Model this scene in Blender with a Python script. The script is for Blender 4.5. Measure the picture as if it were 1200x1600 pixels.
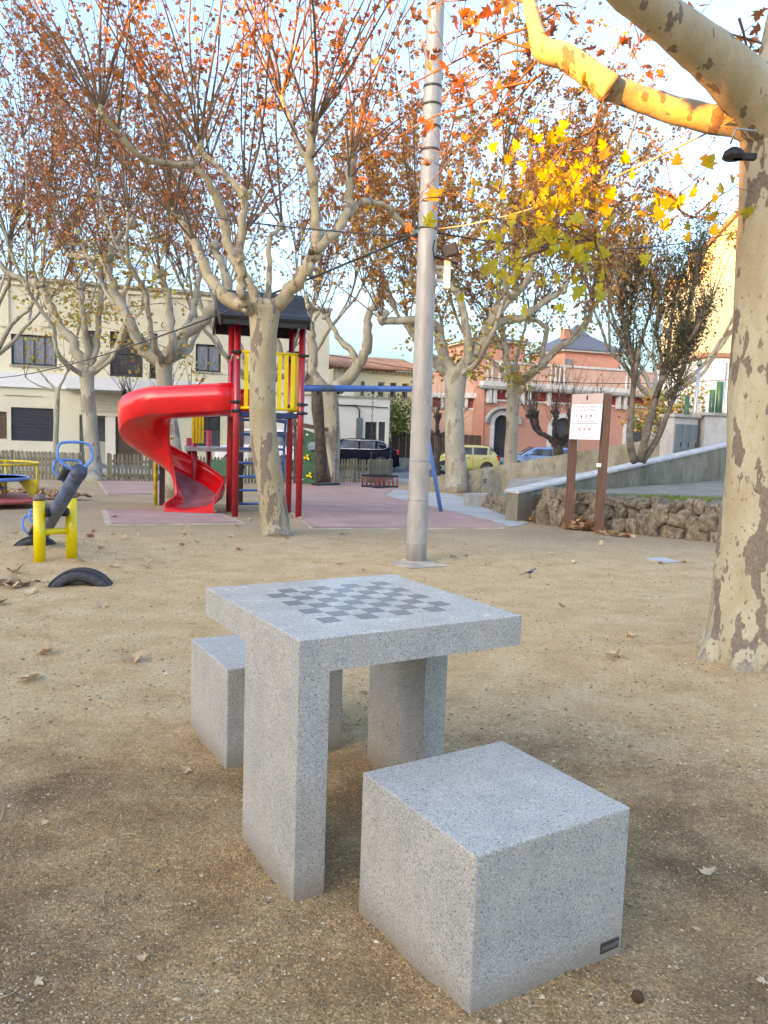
import bpy, bmesh, math, random
import numpy as np
from math import sin, cos, tan, pi, radians, sqrt, atan2
from mathutils import Vector, Matrix, noise
random.seed(7); np.random.seed(7)
for o in list(bpy.data.objects): bpy.data.objects.remove(o)
SC = bpy.context.scene; COL = SC.collection

# ------------------------------------------------------------------ camera, sky, sun, exposure
FPX, PITCH, ROLL, EYE = 1250.0, 0.0988, 0.0339, 1.307
cf = Vector((0, cos(PITCH), -sin(PITCH))); cu0 = Vector((0, sin(PITCH), cos(PITCH))); cr0 = Vector((1, 0, 0))
cr = cr0*cos(ROLL) + cu0*sin(ROLL); cu = -cr0*sin(ROLL) + cu0*cos(ROLL)
camd = bpy.data.cameras.new('camera'); cam = bpy.data.objects.new('camera', camd); COL.objects.link(cam)
camd.sensor_fit = 'VERTICAL'; camd.sensor_height = 36; camd.lens = FPX/1600*36
camd.clip_start = 0.05; camd.clip_end = 3000
cam.matrix_world = Matrix(((cr.x, cu.x, -cf.x, 0), (cr.y, cu.y, -cf.y, 0), (cr.z, cu.z, -cf.z, EYE), (0, 0, 0, 1)))
SC.camera = cam
SUN_EL, SUN_AZ = radians(10.0), radians(-135.0)      # azimuth from +Y towards +X
world = bpy.data.worlds.new('World'); SC.world = world; world.use_nodes = True
wn = world.node_tree; sky = wn.nodes.new('ShaderNodeTexSky'); sky.sky_type = 'NISHITA'; sky.sun_disc = False
sky.sun_elevation = SUN_EL; sky.sun_rotation = SUN_AZ; sky.air_density = 1.0; sky.dust_density = 6.8; sky.ozone_density = 6.2
wn.links.new(sky.outputs[0], wn.nodes['Background'].inputs[0]); wn.nodes['Background'].inputs[1].default_value = 0.15
sund = bpy.data.lights.new('sun', 'SUN'); sund.energy = 2.0; sund.angle = radians(0.5); sund.color = (1.0, 0.46, 0.11)
sun = bpy.data.objects.new('sun', sund); COL.objects.link(sun)
SDIR = Vector((sin(SUN_AZ)*cos(SUN_EL), cos(SUN_AZ)*cos(SUN_EL), sin(SUN_EL)))
sun.rotation_euler = SDIR.to_track_quat('Z', 'Y').to_euler()
SC.view_settings.view_transform = 'Standard'; SC.view_settings.look = 'None'; SC.view_settings.gamma = 1
SC.view_settings.use_curve_mapping = False
SC.view_settings.exposure = 3.68
SC.view_settings.use_white_balance = True; SC.view_settings.white_balance_temperature = 13200; SC.view_settings.white_balance_tint = 19
SC.cycles.max_bounces = 6; SC.cycles.diffuse_bounces = 4; SC.cycles.glossy_bounces = 3; SC.cycles.transparent_max_bounces = 8

# ------------------------------------------------------------------ pixel helpers (photograph 1200 x 1600)
def ray(px, py): return cf + cr*((px-600)/FPX) + cu*((800-py)/FPX)
def PY(px, py, Y):
    d = ray(px, py); t = Y/d.y
    return Vector((d.x*t, Y, EYE + d.z*t))
def gz(Y): return -0.66*min(max((Y-9)/22.0, 0), 1)
def G(px, py, dz=0):
    z = 0; d = ray(px, py)
    for i in range(40):
        t = (z-EYE)/d.z; z = gz(d.y*t)
    return Vector((d.x*t, d.y*t, z+dz))

# ------------------------------------------------------------------ materials
MATS = {}
def mat(name, col, rough=0.7, metal=0.0, spec=0.5, var=0.0, vscale=3.0, bump=0.0, bscale=40.0, col2=None, coat=0.0, rnd=0.0, detail=6, stretch=None, trans=0.0, dirt=None):
    if name in MATS: return MATS[name]
    m = bpy.data.materials.new(name); m.use_nodes = True; MATS[name] = m
    n = m.node_tree; b = n.nodes['Principled BSDF']
    b.inputs['Roughness'].default_value = rough; b.inputs['Metallic'].default_value = metal
    b.inputs['Specular IOR Level'].default_value = spec; b.inputs['Coat Weight'].default_value = coat
    b.inputs['Coat Roughness'].default_value = 0.08
    tc = n.nodes.new('ShaderNodeTexCoord'); src = tc.outputs['Object']
    if stretch:
        mp = n.nodes.new('ShaderNodeMapping'); mp.inputs['Scale'].default_value = stretch
        n.links.new(src, mp.inputs[0]); src = mp.outputs[0]
    c = None
    if var > 0 or col2:
        nz = n.nodes.new('ShaderNodeTexNoise'); nz.inputs['Scale'].default_value = vscale; nz.inputs['Detail'].default_value = detail; nz.inputs['Roughness'].default_value = 0.65
        n.links.new(src, nz.inputs[0])
        r = n.nodes.new('ShaderNodeValToRGB'); n.links.new(nz.outputs[0], r.inputs[0])
        c2 = col2 or tuple(max(x*(1-var), 0) for x in col)
        c1 = tuple(min(x*(1+var*0.6), 1) for x in col) if not col2 else col
        r.color_ramp.elements[0].color = (*c2, 1); r.color_ramp.elements[0].position = 0.36
        r.color_ramp.elements[1].color = (*c1, 1); r.color_ramp.elements[1].position = 0.64
        c = r.outputs[0]
    if rnd > 0:
        oi = n.nodes.new('ShaderNodeObjectInfo'); hs = n.nodes.new('ShaderNodeHueSaturation')
        mr = n.nodes.new('ShaderNodeMapRange'); mr.inputs[3].default_value = 1-rnd; mr.inputs[4].default_value = 1+rnd
        n.links.new(oi.outputs['Random'], mr.inputs[0]); n.links.new(mr.outputs[0], hs.inputs['Value'])
        if c: n.links.new(c, hs.inputs['Color'])
        else: hs.inputs['Color'].default_value = (*col, 1)
        c = hs.outputs[0]
    if dirt:                                   # blotches of wear / dirt of their own colour
        dc, dsc, th, am = dirt
        nd = n.nodes.new('ShaderNodeTexNoise'); nd.inputs['Scale'].default_value = dsc; nd.inputs['Detail'].default_value = 8; nd.inputs['Roughness'].default_value = 0.7
        n.links.new(src, nd.inputs[0])
        rr = n.nodes.new('ShaderNodeMapRange'); rr.inputs[1].default_value = th; rr.inputs[2].default_value = th+0.12; rr.inputs[4].default_value = am
        n.links.new(nd.outputs[0], rr.inputs[0])
        mx = n.nodes.new('ShaderNodeMixRGB'); n.links.new(rr.outputs[0], mx.inputs[0])
        if c: n.links.new(c, mx.inputs[1])
        else: mx.inputs[1].default_value = (*col, 1)
        mx.inputs[2].default_value = (*dc, 1); c = mx.outputs[0]
    if c: n.links.new(c, b.inputs['Base Color'])
    else: b.inputs['Base Color'].default_value = (*col, 1)
    if trans > 0:
        b.inputs['Transmission Weight'].default_value = trans
    if bump > 0:
        nb = n.nodes.new('ShaderNodeTexNoise'); nb.inputs['Scale'].default_value = bscale; nb.inputs['Detail'].default_value = 6
        n.links.new(src, nb.inputs[0]); bp = n.nodes.new('ShaderNodeBump'); bp.inputs['Strength'].default_value = bump; bp.inputs['Distance'].default_value = 0.02
        n.links.new(nb.outputs[0], bp.inputs['Height']); n.links.new(bp.outputs[0], b.inputs['Normal'])
    return m

def nodes_of(name, rough=0.8, spec=0.3):
    m = bpy.data.materials.new(name); m.use_nodes = True; MATS[name] = m
    b = m.node_tree.nodes['Principled BSDF']; b.inputs['Roughness'].default_value = rough; b.inputs['Specular IOR Level'].default_value = spec
    return m, m.node_tree, b
def N(nt, t, **kw):
    x = nt.nodes.new(t)
    for k, v in kw.items():
        if k.startswith('i_'): x.inputs[int(k[2:]) if k[2:].isdigit() else k[2:].replace('_', ' ')].default_value = v
        else: setattr(x, k, v)
    return x
def ramp(nt, src, stops, interp='LINEAR'):
    r = nt.nodes.new('ShaderNodeValToRGB'); r.color_ramp.interpolation = interp
    el = r.color_ramp.elements
    while len(el) < len(stops): el.new(0.5)
    for e, (p, c) in zip(el, stops): e.position = p; e.color = (*c, 1) if len(c) == 3 else c
    nt.links.new(src, r.inputs[0]); return r

def mix(nt, fac, a, b, mode='MIX'):
    x = nt.nodes.new('ShaderNodeMixRGB'); x.blend_type = mode
    for s, i in ((fac, 0), (a, 1), (b, 2)):
        if isinstance(s, (int, float)): x.inputs[i].default_value = s
        elif isinstance(s, tuple): x.inputs[i].default_value = (*s, 1)
        else: nt.links.new(s, x.inputs[i])
    return x.outputs[0]
def noise_n(nt, src, scale, detail=5, rough=0.6):
    x = nt.nodes.new('ShaderNodeTexNoise'); x.inputs['Scale'].default_value = scale; x.inputs['Detail'].default_value = detail; x.inputs['Roughness'].default_value = rough
    nt.links.new(src, x.inputs[0]); return x.outputs[0]
def maprange(nt, src, a, b, c=0.0, d=1.0):
    x = nt.nodes.new('ShaderNodeMapRange'); x.inputs[1].default_value = a; x.inputs[2].default_value = b; x.inputs[3].default_value = c; x.inputs[4].default_value = d
    nt.links.new(src, x.inputs[0]); return x.outputs[0]
def bumpn(nt, src, b, strength=0.5, dist=0.01, prev=None):
    x = nt.nodes.new('ShaderNodeBump'); x.inputs['Strength'].default_value = strength; x.inputs['Distance'].default_value = dist
    nt.links.new(src, x.inputs['Height'])
    if prev is not None: nt.links.new(prev, x.inputs['Normal'])
    if b is not None: nt.links.new(x.outputs[0], b.inputs['Normal'])
    return x.outputs[0]

# ground: pale beaten sand, darker disturbed gravelly soil around the table
def ground_material():
    m, nt, b = nodes_of('sandy_ground', 0.95, 0.15)
    tc = N(nt, 'ShaderNodeTexCoord'); ob = tc.outputs['Object']
    sep = N(nt, 'ShaderNodeSeparateXYZ'); nt.links.new(ob, sep.inputs[0])
    n1 = noise_n(nt, ob, 0.55, 6, 0.6); n2 = noise_n(nt, ob, 3.2, 8, 0.7); n3 = noise_n(nt, ob, 38, 8, 0.75); n4 = noise_n(nt, ob, 190, 3, 0.6)
    # distance from the table area
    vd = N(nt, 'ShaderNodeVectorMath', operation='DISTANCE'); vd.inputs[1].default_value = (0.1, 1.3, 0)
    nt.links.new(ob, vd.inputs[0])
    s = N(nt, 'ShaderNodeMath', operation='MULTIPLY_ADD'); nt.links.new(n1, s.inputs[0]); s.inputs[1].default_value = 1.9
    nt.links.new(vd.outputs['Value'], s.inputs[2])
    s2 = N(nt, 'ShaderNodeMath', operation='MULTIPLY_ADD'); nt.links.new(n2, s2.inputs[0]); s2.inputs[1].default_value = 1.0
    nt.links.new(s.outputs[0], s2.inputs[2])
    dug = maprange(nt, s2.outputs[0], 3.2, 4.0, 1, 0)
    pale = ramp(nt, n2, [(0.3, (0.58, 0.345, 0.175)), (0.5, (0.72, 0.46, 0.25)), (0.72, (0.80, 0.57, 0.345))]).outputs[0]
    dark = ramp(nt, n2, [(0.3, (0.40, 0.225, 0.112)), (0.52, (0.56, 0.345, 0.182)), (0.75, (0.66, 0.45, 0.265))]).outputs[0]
    far = ramp(nt, n1, [(0.35, (0.41, 0.285, 0.18)), (0.65, (0.51, 0.37, 0.235))]).outputs[0]
    farm = maprange(nt, sep.outputs[1], 8.0, 11.0)
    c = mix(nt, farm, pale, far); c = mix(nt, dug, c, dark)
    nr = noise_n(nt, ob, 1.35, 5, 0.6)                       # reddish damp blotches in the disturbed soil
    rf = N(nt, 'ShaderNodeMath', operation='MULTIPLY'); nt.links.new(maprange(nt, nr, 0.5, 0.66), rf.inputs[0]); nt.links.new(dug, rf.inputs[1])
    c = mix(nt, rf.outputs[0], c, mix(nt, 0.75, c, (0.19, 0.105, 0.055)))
    vo = N(nt, 'ShaderNodeTexVoronoi'); vo.inputs['Scale'].default_value = 210; nt.links.new(ob, vo.inputs['Vector'])
    sepc = N(nt, 'ShaderNodeSeparateColor'); nt.links.new(vo.outputs['Color'], sepc.inputs[0])
    grain = ramp(nt, sepc.outputs[0], [(0.0, (0.6, 0.58, 0.56)), (0.35, (0.9, 0.9, 0.9)), (0.8, (1.08, 1.06, 1.03)), (0.95, (1.6, 1.56, 1.5))]).outputs[0]
    ga = maprange(nt, dug, 0, 1, 0.5, 0.95)
    c = mix(nt, ga, c, grain, 'MULTIPLY')
    g3 = ramp(nt, n3, [(0.3, (0.66, 0.63, 0.60)), (0.7, (1.22, 1.21, 1.19))]).outputs[0]
    c = mix(nt, 0.7, c, g3, 'MULTIPLY')
    nt.links.new(c, b.inputs['Base Color'])
    p = bumpn(nt, noise_n(nt, ob, 9, 8, 0.7), None, 0.8, 0.03); p = bumpn(nt, n3, None, 1.0, 0.014, p); p = bumpn(nt, n4, None, 0.7, 0.004, p)
    bumpn(nt, vo.outputs['Distance'], b, 0.7, -0.004, p)
    return m
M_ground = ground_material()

def terrazzo(name, base=1.0, polished=False, tint=(1, 1, 1)):
    m, nt, b = nodes_of(name, 0.22 if polished else 0.62, 0.5)
    ob = N(nt, 'ShaderNodeTexCoord').outputs['Object']
    vo = N(nt, 'ShaderNodeTexVoronoi'); vo.inputs['Scale'].default_value = 340; nt.links.new(ob, vo.inputs['Vector'])
    sc = N(nt, 'ShaderNodeSeparateColor'); nt.links.new(vo.outputs['Color'], sc.inputs[0])
    k = base
    c = ramp(nt, sc.outputs[0], [(0.0, (0.11*k, 0.112*k, 0.12*k)), (0.07, (0.33*k, 0.33*k, 0.33*k)), (0.2, (0.44*k, 0.44*k, 0.43*k)), (0.8, (0.50*k, 0.495*k, 0.48*k)), (0.97, (0.66*k, 0.65*k, 0.62*k))]).outputs[0]
    n2 = noise_n(nt, ob, 9, 7, 0.7); n3 = noise_n(nt, ob, 260, 3, 0.6)
    c = mix(nt, 1.0, c, ramp(nt, n2, [(0.35, (0.86, 0.86, 0.87)), (0.65, (1.08, 1.07, 1.05))]).outputs[0], 'MULTIPLY')
    c = mix(nt, 0.6, c, ramp(nt, n3, [(0.3, (0.78, 0.78, 0.78)), (0.7, (1.2, 1.2, 1.2))]).outputs[0], 'MULTIPLY')
    c = mix(nt, 1.0, c, (1.03, 0.985, 0.90), 'MULTIPLY')
    if not polished:      # sandy dust stains of their own
        n5 = noise_n(nt, ob, 3.3, 5, 0.55)
        c = mix(nt, maprange(nt, n5, 0.56, 0.72, 0, 0.4), c, (0.44, 0.37, 0.29))
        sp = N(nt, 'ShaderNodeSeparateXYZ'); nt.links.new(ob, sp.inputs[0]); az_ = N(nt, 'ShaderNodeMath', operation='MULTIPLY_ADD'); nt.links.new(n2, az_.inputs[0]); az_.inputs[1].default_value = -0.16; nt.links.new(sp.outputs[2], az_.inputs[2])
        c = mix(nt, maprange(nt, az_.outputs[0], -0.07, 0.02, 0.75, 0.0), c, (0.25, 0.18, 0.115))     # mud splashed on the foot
    nt.links.new(c, b.inputs['Base Color'])
    if polished:
        nt.links.new(maprange(nt, n2, 0.3, 0.7, 0.16, 0.3), b.inputs['Roughness'])
    else:
        bumpn(nt, n3, b, 0.25, 0.002)
    return m
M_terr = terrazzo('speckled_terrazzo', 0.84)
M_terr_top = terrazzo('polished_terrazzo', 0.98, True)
M_terr_dark = mat('dark_inlay_stone', (0.18, 0.185, 0.19), 0.22, var=0.18, vscale=160, spec=0.5)

def bark_material(name, cream=(0.47, 0.375, 0.235), cream2=(0.57, 0.48, 0.345), patch=(0.17, 0.125, 0.095), amount=0.56, scale=5.0, basez=0.0, base_col=(0.24, 0.195, 0.145), bumps=0.5, olive=(0.38, 0.35, 0.23)):
    m, nt, b = nodes_of(name, 0.75, 0.25)
    tc = N(nt, 'ShaderNodeTexCoord'); ob = tc.outputs['Object']
    mp = N(nt, 'ShaderNodeMapping'); mp.inputs['Scale'].default_value = (1, 1, 0.42); nt.links.new(ob, mp.inputs[0]); s = mp.outputs[0]
    n1 = noise_n(nt, s, scale, 5, 0.55); n2 = noise_n(nt, s, scale*0.45, 3, 0.5); n3 = noise_n(nt, ob, 60, 6, 0.7); n4 = noise_n(nt, s, scale*2.6, 6, 0.6)
    sep = N(nt, 'ShaderNodeSeparateXYZ'); nt.links.new(ob, sep.inputs[0])
    c = mix(nt, maprange(nt, n2, 0.38, 0.62), cream, cream2)
    c = mix(nt, maprange(nt, n4, 0.56, 0.6, 0, 0.5), c, olive)
    # flaking patches: clusters where both noises are high
    ad = N(nt, 'ShaderNodeMath', operation='MULTIPLY_ADD'); nt.links.new(n2, ad.inputs[0]); ad.inputs[1].default_value = 0.55; nt.links.new(n1, ad.inputs[2])
    hz = maprange(nt, sep.outputs[2], 0.0, 1.7, 0.12 if basez > 0 else 0.0, 0.0)
    ad2 = N(nt, 'ShaderNodeMath', operation='ADD'); nt.links.new(ad.outputs[0], ad2.inputs[0]); nt.links.new(hz, ad2.inputs[1])
    th = amount + 0.275
    pm0 = maprange(nt, ad2.outputs[0], th, th+0.012)
    mp2 = N(nt, 'ShaderNodeMapping'); mp2.inputs['Scale'].default_value = (1, 1, 0.55); nt.links.new(ob, mp2.inputs[0])
    n6 = noise_n(nt, mp2.outputs[0], scale*4.2, 3, 0.5)
    sp6 = N(nt, 'ShaderNodeMath', operation='MULTIPLY_ADD'); nt.links.new(maprange(nt, sep.outputs[2], 0.2, 2.6, 0.085, 0.0), sp6.inputs[0]); sp6.inputs[1].default_value = 1.0; nt.links.new(n6, sp6.inputs[2])
    mxx = N(nt, 'ShaderNodeMath', operation='MAXIMUM'); nt.links.new(pm0, mxx.inputs[0]); nt.links.new(maprange(nt, sp6.outputs[0], 0.705, 0.72), mxx.inputs[1]); pm = mxx.outputs[0]
    pc = mix(nt, maprange(nt, n3, 0.35, 0.65), patch, tuple(x*1.55 for x in patch))
    c = mix(nt, pm, c, pc)
    if basez > 0:
        bz = N(nt, 'ShaderNodeMath', operation='MULTIPLY_ADD'); nt.links.new(n1, bz.inputs[0]); bz.inputs[1].default_value = -0.9*basez; nt.links.new(sep.outputs[2], bz.inputs[2])
        bm_ = maprange(nt, bz.outputs[0], -0.05*basez, 0.12*basez, 1, 0)
        c = mix(nt, bm_, c, mix(nt, maprange(nt, n3, 0.3, 0.7), base_col, tuple(x*1.5 for x in base_col)))
    c = mix(nt, 0.5, c, ramp(nt, n3, [(0.3, (0.78, 0.78, 0.78)), (0.7, (1.14, 1.14, 1.14))]).outputs[0], 'MULTIPLY')
    nt.links.new(c, b.inputs['Base Color'])
    p = bumpn(nt, pm, None, 0.6, 0.006); p = bumpn(nt, n4, None, bumps, 0.012, p); bumpn(nt, n3, b, 0.3, 0.004, p)
    return m
M_bark_near = bark_material('plane_bark_near', cream=(0.41, 0.325, 0.205), cream2=(0.50, 0.425, 0.30), amount=0.592, scale=10.5, basez=0.42)
M_bark_mid = bark_material('plane_bark_mid', cream=(0.34, 0.265, 0.16), cream2=(0.43, 0.35, 0.235), amount=0.585, scale=9.0, basez=0.3)
M_bark_far = bark_material('plane_bark_far', cream=(0.31, 0.28, 0.215), cream2=(0.42, 0.385, 0.31), patch=(0.2, 0.17, 0.135), amount=0.57, scale=5)
M_bark_dark = mat('dark_bark', (0.075, 0.055, 0.04), 0.9, var=0.5, vscale=9, bump=0.8, bscale=30)
M_bark_grey = mat('grey_brown_bark', (0.15, 0.115, 0.085), 0.9, var=0.5, vscale=8, bump=0.5)
M_shoot = mat('shoot_bark', (0.14, 0.08, 0.042), 0.75, var=0.35, vscale=3)
M_shoot_far = mat('far_shoot_bark', (0.16, 0.105, 0.07), 0.8, var=0.3, vscale=2)
M_twig_dark = mat('dark_twigs', (0.075, 0.055, 0.05), 0.85)

def leaf_material(name, stops, trans=0.35, rough=0.55):
    m, nt, b = nodes_of(name, rough, 0.3)
    g = N(nt, 'ShaderNodeNewGeometry'); oi = N(nt, 'ShaderNodeObjectInfo')
    ad = N(nt, 'ShaderNodeMath', operation='ADD'); nt.links.new(g.outputs['Random Per Island'], ad.inputs[0]); nt.links.new(oi.outputs['Random'], ad.inputs[1])
    fr = N(nt, 'ShaderNodeMath', operation='FRACT'); nt.links.new(ad.outputs[0], fr.inputs[0])
    c = ramp(nt, fr.outputs[0], stops).outputs[0]
    ob = N(nt, 'ShaderNodeTexCoord').outputs['Object']
    c = mix(nt, 0.55, c, ramp(nt, noise_n(nt, ob, 55, 4, 0.6), [(0.3, (0.6, 0.55, 0.5)), (0.65, (1.2, 1.15, 1.1))]).outputs[0], 'MULTIPLY')
    nt.links.new(c, b.inputs['Base Color'])
    tr = N(nt, 'ShaderNodeBsdfTranslucent'); nt.links.new(c, tr.inputs[0])
    mx = N(nt, 'ShaderNodeMixShader'); mx.inputs[0].default_value = trans
    nt.links.new(b.outputs[0], mx.inputs[1]); nt.links.new(tr.outputs[0], mx.inputs[2]); nt.links.new(mx.outputs[0], nt.nodes['Material Output'].inputs[0])
    return m
L_rust = leaf_material('rust_leaves', [(0, (0.24, 0.075, 0.035)), (0.3, (0.42, 0.13, 0.05)), (0.55, (0.55, 0.20, 0.07)), (0.8, (0.62, 0.17, 0.045)), (1, (0.60, 0.33, 0.13))])
L_brown = leaf_material('brown_leaves', [(0, (0.26, 0.10, 0.045)), (0.35, (0.44, 0.18, 0.07)), (0.7, (0.56, 0.25, 0.08)), (0.9, (0.62, 0.36, 0.08)), (1, (0.64, 0.46, 0.1))])
L_left = leaf_material('russet_leaves', [(0, (0.30, 0.085, 0.05)), (0.4, (0.46, 0.15, 0.075)), (0.8, (0.55, 0.22, 0.10)), (1, (0.6, 0.35, 0.12))])
L_mixed = leaf_material('mixed_leaves', [(0, (0.45, 0.16, 0.05)), (0.3, (0.55, 0.3, 0.07)), (0.6, (0.6, 0.45, 0.09)), (0.85, (0.32, 0.36, 0.08)), (1, (0.2, 0.27, 0.06))])
L_yellow = leaf_material('yellow_leaves', [(0, (0.55, 0.42, 0.03)), (0.4, (0.62, 0.50, 0.05)), (0.75, (0.45, 0.45, 0.06)), (0.93, (0.6, 0.32, 0.06)), (1, (0.5, 0.2, 0.06))], 0.5)
L_dry = leaf_material('dry_fallen_leaves', [(0, (0.28, 0.13, 0.07)), (0.35, (0.46, 0.27, 0.15)), (0.7, (0.60, 0.42, 0.26)), (1, (0.36, 0.14, 0.07))], 0.1, 0.8)
L_pale = leaf_material('pale_dry_leaves', [(0, (0.60, 0.44, 0.28)), (0.5, (0.68, 0.54, 0.36)), (1, (0.54, 0.36, 0.22))], 0.1, 0.8)
L_green = leaf_material('green_leaves', [(0, (0.10, 0.15, 0.03)), (0.5, (0.18, 0.24, 0.05)), (1, (0.28, 0.32, 0.07))], 0.3)
L_olive = leaf_material('dark_olive_leaves', [(0, (0.05, 0.07, 0.035)), (0.6, (0.09, 0.11, 0.05)), (0.9, (0.14, 0.13, 0.06)), (1, (0.24, 0.15, 0.07))], 0.2)

M_red = mat('red_plastic', (0.78, 0.008, 0.012), 0.28, var=0.16, vscale=2.2, coat=0.4, bump=0.02, bscale=3, dirt=((0.68, 0.07, 0.06), 2.6, 0.6, 0.5))
M_slidewear = mat('worn_slide_bed', (0.26, 0.09, 0.10), 0.45, var=0.4, vscale=5)
M_redpost = mat('red_painted_post', (0.42, 0.012, 0.02), 0.35, var=0.2, vscale=4, coat=0.3)
M_yellow = mat('yellow_paint', (0.85, 0.58, 0.012), 0.35, var=0.08, vscale=6, coat=0.3)
M_yellow2 = mat('worn_yellow_paint', (0.62, 0.43, 0.035), 0.5, var=0.35, vscale=9)
M_blue = mat('blue_paint', (0.02, 0.14, 0.42), 0.35, var=0.2, vscale=5, coat=0.3, dirt=((0.12, 0.16, 0.22), 7, 0.62, 0.7))
M_blue2 = mat('light_blue_paint', (0.045, 0.22, 0.55), 0.35, var=0.2, vscale=5, coat=0.3)
M_blueworn = mat('worn_blue_grey_paint', (0.075, 0.12, 0.21), 0.5, var=0.4, vscale=8, dirt=((0.2, 0.18, 0.17), 9, 0.55, 0.7))
M_navy = mat('navy_paint', (0.012, 0.03, 0.1), 0.4, var=0.2, vscale=5)
M_black = mat('black_rubber', (0.018, 0.018, 0.02), 0.6, var=0.3, vscale=20, bump=0.3, bscale=60)
M_tyre = mat('old_tyre_rubber', (0.035, 0.036, 0.042), 0.55, var=0.5, vscale=14, bump=0.5, bscale=70, dirt=((0.2, 0.17, 0.14), 9, 0.6, 0.5))
M_cap = mat('brown_cap', (0.16, 0.11, 0.09), 0.55, var=0.3, vscale=20)
M_roofp = mat('dark_plastic_roof', (0.02, 0.018, 0.018), 0.6, var=0.2, vscale=4, bump=0.15, bscale=60)
M_green = mat('green_panel', (0.014, 0.10, 0.05), 0.45, var=0.25, vscale=4, coat=0.2)
M_brownwood = mat('brown_plastic_wood', (0.075, 0.035, 0.028), 0.55, var=0.4, vscale=5, stretch=(6, 6, 1))
M_signwood = mat('brown_sign_wood', (0.17, 0.075, 0.045), 0.6, var=0.35, vscale=6, stretch=(9, 9, 0.8), bump=0.2, bscale=30)
M_white = mat('white_sheet', (0.78, 0.80, 0.83), 0.35)
M_pinkhead = mat('pink_header', (0.56, 0.40, 0.37), 0.4)
M_ink = mat('black_ink', (0.03, 0.03, 0.035), 0.6)
M_inkgrey = mat('grey_ink', (0.22, 0.22, 0.24), 0.6)
M_inkred = mat('red_ink', (0.6, 0.10, 0.12), 0.6)
M_steel = mat('worn_steel', (0.42, 0.42, 0.42), 0.4, metal=0.6, var=0.2, vscale=8)
M_plaque = mat('dark_metal_plaque', (0.10, 0.09, 0.085), 0.4, metal=0.5, var=0.3, vscale=60)
M_plaque2 = mat('plaque_relief', (0.27, 0.25, 0.24), 0.4, metal=0.5)
M_fence = mat('weathered_green_wood', (0.20, 0.185, 0.125), 0.85, var=0.35, vscale=7, stretch=(5, 5, 0.7), rnd=0.22, bump=0.3)
M_conc = mat('concrete', (0.40, 0.38, 0.345), 0.9, var=0.3, vscale=2.5, bump=0.3, bscale=25, dirt=((0.2, 0.19, 0.16), 1.7, 0.5, 0.6))
M_coping = mat('pale_coping', (0.50, 0.485, 0.46), 0.85, var=0.2, vscale=4, bump=0.2)
def weathered_wall():
    m, nt, b = nodes_of('weathered_concrete_wall', 0.92, 0.2)
    ob = N(nt, 'ShaderNodeTexCoord').outputs['Object']
    mp = N(nt, 'ShaderNodeMapping'); mp.inputs['Scale'].default_value = (1, 1, 0.35); nt.links.new(ob, mp.inputs[0])
    n1 = noise_n(nt, mp.outputs[0], 2.0, 8, 0.7); n2 = noise_n(nt, ob, 16, 8, 0.75); n3 = noise_n(nt, mp.outputs[0], 7.0, 8, 0.7)
    c = ramp(nt, n1, [(0.3, (0.15, 0.13, 0.09)), (0.48, (0.225, 0.20, 0.15)), (0.7, (0.34, 0.315, 0.255))]).outputs[0]
    c = mix(nt, maprange(nt, n2, 0.60, 0.66, 0, 0.75), c, (0.42, 0.40, 0.34))
    c = mix(nt, maprange(nt, n3, 0.55, 0.65, 0, 0.6), c, (0.07, 0.062, 0.045))
    nt.links.new(c, b.inputs['Base Color']); bumpn(nt, n2, b, 0.5, 0.02); return m
M_wall = weathered_wall()
M_rock = mat('rough_rock', (0.31, 0.235, 0.16), 0.95, col2=(0.095, 0.07, 0.048), vscale=5.5, rnd=0.2, bump=1.0, bscale=16, detail=10, dirt=((0.34, 0.31, 0.25), 12, 0.6, 0.6))
M_mat = mat('pink_rubber_safety_surface', (0.43, 0.24, 0.20), 0.9, var=0.16, vscale=1.6, bump=0.3, bscale=90, dirt=((0.46, 0.40, 0.37), 1.4, 0.56, 0.6))
M_cement = mat('cement_border', (0.46, 0.37, 0.28), 0.95, var=0.3, vscale=4, bump=0.4, bscale=30)
M_paleconc = mat('pale_concrete_path', (0.40, 0.385, 0.36), 0.9, var=0.2, vscale=1.2, bump=0.2)
M_asph = mat('asphalt', (0.13, 0.145, 0.16), 0.85, var=0.15, vscale=2, bump=0.3, bscale=80)
M_side = mat('sidewalk_paving', (0.33, 0.33, 0.33), 0.9, var=0.15, vscale=2)
M_cream = mat('cream_render', (0.70, 0.66, 0.50), 0.9, var=0.07, vscale=0.6, bump=0.15, bscale=30, dirt=((0.45, 0.42, 0.34), 0.8, 0.6, 0.35))
M_cream2 = mat('pale_cream_render', (0.72, 0.71, 0.63), 0.9, var=0.06, vscale=0.7, dirt=((0.48, 0.46, 0.41), 0.9, 0.6, 0.3))
M_yellowr = mat('yellow_render', (0.72, 0.64, 0.40), 0.9, var=0.06, vscale=0.6)
M_balc = mat('white_balcony', (0.72, 0.74, 0.75), 0.85, var=0.06, vscale=1, dirt=((0.45, 0.45, 0.43), 1.3, 0.6, 0.3))
M_stonetrim = mat('grey_stone_trim', (0.38, 0.35, 0.30), 0.9, var=0.2, vscale=4)
M_whitetrim = mat('white_stucco_trim', (0.62, 0.59, 0.54), 0.9, var=0.12, vscale=4)
M_salmon = mat('salmon_render', (0.60, 0.265, 0.19), 0.9, var=0.1, vscale=0.7, bump=0.1, dirt=((0.70, 0.42, 0.33), 0.8, 0.55, 0.5))
M_salmon2 = mat('pale_salmon_render', (0.66, 0.38, 0.28), 0.9, var=0.1, vscale=0.8)
M_redband = mat('red_frieze', (0.33, 0.05, 0.045), 0.9, var=0.15, vscale=3)
M_slate = mat('slate_roof', (0.10, 0.105, 0.12), 0.6, var=0.25, vscale=9, stretch=(1, 1, 6), bump=0.3, bscale=8)
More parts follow.
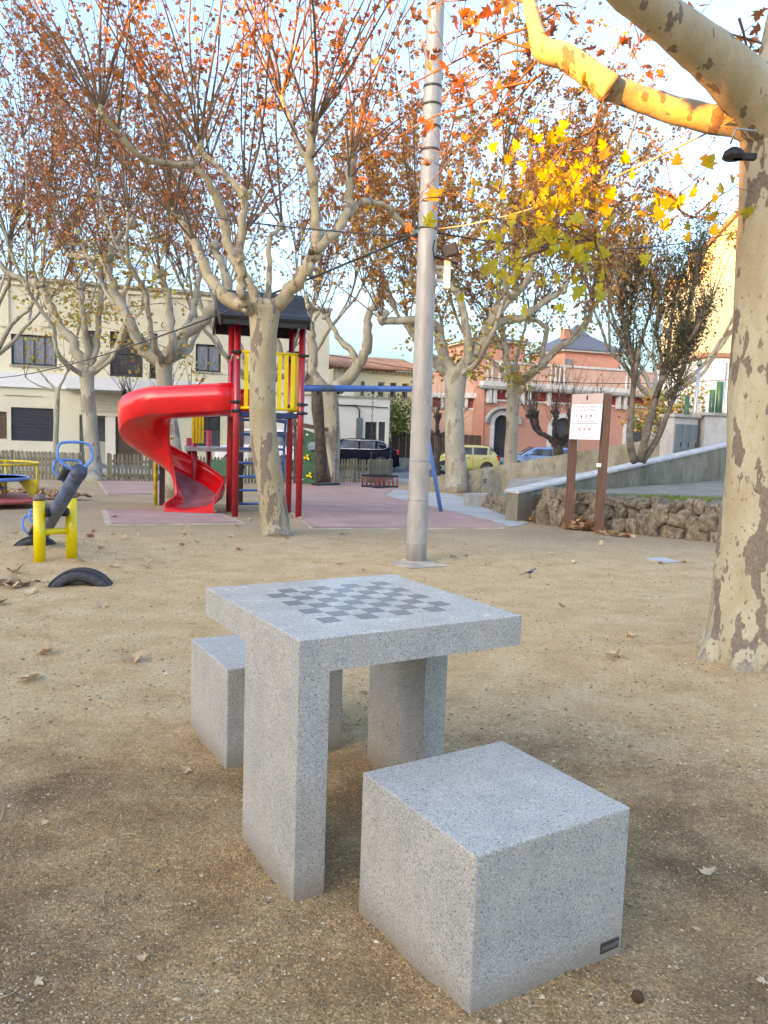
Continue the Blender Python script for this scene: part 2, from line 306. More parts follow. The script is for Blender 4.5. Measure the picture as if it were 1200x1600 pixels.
M_tile = mat('clay_roof_tile', (0.36, 0.17, 0.10), 0.85, var=0.35, vscale=6, rnd=0.15)
M_winframe = mat('dark_window_frame', (0.045, 0.05, 0.055), 0.5)
M_glass = mat('dark_window_glass', (0.055, 0.065, 0.08), 0.06, spec=0.8, var=0.3, vscale=1.5)
M_curtain = mat('window_with_curtain', (0.22, 0.25, 0.29), 0.15, spec=0.7, var=0.35, vscale=5, stretch=(6, 1, 0.5))
M_shutterd = mat('dark_blue_shutter', (0.028, 0.034, 0.05), 0.5, var=0.2, vscale=5)
M_shutterb = mat('beige_shutter', (0.52, 0.48, 0.36), 0.7, var=0.1, vscale=3)
M_brownd = mat('brown_door', (0.11, 0.065, 0.045), 0.6, var=0.3, vscale=5, stretch=(5, 5, 1))
M_greyd = mat('dark_grey_door', (0.06, 0.065, 0.07), 0.5, var=0.2, vscale=3)
M_reed = mat('brown_reed_screen', (0.095, 0.052, 0.04), 0.9, var=0.5, vscale=14, stretch=(9, 9, 0.7), bump=0.4)
M_church = mat('ochre_render', (0.62, 0.44, 0.25), 0.9, var=0.12, vscale=0.4)
M_cabd = mat('grey_green_metal', (0.14, 0.17, 0.175), 0.5, var=0.15, vscale=4)
M_cabw = mat('pale_cement_render', (0.42, 0.41, 0.39), 0.9, var=0.2, vscale=3)
M_grass = leaf_material('grass_blades', [(0, (0.10, 0.16, 0.03)), (0.6, (0.18, 0.24, 0.06)), (1, (0.32, 0.32, 0.12))], 0.3, 0.7)
M_turf = mat('turf_soil', (0.13, 0.14, 0.06), 0.95, var=0.4, vscale=6)
M_pole = mat('grey_painted_pole', (0.40, 0.365, 0.335), 0.5, metal=0.15, var=0.16, vscale=3, stretch=(4, 4, 1), dirt=((0.26, 0.225, 0.2), 4, 0.56, 0.6), bump=0.1, bscale=10)
M_wire = mat('dark_cable', (0.03, 0.03, 0.03), 0.5)
M_wirel = mat('pale_cable', (0.45, 0.33, 0.18), 0.4)
M_chrome = mat('chrome_trim', (0.75, 0.76, 0.78), 0.2, metal=0.9)
M_chain = mat('steel_chain', (0.10, 0.10, 0.105), 0.45, metal=0.5)

# ------------------------------------------------------------------ mesh builder
class MB:
    def __init__(s): s.v = []; s.f = []; s.mi = []; s.sm = []
    def add(s, vs, fs, mi=0, smooth=False):
        b = len(s.v); s.v.extend([tuple(v) for v in vs]); s.f.extend([tuple(b+i for i in f) for f in fs])
        s.mi.extend([mi]*len(fs)); s.sm.extend([smooth]*len(fs)); return s
    def box(s, x0, x1, y0, y1, z0, z1, mi=0):
        vs = [(x, y, z) for z in (z0, z1) for y in (y0, y1) for x in (x0, x1)]
        return s.add(vs, [(0, 2, 3, 1), (4, 5, 7, 6), (0, 1, 5, 4), (2, 6, 7, 3), (0, 4, 6, 2), (1, 3, 7, 5)], mi)
    def obox(s, c, ax, ay, az, mi=0):           # centre and three half-axis vectors
        c = Vector(c); ax = Vector(ax); ay = Vector(ay); az = Vector(az)
        vs = [c+ax*i+ay*j+az*k for k in (-1, 1) for j in (-1, 1) for i in (-1, 1)]
        return s.add(vs, [(0, 2, 3, 1), (4, 5, 7, 6), (0, 1, 5, 4), (2, 6, 7, 3), (0, 4, 6, 2), (1, 3, 7, 5)], mi)
    def bar(s, a, b, w, h, up=(0, 0, 1), mi=0):
        a = Vector(a); b = Vector(b); d = (b-a); u = Vector(up); x = d.cross(u)
        if x.length < 1e-5: x = d.cross(Vector((1, 0, 0)))
        x.normalize(); z = x.cross(d).normalized()
        return s.obox((a+b)/2, x*w/2, d/2, z*h/2, mi)
    def tube(s, pts, rad, n=8, mi=0, caps=True, smooth=True, closed=False, wob=0.0):
        pts = [Vector(p) for p in pts]; k = len(pts)
        if not hasattr(rad, '__len__'): rad = [rad]*k
        b = len(s.v); ref = None
        for i, p in enumerate(pts):
            if closed: d = pts[(i+1) % k]-pts[i-1]
            else: d = pts[min(i+1, k-1)]-pts[max(i-1, 0)]
            if d.length < 1e-9: d = Vector((0, 0, 1))
            d.normalize()
            if ref is None:
                ref = Vector((1, 0, 0)) if abs(d.x) < 0.8 else Vector((0, 1, 0))
            u = (ref-d*ref.dot(d))
            if u.length < 1e-4: u = d.orthogonal()
            u.normalize(); ref = u; w = d.cross(u)
            for j in range(n):
                a = 2*pi*j/n; r = rad[i]
                if wob: r *= 1+wob*noise.noise(Vector((p.x*3+cos(a)*0.9, p.y*3+sin(a)*0.9, p.z*1.6)))
                s.v.append(tuple(p+u*(cos(a)*r)+w*(sin(a)*r)))
        fs = []
        for i in range(k if closed else k-1):
            i2 = (i+1) % k
            for j in range(n):
                j2 = (j+1) % n; fs.append((b+i*n+j, b+i*n+j2, b+i2*n+j2, b+i2*n+j))
        if caps and not closed:
            fs.append(tuple(b+j for j in range(n-1, -1, -1))); fs.append(tuple(b+(k-1)*n+j for j in range(n)))
        s.f.extend(fs); s.mi.extend([mi]*len(fs)); s.sm.extend([smooth]*len(fs)); return s
    def lathe(s, prof, n=16, c=(0, 0, 0), mi=0, smooth=True):     # prof: [(r,z)]
        b = len(s.v); c = Vector(c)
        for r, z in prof:
            for j in range(n): s.v.append((c.x+r*cos(2*pi*j/n), c.y+r*sin(2*pi*j/n), c.z+z))
        fs = []
        for i in range(len(prof)-1):
            for j in range(n):
                j2 = (j+1) % n; fs.append((b+i*n+j, b+i*n+j2, b+(i+1)*n+j2, b+(i+1)*n+j))
        if prof[0][0] > 1e-6: fs.append(tuple(b+j for j in range(n-1, -1, -1)))
        if prof[-1][0] > 1e-6: fs.append(tuple(b+(len(prof)-1)*n+j for j in range(n)))
        s.f.extend(fs); s.mi.extend([mi]*len(fs)); s.sm.extend([smooth]*len(fs)); return s
    def prism(s, poly, o, ex, ey, ez, depth, mi=0):               # polygon in plane (ex,ey) at o, extruded along ez
        o = Vector(o); ex = Vector(ex); ey = Vector(ey); ez = Vector(ez); n = len(poly)
        vs = [o+ex*x+ey*y for x, y in poly]+[o+ex*x+ey*y+ez*depth for x, y in poly]
        fs = [tuple(range(n-1, -1, -1)), tuple(range(n, 2*n))]+[(i, (i+1) % n, n+(i+1) % n, n+i) for i in range(n)]
        return s.add(vs, fs, mi)
    def mesh(s, name, mats):
        me = bpy.data.meshes.new(name); me.from_pydata(s.v, [], s.f)
        for m in (mats if isinstance(mats, (list, tuple)) else [mats]): me.materials.append(m)
        me.polygons.foreach_set('material_index', s.mi); me.polygons.foreach_set('use_smooth', s.sm); me.update()
        return me
def link(name, me, parent=None):
    o = bpy.data.objects.new(name, me); COL.objects.link(o)
    if parent is not None: o.parent = parent
    return o
def build(mb, name, mats, parent=None, off=None, bevel=0.0, seg=2, fixn=False, keep=None):
    if off is not None:
        off = Vector(off); mb.v = [(v[0]-off.x, v[1]-off.y, v[2]-off.z) for v in mb.v]
    me = mb.mesh(name, mats)
    if bevel > 0 or fixn:
        bm = bmesh.new(); bm.from_mesh(me)
        if fixn: bmesh.ops.recalc_face_normals(bm, faces=bm.faces)
        if bevel > 0:
            bmesh.ops.remove_doubles(bm, verts=bm.verts, dist=1e-5)
            ed = [e for e in bm.edges if len(e.link_faces) == 2 and e.calc_face_angle(0) > 0.6 and not (keep and all(keep(v.co) for v in e.verts))]
            bmesh.ops.bevel(bm, geom=ed, offset=bevel, segments=seg, profile=0.6, affect='EDGES')
        bm.to_mesh(me); bm.free()
    return link(name, me, parent)
def tag(o, label=None, cat=None, group=None, kind=None):
    if label: o['label'] = label
    if cat: o['category'] = cat
    if group: o['group'] = group
    if kind: o['kind'] = kind
    return o
def thing(name, label, cat, loc=(0, 0, 0), rz=0.0, group=None):
    o = bpy.data.objects.new(name, None); COL.objects.link(o); o.location = Vector(loc); o.rotation_euler = (0, 0, rz); o.empty_display_size = 0.2
    return tag(o, label, cat, group)
def copy_tree(o, parent=None):
    c = o.copy(); COL.objects.link(c); c.parent = parent
    for ch in list(o.children): copy_tree(ch, c)
    return c
def struct(mb, name, mats, **k): return tag(build(mb, name, mats, **k), kind='structure')
def text_mesh(txt, size, mb, o, ex, ey, mi=0, align='CENTER'):
    cu_ = bpy.data.curves.new('t', 'FONT'); cu_.body = txt; cu_.size = size; cu_.align_x = align; cu_.resolution_u = 2
    to = bpy.data.objects.new('t', cu_); COL.objects.link(to); bpy.context.view_layer.update()
    dg = bpy.context.evaluated_depsgraph_get(); me = bpy.data.meshes.new_from_object(to.evaluated_get(dg))
    o = Vector(o); ex = Vector(ex); ey = Vector(ey)
    mb.add([o+ex*v.co.x+ey*v.co.y for v in me.vertices], [tuple(p.vertices) for p in me.polygons], mi)
    bpy.data.objects.remove(to); bpy.data.meshes.remove(me); bpy.data.curves.remove(cu_)
def rv(a=1.0): return Vector((random.uniform(-a, a), random.uniform(-a, a), random.uniform(-a, a)))
def smooth_path(pts, k=4):
    pts = [Vector(p) for p in pts]; out = []
    for i in range(len(pts)-1):
        p0 = pts[max(i-1, 0)]; p1 = pts[i]; p2 = pts[i+1]; p3 = pts[min(i+2, len(pts)-1)]
        for j in range(k):
            t = j/k
            out.append(0.5*((2*p1)+(p2-p0)*t+(2*p0-5*p1+4*p2-p3)*t*t+(3*p1-p0-3*p2+p3)*t**3))
    out.append(pts[-1]); return out
def lerp_list(vals, n):
    m = len(vals)-1
    return [vals[min(int(i/(n-1)*m), m-1)]*(1-(i/(n-1)*m-min(int(i/(n-1)*m), m-1)))+vals[min(int(i/(n-1)*m), m-1)+1]*(i/(n-1)*m-min(int(i/(n-1)*m), m-1)) for i in range(n)]

# ------------------------------------------------------------------ ground
TAB = dict(x=-0.2132, y=2.079, a=0.5411, W=0.7684, D=0.7761, H=0.75, tk=0.0948, lt=0.0952)
def spaced(lo, hi, step, far_lo, far_hi, g=1.18):
    a = list(np.arange(lo, hi+1e-6, step)); s = step; x = a[-1]
    while x < far_hi: s *= g; x += s; a.append(x)
    s = step; x = a[0]; b = []
    while x > far_lo: s *= g; x -= s; b.append(x)
    return b[::-1]+a
def _leg(u, w): a = TAB['a']; return (TAB['x']+u*cos(a)-w*sin(a), TAB['y']+u*sin(a)+w*cos(a), a, TAB['lt'], 0.391)
FEET = [(0.2253, 1.6511, 0.5604, .4875, .4875), (-0.5685, 2.9336, 0.5149, .4875, .4875), _leg(0, 0), _leg(TAB['W']-TAB['lt'], TAB['D']-0.391)]
def GH(x, y):
    z = gz(y); f = max(0.0, min(1.0, (10.5-y)/4)); d = sqrt((x-0.1)**2+(y-2.3)**2)
    h = 0.0
    if f > 0:
        h += f*(0.010*noise.noise(Vector((x*0.8, y*0.8, 0)))+0.005*noise.noise(Vector((x*3, y*3, 5))))
        near = max(0, 1-d/2.6)
        h += near*(0.028*noise.noise(Vector((x*2.6, y*2.6, 9)))+0.012*noise.noise(Vector((x*9, y*9, 2)))+0.007*noise.noise(Vector((x*24, y*24, 3))))
        if near > 0.05:
            for bx, by, ba, bw, bd in FEET:
                ux, uy = (x-bx)*cos(ba)+(y-by)*sin(ba), -(x-bx)*sin(ba)+(y-by)*cos(ba)
                dd = sqrt(max(0, abs(ux-bw/2)-bw/2)**2+max(0, abs(uy-bd/2)-bd/2)**2)
                if dd < 0.4: h += 0.018*math.exp(-dd/0.085)*(0.35+0.9*noise.noise(Vector((x*7, y*7, 6))))
        for cx, cy, r, a in ((-2.3, 6.4, 0.6, 0.05), (-3.4, 8.3, 0.8, 0.05), (-3.05, 7.4, 0.7, 0.03), (2.15, 4.75, 0.8, 0.035)):
            q = ((x-cx)**2+(y-cy)**2)/r**2
            if q < 4: h += a*math.exp(-q*1.6)
    return z+h
xs = spaced(-2.6, 3.2, 0.035, -900, 900); ys = spaced(0.9, 5.2, 0.035, -40, 1500)
ys = sorted(set([round(y, 4) for y in ys]+[9.0, 31.0]))
vs = [(x, y, GH(x, y)) for y in ys for x in xs]; nx = len(xs)
fs = [(j*nx+i, j*nx+i+1, (j+1)*nx+i+1, (j+1)*nx+i) for j in range(len(ys)-1) for i in range(nx-1)]
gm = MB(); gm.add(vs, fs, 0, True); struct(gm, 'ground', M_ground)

def slab(name, pts, th, m, lift=0.0, **k):      # flat slab following the sloping ground
    mb = MB(); n = len(pts); z = lambda p: gz(p[1])+lift
    v = [(p[0], p[1], z(p)-0.05) for p in pts]+[(p[0], p[1], z(p)+th) for p in pts]
    mb.add(v, [tuple(range(n-1, -1, -1)), tuple(range(n, 2*n))]+[(i, (i+1) % n, n+(i+1) % n, n+i) for i in range(n)])
    return struct(mb, name, m, fixn=True, **k)
def gp(*pp): return [G(x, y) for x, y in pp]
def jag(pts, step=0.25, amp=0.03):
    out = []
    for i in range(len(pts)):
        a = Vector(pts[i]); b = Vector(pts[(i+1) % len(pts)]); n = max(1, int((b-a).length/step)); nn = Vector((-(b-a).y, (b-a).x, 0)).normalized()
        for j in range(n): out.append(a+(b-a)*(j/n)+nn*random.uniform(-amp, amp))
    return out
matA = gp((168, 798), (175, 820), (376, 818), (336, 803), (262, 799))
matB = gp((153, 749), (169, 773), (267, 772), (330, 771), (330, 748))
matC = gp((462, 804), (490, 826), (781, 825), (768, 815), (600, 775), (618, 763), (560, 752), (440, 757), (425, 775))
for mp_, nm in ((matA, 'a'), (matB, 'b'), (matC, 'c')):
    c = sum((Vector(p) for p in mp_), Vector())/len(mp_)
    big = [c+(Vector(p)-c)*(1+0.13/max((Vector(p)-c).length, .5)) for p in mp_]
    slab('cement_border', jag(big), 0.008, M_cement); slab('rubber_safety_surface', mp_, 0.022, M_mat)
slab('concrete_path', jag(gp((600, 774), (768, 816), (800, 824), (826, 818), (760, 790), (706, 772), (640, 767), (618, 764))), 0.012, M_paleconc)
slab('cement_pad', jag(gp((606, 879), (655, 874), (704, 885), (640, 889)), 0.1, 0.01), 0.008, M_cement)
slab('manhole_slab', gp((1008, 873), (1037, 872), (1064, 879), (1034, 881)), 0.012, M_paleconc)
# street beyond the fence
st = MB(); st.add([(-300, 33.2, -0.655), (300, 33.2, -0.655), (300, 46.5, -0.655), (-300, 46.5, -0.655)], [(0, 1, 2, 3)]); struct(st, 'road', M_asph)
kb = MB(); kb.box(-300, 300, 32.95, 33.15, -0.9, -0.56); struct(kb, 'kerb', M_side)
sw_ = MB(); sw_.box(-300, 60, 31.2, 32.93, -0.9, -0.565); struct(sw_, 'pavement', M_side)

# ------------------------------------------------------------------ chess table and stools
def tloc(u, w, z=0.0): return Vector((u, w, z))
table = thing('chess_table', 'speckled grey terrazzo chess table with inlaid board standing between two cube stools', 'table', (TAB['x'], TAB['y'], 0), TAB['a'])
W, D, H, tk, lt = TAB['W'], TAB['D'], TAB['H'], TAB['tk'], TAB['lt']
m_ = MB(); m_.box(0, W, 0, D, H-tk, H)
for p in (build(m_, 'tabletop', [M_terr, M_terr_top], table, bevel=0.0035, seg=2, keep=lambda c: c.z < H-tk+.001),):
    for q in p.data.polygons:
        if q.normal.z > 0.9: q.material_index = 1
e = 0.0006
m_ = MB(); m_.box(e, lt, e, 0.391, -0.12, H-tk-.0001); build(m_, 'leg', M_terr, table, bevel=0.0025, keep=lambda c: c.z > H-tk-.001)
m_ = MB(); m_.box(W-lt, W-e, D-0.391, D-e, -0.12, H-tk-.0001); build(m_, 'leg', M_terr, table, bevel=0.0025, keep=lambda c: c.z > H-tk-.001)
pit = 0.652*W/8; o0 = 0.192*W; sq = MB(); sq.box(0, pit-0.0015, 0, pit-0.0015, 0, 0.0012); sqm = sq.mesh('dark_square', M_terr_dark)
for i in range(8):
    for j in range(8):
        if (i+j) % 2 == 0:
            o = link('dark_square', sqm, table); o.location = (o0+i*pit+0.0007, 0.192*D+j*pit+0.0007, H-0.0004)
def stool(x, y, a, label, plaque=False):
    s = 0.4875; t = thing('cube_stool', label, 'stool', (x, y, 0), a, 'terrazzo cube stools')
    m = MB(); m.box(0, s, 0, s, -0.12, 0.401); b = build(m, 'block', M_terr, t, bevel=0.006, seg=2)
    if plaque:
        ex = Vector((1, 0, 0)); m = MB(); m.box(s-0.078, s-0.014, -0.003, 0.0, 0.038, 0.066); p = build(m, 'maker_plaque', M_plaque, t, bevel=0.0008, seg=1)
        m = MB(); random.seed(4)                            # raised maker's lettering, too worn to read
        for q in range(8):
            x = s-.0735+q*.0071; hh = random.choice((.009, .011, .013)); m.box(x, x+.0016, -.0040, -.0031, .0455, .0455+hh); m.box(x+.0017, x+.0045, -.0040, -.0031, random.choice((.0455, .050, .054)), random.choice((.0575, .0565)))
        tag(build(m, 'lettering', M_plaque2, p), kind='stuff')
    return t
stool(0.2253, 1.6511, 0.5604, 'large speckled grey terrazzo cube stool in front, with small dark plaque at its lower corner', True)
stool(-0.5685, 2.9336, 0.5149, 'speckled grey terrazzo cube stool half hidden behind the chess table', False)

# gravel on the soil: tiny stones
def gravel():
    n = 52000; V = []; F = []; MI = []
    oct_ = np.array([(1, 0, 0), (0, 1, 0), (-1, 0, 0), (0, -1, 0), (0, 0, 1), (0, 0, -1)], float)
    tri = [(0, 1, 4), (1, 2, 4), (2, 3, 4), (3, 0, 4), (1, 0, 5), (2, 1, 5), (3, 2, 5), (0, 3, 5)]
    i = 0
    while i < n:
        y = (0.9+5.0*random.random()**1.5) if i < 38000 else random.uniform(3.0, 10.5); x = random.uniform(-0.5*y-0.25, 0.5*y+0.3)
        d = sqrt((x-0.1)**2+(y-1.3)**2)
        if random.random() > (1.0 if d < 2.4 else (0.3 if i < 38000 else 0.9)): continue
        if noise.noise(Vector((x*1.7, y*1.7, 4))) < random.uniform(-0.55, 0.1): continue
        r = random.choice((0.0014, 0.002, 0.0024, 0.003, 0.004))*random.uniform(0.8, 1.3)
        if random.random() < 0.008: r *= 2.4
        if i >= 38000: r *= 1.9
        a = random.uniform(0, 6.28); c, s_ = cos(a), sin(a); z = GH(x, y)+r*0.15; b = len(V)
        for (px, py, pz) in oct_:
            k = random.uniform(0.65, 1.2); qx, qy, qz = px*r*1.25*k, py*r*0.9*k, pz*r*0.62*k
            V.append((x+qx*c-qy*s_, y+qx*s_+qy*c, z+qz))
        F.extend([(b+p, b+q, b+t) for p, q, t in tri]); i += 1
    me = bpy.data.meshes.new('gravel'); me.from_pydata(V, [], F)
    m, nt, bs = nodes_of('gravel_stones', 0.85, 0.3)
    g = N(nt, 'ShaderNodeNewGeometry'); c = ramp(nt, g.outputs['Random Per Island'], [(0, (0.13, 0.085, 0.05)), (0.35, (0.28, 0.195, 0.115)), (0.7, (0.46, 0.34, 0.21)), (0.92, (0.58, 0.45, 0.30)), (1, (0.72, 0.62, 0.48))]).outputs[0]
    nt.links.new(c, bs.inputs['Base Color']); me.materials.append(m)
    tag(link('gravel', me), 'fine loose gravel scattered on the dark soil around the chess table', 'gravel', kind='stuff')
gravel()

# ------------------------------------------------------------------ leaves
def leaf_outline(lobes=5, s=1.0):
    pts = [(0, -0.5)]
    if lobes == 5:
        P = [(-0.16, -0.36), (-0.48, -0.30), (-0.30, -0.12), (-0.56, 0.16), (-0.22, 0.10), (-0.24, 0.30), (0, 0.56), (0.24, 0.30), (0.22, 0.10), (0.56, 0.16), (0.30, -0.12), (0.48, -0.30), (0.16, -0.36)]
    else:
        P = [(-0.42, -0.22), (-0.2, 0.02), (-0.38, 0.3), (0, 0.5), (0.38, 0.3), (0.2, 0.02), (0.42, -0.22)]
    return [(x*s, y*s) for x, y in P]
def leaf_template(lobes, curl):
    P = leaf_outline(lobes); V = [(0, -0.12, 0.0)]+[(x, y, curl*(abs(x)*0.9+(y*y)*0.6)+random.uniform(-0.5, 0.5)*abs(curl)*0.35) for x, y in P]
    n = len(P); F = [(0, 1+(i+1) % n, 1+i) for i in range(n)]
    return np.array(V), F
T5 = [leaf_template(5, c) for c in (0.25, -0.2, 0.5, 0.35)]; T3 = [leaf_template(3, c) for c in (0.3, -0.35, 0.6)]
def leaf_cloud(name, pos, size, m, parent, off, lobes=3, hang=0.6):
    """many leaf blades joined in one mesh"""
    T = T5 if lobes == 5 else T3
    if len(pos) == 0: return None
    pos = np.array(pos); n = len(pos); tv = T[0][0]; k = len(tv); nf = len(T[0][1])
    al = np.random.uniform(0, 2*pi, n); be = np.random.normal(0, 0.7, n)+(pi/2)*hang; ga = np.random.uniform(0, 2*pi, n)
    sz = size*np.random.uniform(0.65, 1.25, n)
    out = np.zeros((n, k, 3)); which = np.random.randint(0, len(T), n)
    tv_all = np.array([t[0] for t in T])[which]*sz[:, None, None]
    # local spin, tilt, azimuth
    x, y, z = tv_all[..., 0], tv_all[..., 1], tv_all[..., 2]
    c, s_ = np.cos(ga)[:, None], np.sin(ga)[:, None]; x, y = x*c-y*s_, x*s_+y*c
    c, s_ = np.cos(be)[:, None], np.sin(be)[:, None]; y, z = y*c-z*s_, y*s_+z*c
    c, s_ = np.cos(al)[:, None], np.sin(al)[:, None]; x, y = x*c-y*s_, x*s_+y*c
    out[..., 0] = x; out[..., 1] = y; out[..., 2] = z; out += pos[:, None, :]-np.array(off)[None, None, :]
    tf = np.array(T[0][1]); F = (tf[None]+(np.arange(n)*k)[:, None, None]).reshape(-1, 3)
    me = bpy.data.meshes.new(name); me.vertices.add(n*k); me.vertices.foreach_set('co', out.reshape(-1))
    me.loops.add(len(F)*3); me.loops.foreach_set('vertex_index', F.reshape(-1).astype(np.int32))
    me.polygons.add(len(F)); me.polygons.foreach_set('loop_start', np.arange(0, len(F)*3, 3, dtype=np.int32)); me.polygons.foreach_set('loop_total', np.full(len(F), 3, dtype=np.int32))
    me.update(); me.validate(); me.materials.append(m)
    return tag(link(name, me, parent), kind='stuff')

# ------------------------------------------------------------------ trees
def shoots_from(K, outdir, n, length, mbs, leafpos, leafn, spread=0.8, r=0.012, sides=4, twign=4, gravity=0.0, upw=1.0):
    for i in range(n):
        a = random.uniform(0, 2*pi); sp = random.uniform(0.05, spread)
        d = (Vector((cos(a)*sp, sin(a)*sp, upw))+outdir*random.uniform(0.05, 0.5)).normalized()
        L = length*random.uniform(0.55, 1.1); p = K.copy(); pts = [p.copy()]; seg = 6; bend = rv(0.12)
        for j in range(seg):
            d = (d+bend+Vector((0, 0, 0.05-gravity))+rv(0.045)).normalized(); p = p+d*(L/seg); pts.append(p.copy())
        rr = r*random.uniform(0.7, 1.2); mbs.tube(pts, [rr*(1-0.82*j/seg) for j in range(seg+1)], sides, caps=False)
        for t in range(twign):
            f = random.uniform(0.2, 0.98); q = pts[int(f*seg)]+(pts[min(int(f*seg)+1, seg)]-pts[int(f*seg)])*(f*seg-int(f*seg))
            td = (d*0.6+rv(0.9)).normalized(); tl = random.uniform(0.2, 0.55)*(length/3.5); e1 = q+td*tl*0.5+rv(0.03); e2 = q+td*tl+Vector((0, 0, 0.08*tl))+rv(0.05)
            mbs.tube([q, e1, e2], [rr*0.4, rr*0.3, rr*0.16], 3, caps=False)
            for k in range(max(1, int(leafn*0.6))):
                g = random.uniform(0.2, 1.05); leafpos.append(q+(e2-q)*g+rv(0.09)-Vector((0, 0, 0.05)))
        for k in range(leafn):
            f = random.uniform(0.12, 1.0); j = min(int(f*seg), seg-1); leafpos.append(pts[j]+(pts[j+1]-pts[j])*(f*seg-j)+rv(0.10)-Vector((0, 0, 0.05)))
def knuckle(mb, K, r):
    for i in range(7): mb.tube([K+rv(r*0.3), K+rv(r*1.3)+Vector((0, 0, r*0.7))], [r*0.85, r*0.4], 7, wob=0.6)
def make_tree(name, label, cat, trunk, tr, limbs, bark, shootmat, leafmat, leafsize, leafn, shootlen, shootn, twign=4, lobes=3, sides=10, spread=0.5, shootr=0.012, group=None, grav=0.0, hang=0.6, lscale=(1.0, 1.0), low=0):
    base = Vector(trunk[0]); t = thing(name, label, cat, base, 0, group)
    tp = smooth_path(trunk, 4); mb = MB(); mb.tube(tp, lerp_list(tr, len(tp)), sides+4, wob=0.10)
    tip = Vector(trunk[-1])
    build(mb, 'trunk', bark, t, off=base)
    sh = MB(); LP = []
    for L in limbs:                                     # L: points, radii, [knuckle shoot factor]
        pts, rad = L[0], L[1]; kf = L[2] if len(L) > 2 else 1.0
        sp_ = smooth_path(pts, 5); sp_ = [q if i in (0, len(sp_)-1) else q+rv(lscale[1]*rad[0]*0.22) for i, q in enumerate(sp_)]; nn = len(sp_); mb = MB(); mb.tube(sp_, [v*lscale[0]*(1-0.18*i/nn)*(1+0.16*min(lscale[1], 1)*max(0, sin(i*1.7+nn))**6) for i, v in enumerate(lerp_list(rad, nn))], sides, wob=0.08+0.14*lscale[1])
        if kf > 0: knuckle(mb, Vector(pts[-1]), rad[-1]*lscale[0]*1.25)
        build(mb, 'limb', bark, t, off=base)
        if kf > 0:
            od = Vector(pts[-1])-base; od.z = 0
            if od.length > 0: od.normalize()
            shoots_from(Vector(pts[-1]), od, int(shootn*kf), shootlen, sh, LP, leafn, spread, shootr, 4 if sides < 10 else 5, twign, grav)
            if len(pts) > 3 and kf >= 1: shoots_from(Vector(pts[-2]), od, max(1, int(shootn*kf*0.35)), shootlen*0.8, sh, LP, leafn, spread, shootr*0.8, 4, twign, grav)
    LQ = []
    for i in range(low):                                 # low sprays hanging off the limbs, their leaves still yellow
        L = random.choice(limbs)[0]; j = random.randint(0, len(L)-2); p = Vector(L[j]).lerp(Vector(L[j+1]), random.random()); a = random.uniform(0, 6.28); d = Vector((cos(a), sin(a), random.uniform(-.15, .5))); ln = random.uniform(.8, 2.0)*shootlen/6; pts = [p]
        for k in range(5): d = (d+rv(.2)+Vector((0, 0, -.07))).normalized(); p = p+d*ln/5; pts.append(p)
        sh.tube(pts, [shootr*.7*(1-.15*k) for k in range(6)], 3, caps=False)
        for k in range(26): q = pts[random.randint(1, 5)]; LQ.append(q+rv(.26)-Vector((0, 0, .1)))
    leaf_cloud('yellow_leaves', LQ, leafsize*1.15, L_mixed, t, base, lobes, hang)
    tag(build(sh, 'shoots', shootmat, t, off=base), kind='stuff')
    leaf_cloud('leaves', LP, leafsize, leafmat, t, base, lobes, hang)
    return t
def auto_limbs(fork, n, length, rise, r0, seed, az0=0.0, sub=True, flat=1.0):
    random.seed(seed); out = []
    for i in range(n):
        a = az0+2*pi*i/n+random.uniform(-0.35, 0.35); d = Vector((cos(a), sin(a)*flat, 0)); L = length*random.uniform(0.8, 1.15)
        pts = [fork-Vector((0, 0, 0.1))]; hgt = rise*random.uniform(0.8, 1.2)
        for j in range(1, 6):
            f = j/5; pts.append(fork+d*(L*(f**0.8))+Vector((0, 0, hgt*(f**1.25)))+rv(0.09*L*0.5))
        r0_ = r0*0.75; out.append((pts, [r0_, r0_*0.8, r0_*0.66, r0_*0.56, r0_*0.48, r0_*0.42]))
        if sub:
            p = pts[3]; a2 = a+random.choice((-1, 1))*random.uniform(0.6, 1.1); d2 = Vector((cos(a2), sin(a2), 0))
            q = [p, p+d2*L*0.16+Vector((0, 0, hgt*0.2)), p+d2*L*0.30+Vector((0, 0, hgt*0.5))+rv(0.05), p+d2*L*0.38+Vector((0, 0, hgt*0.85))]
            out.append((q, [r0*0.36, r0*0.3, r0*0.26, r0*0.22]))
    return out

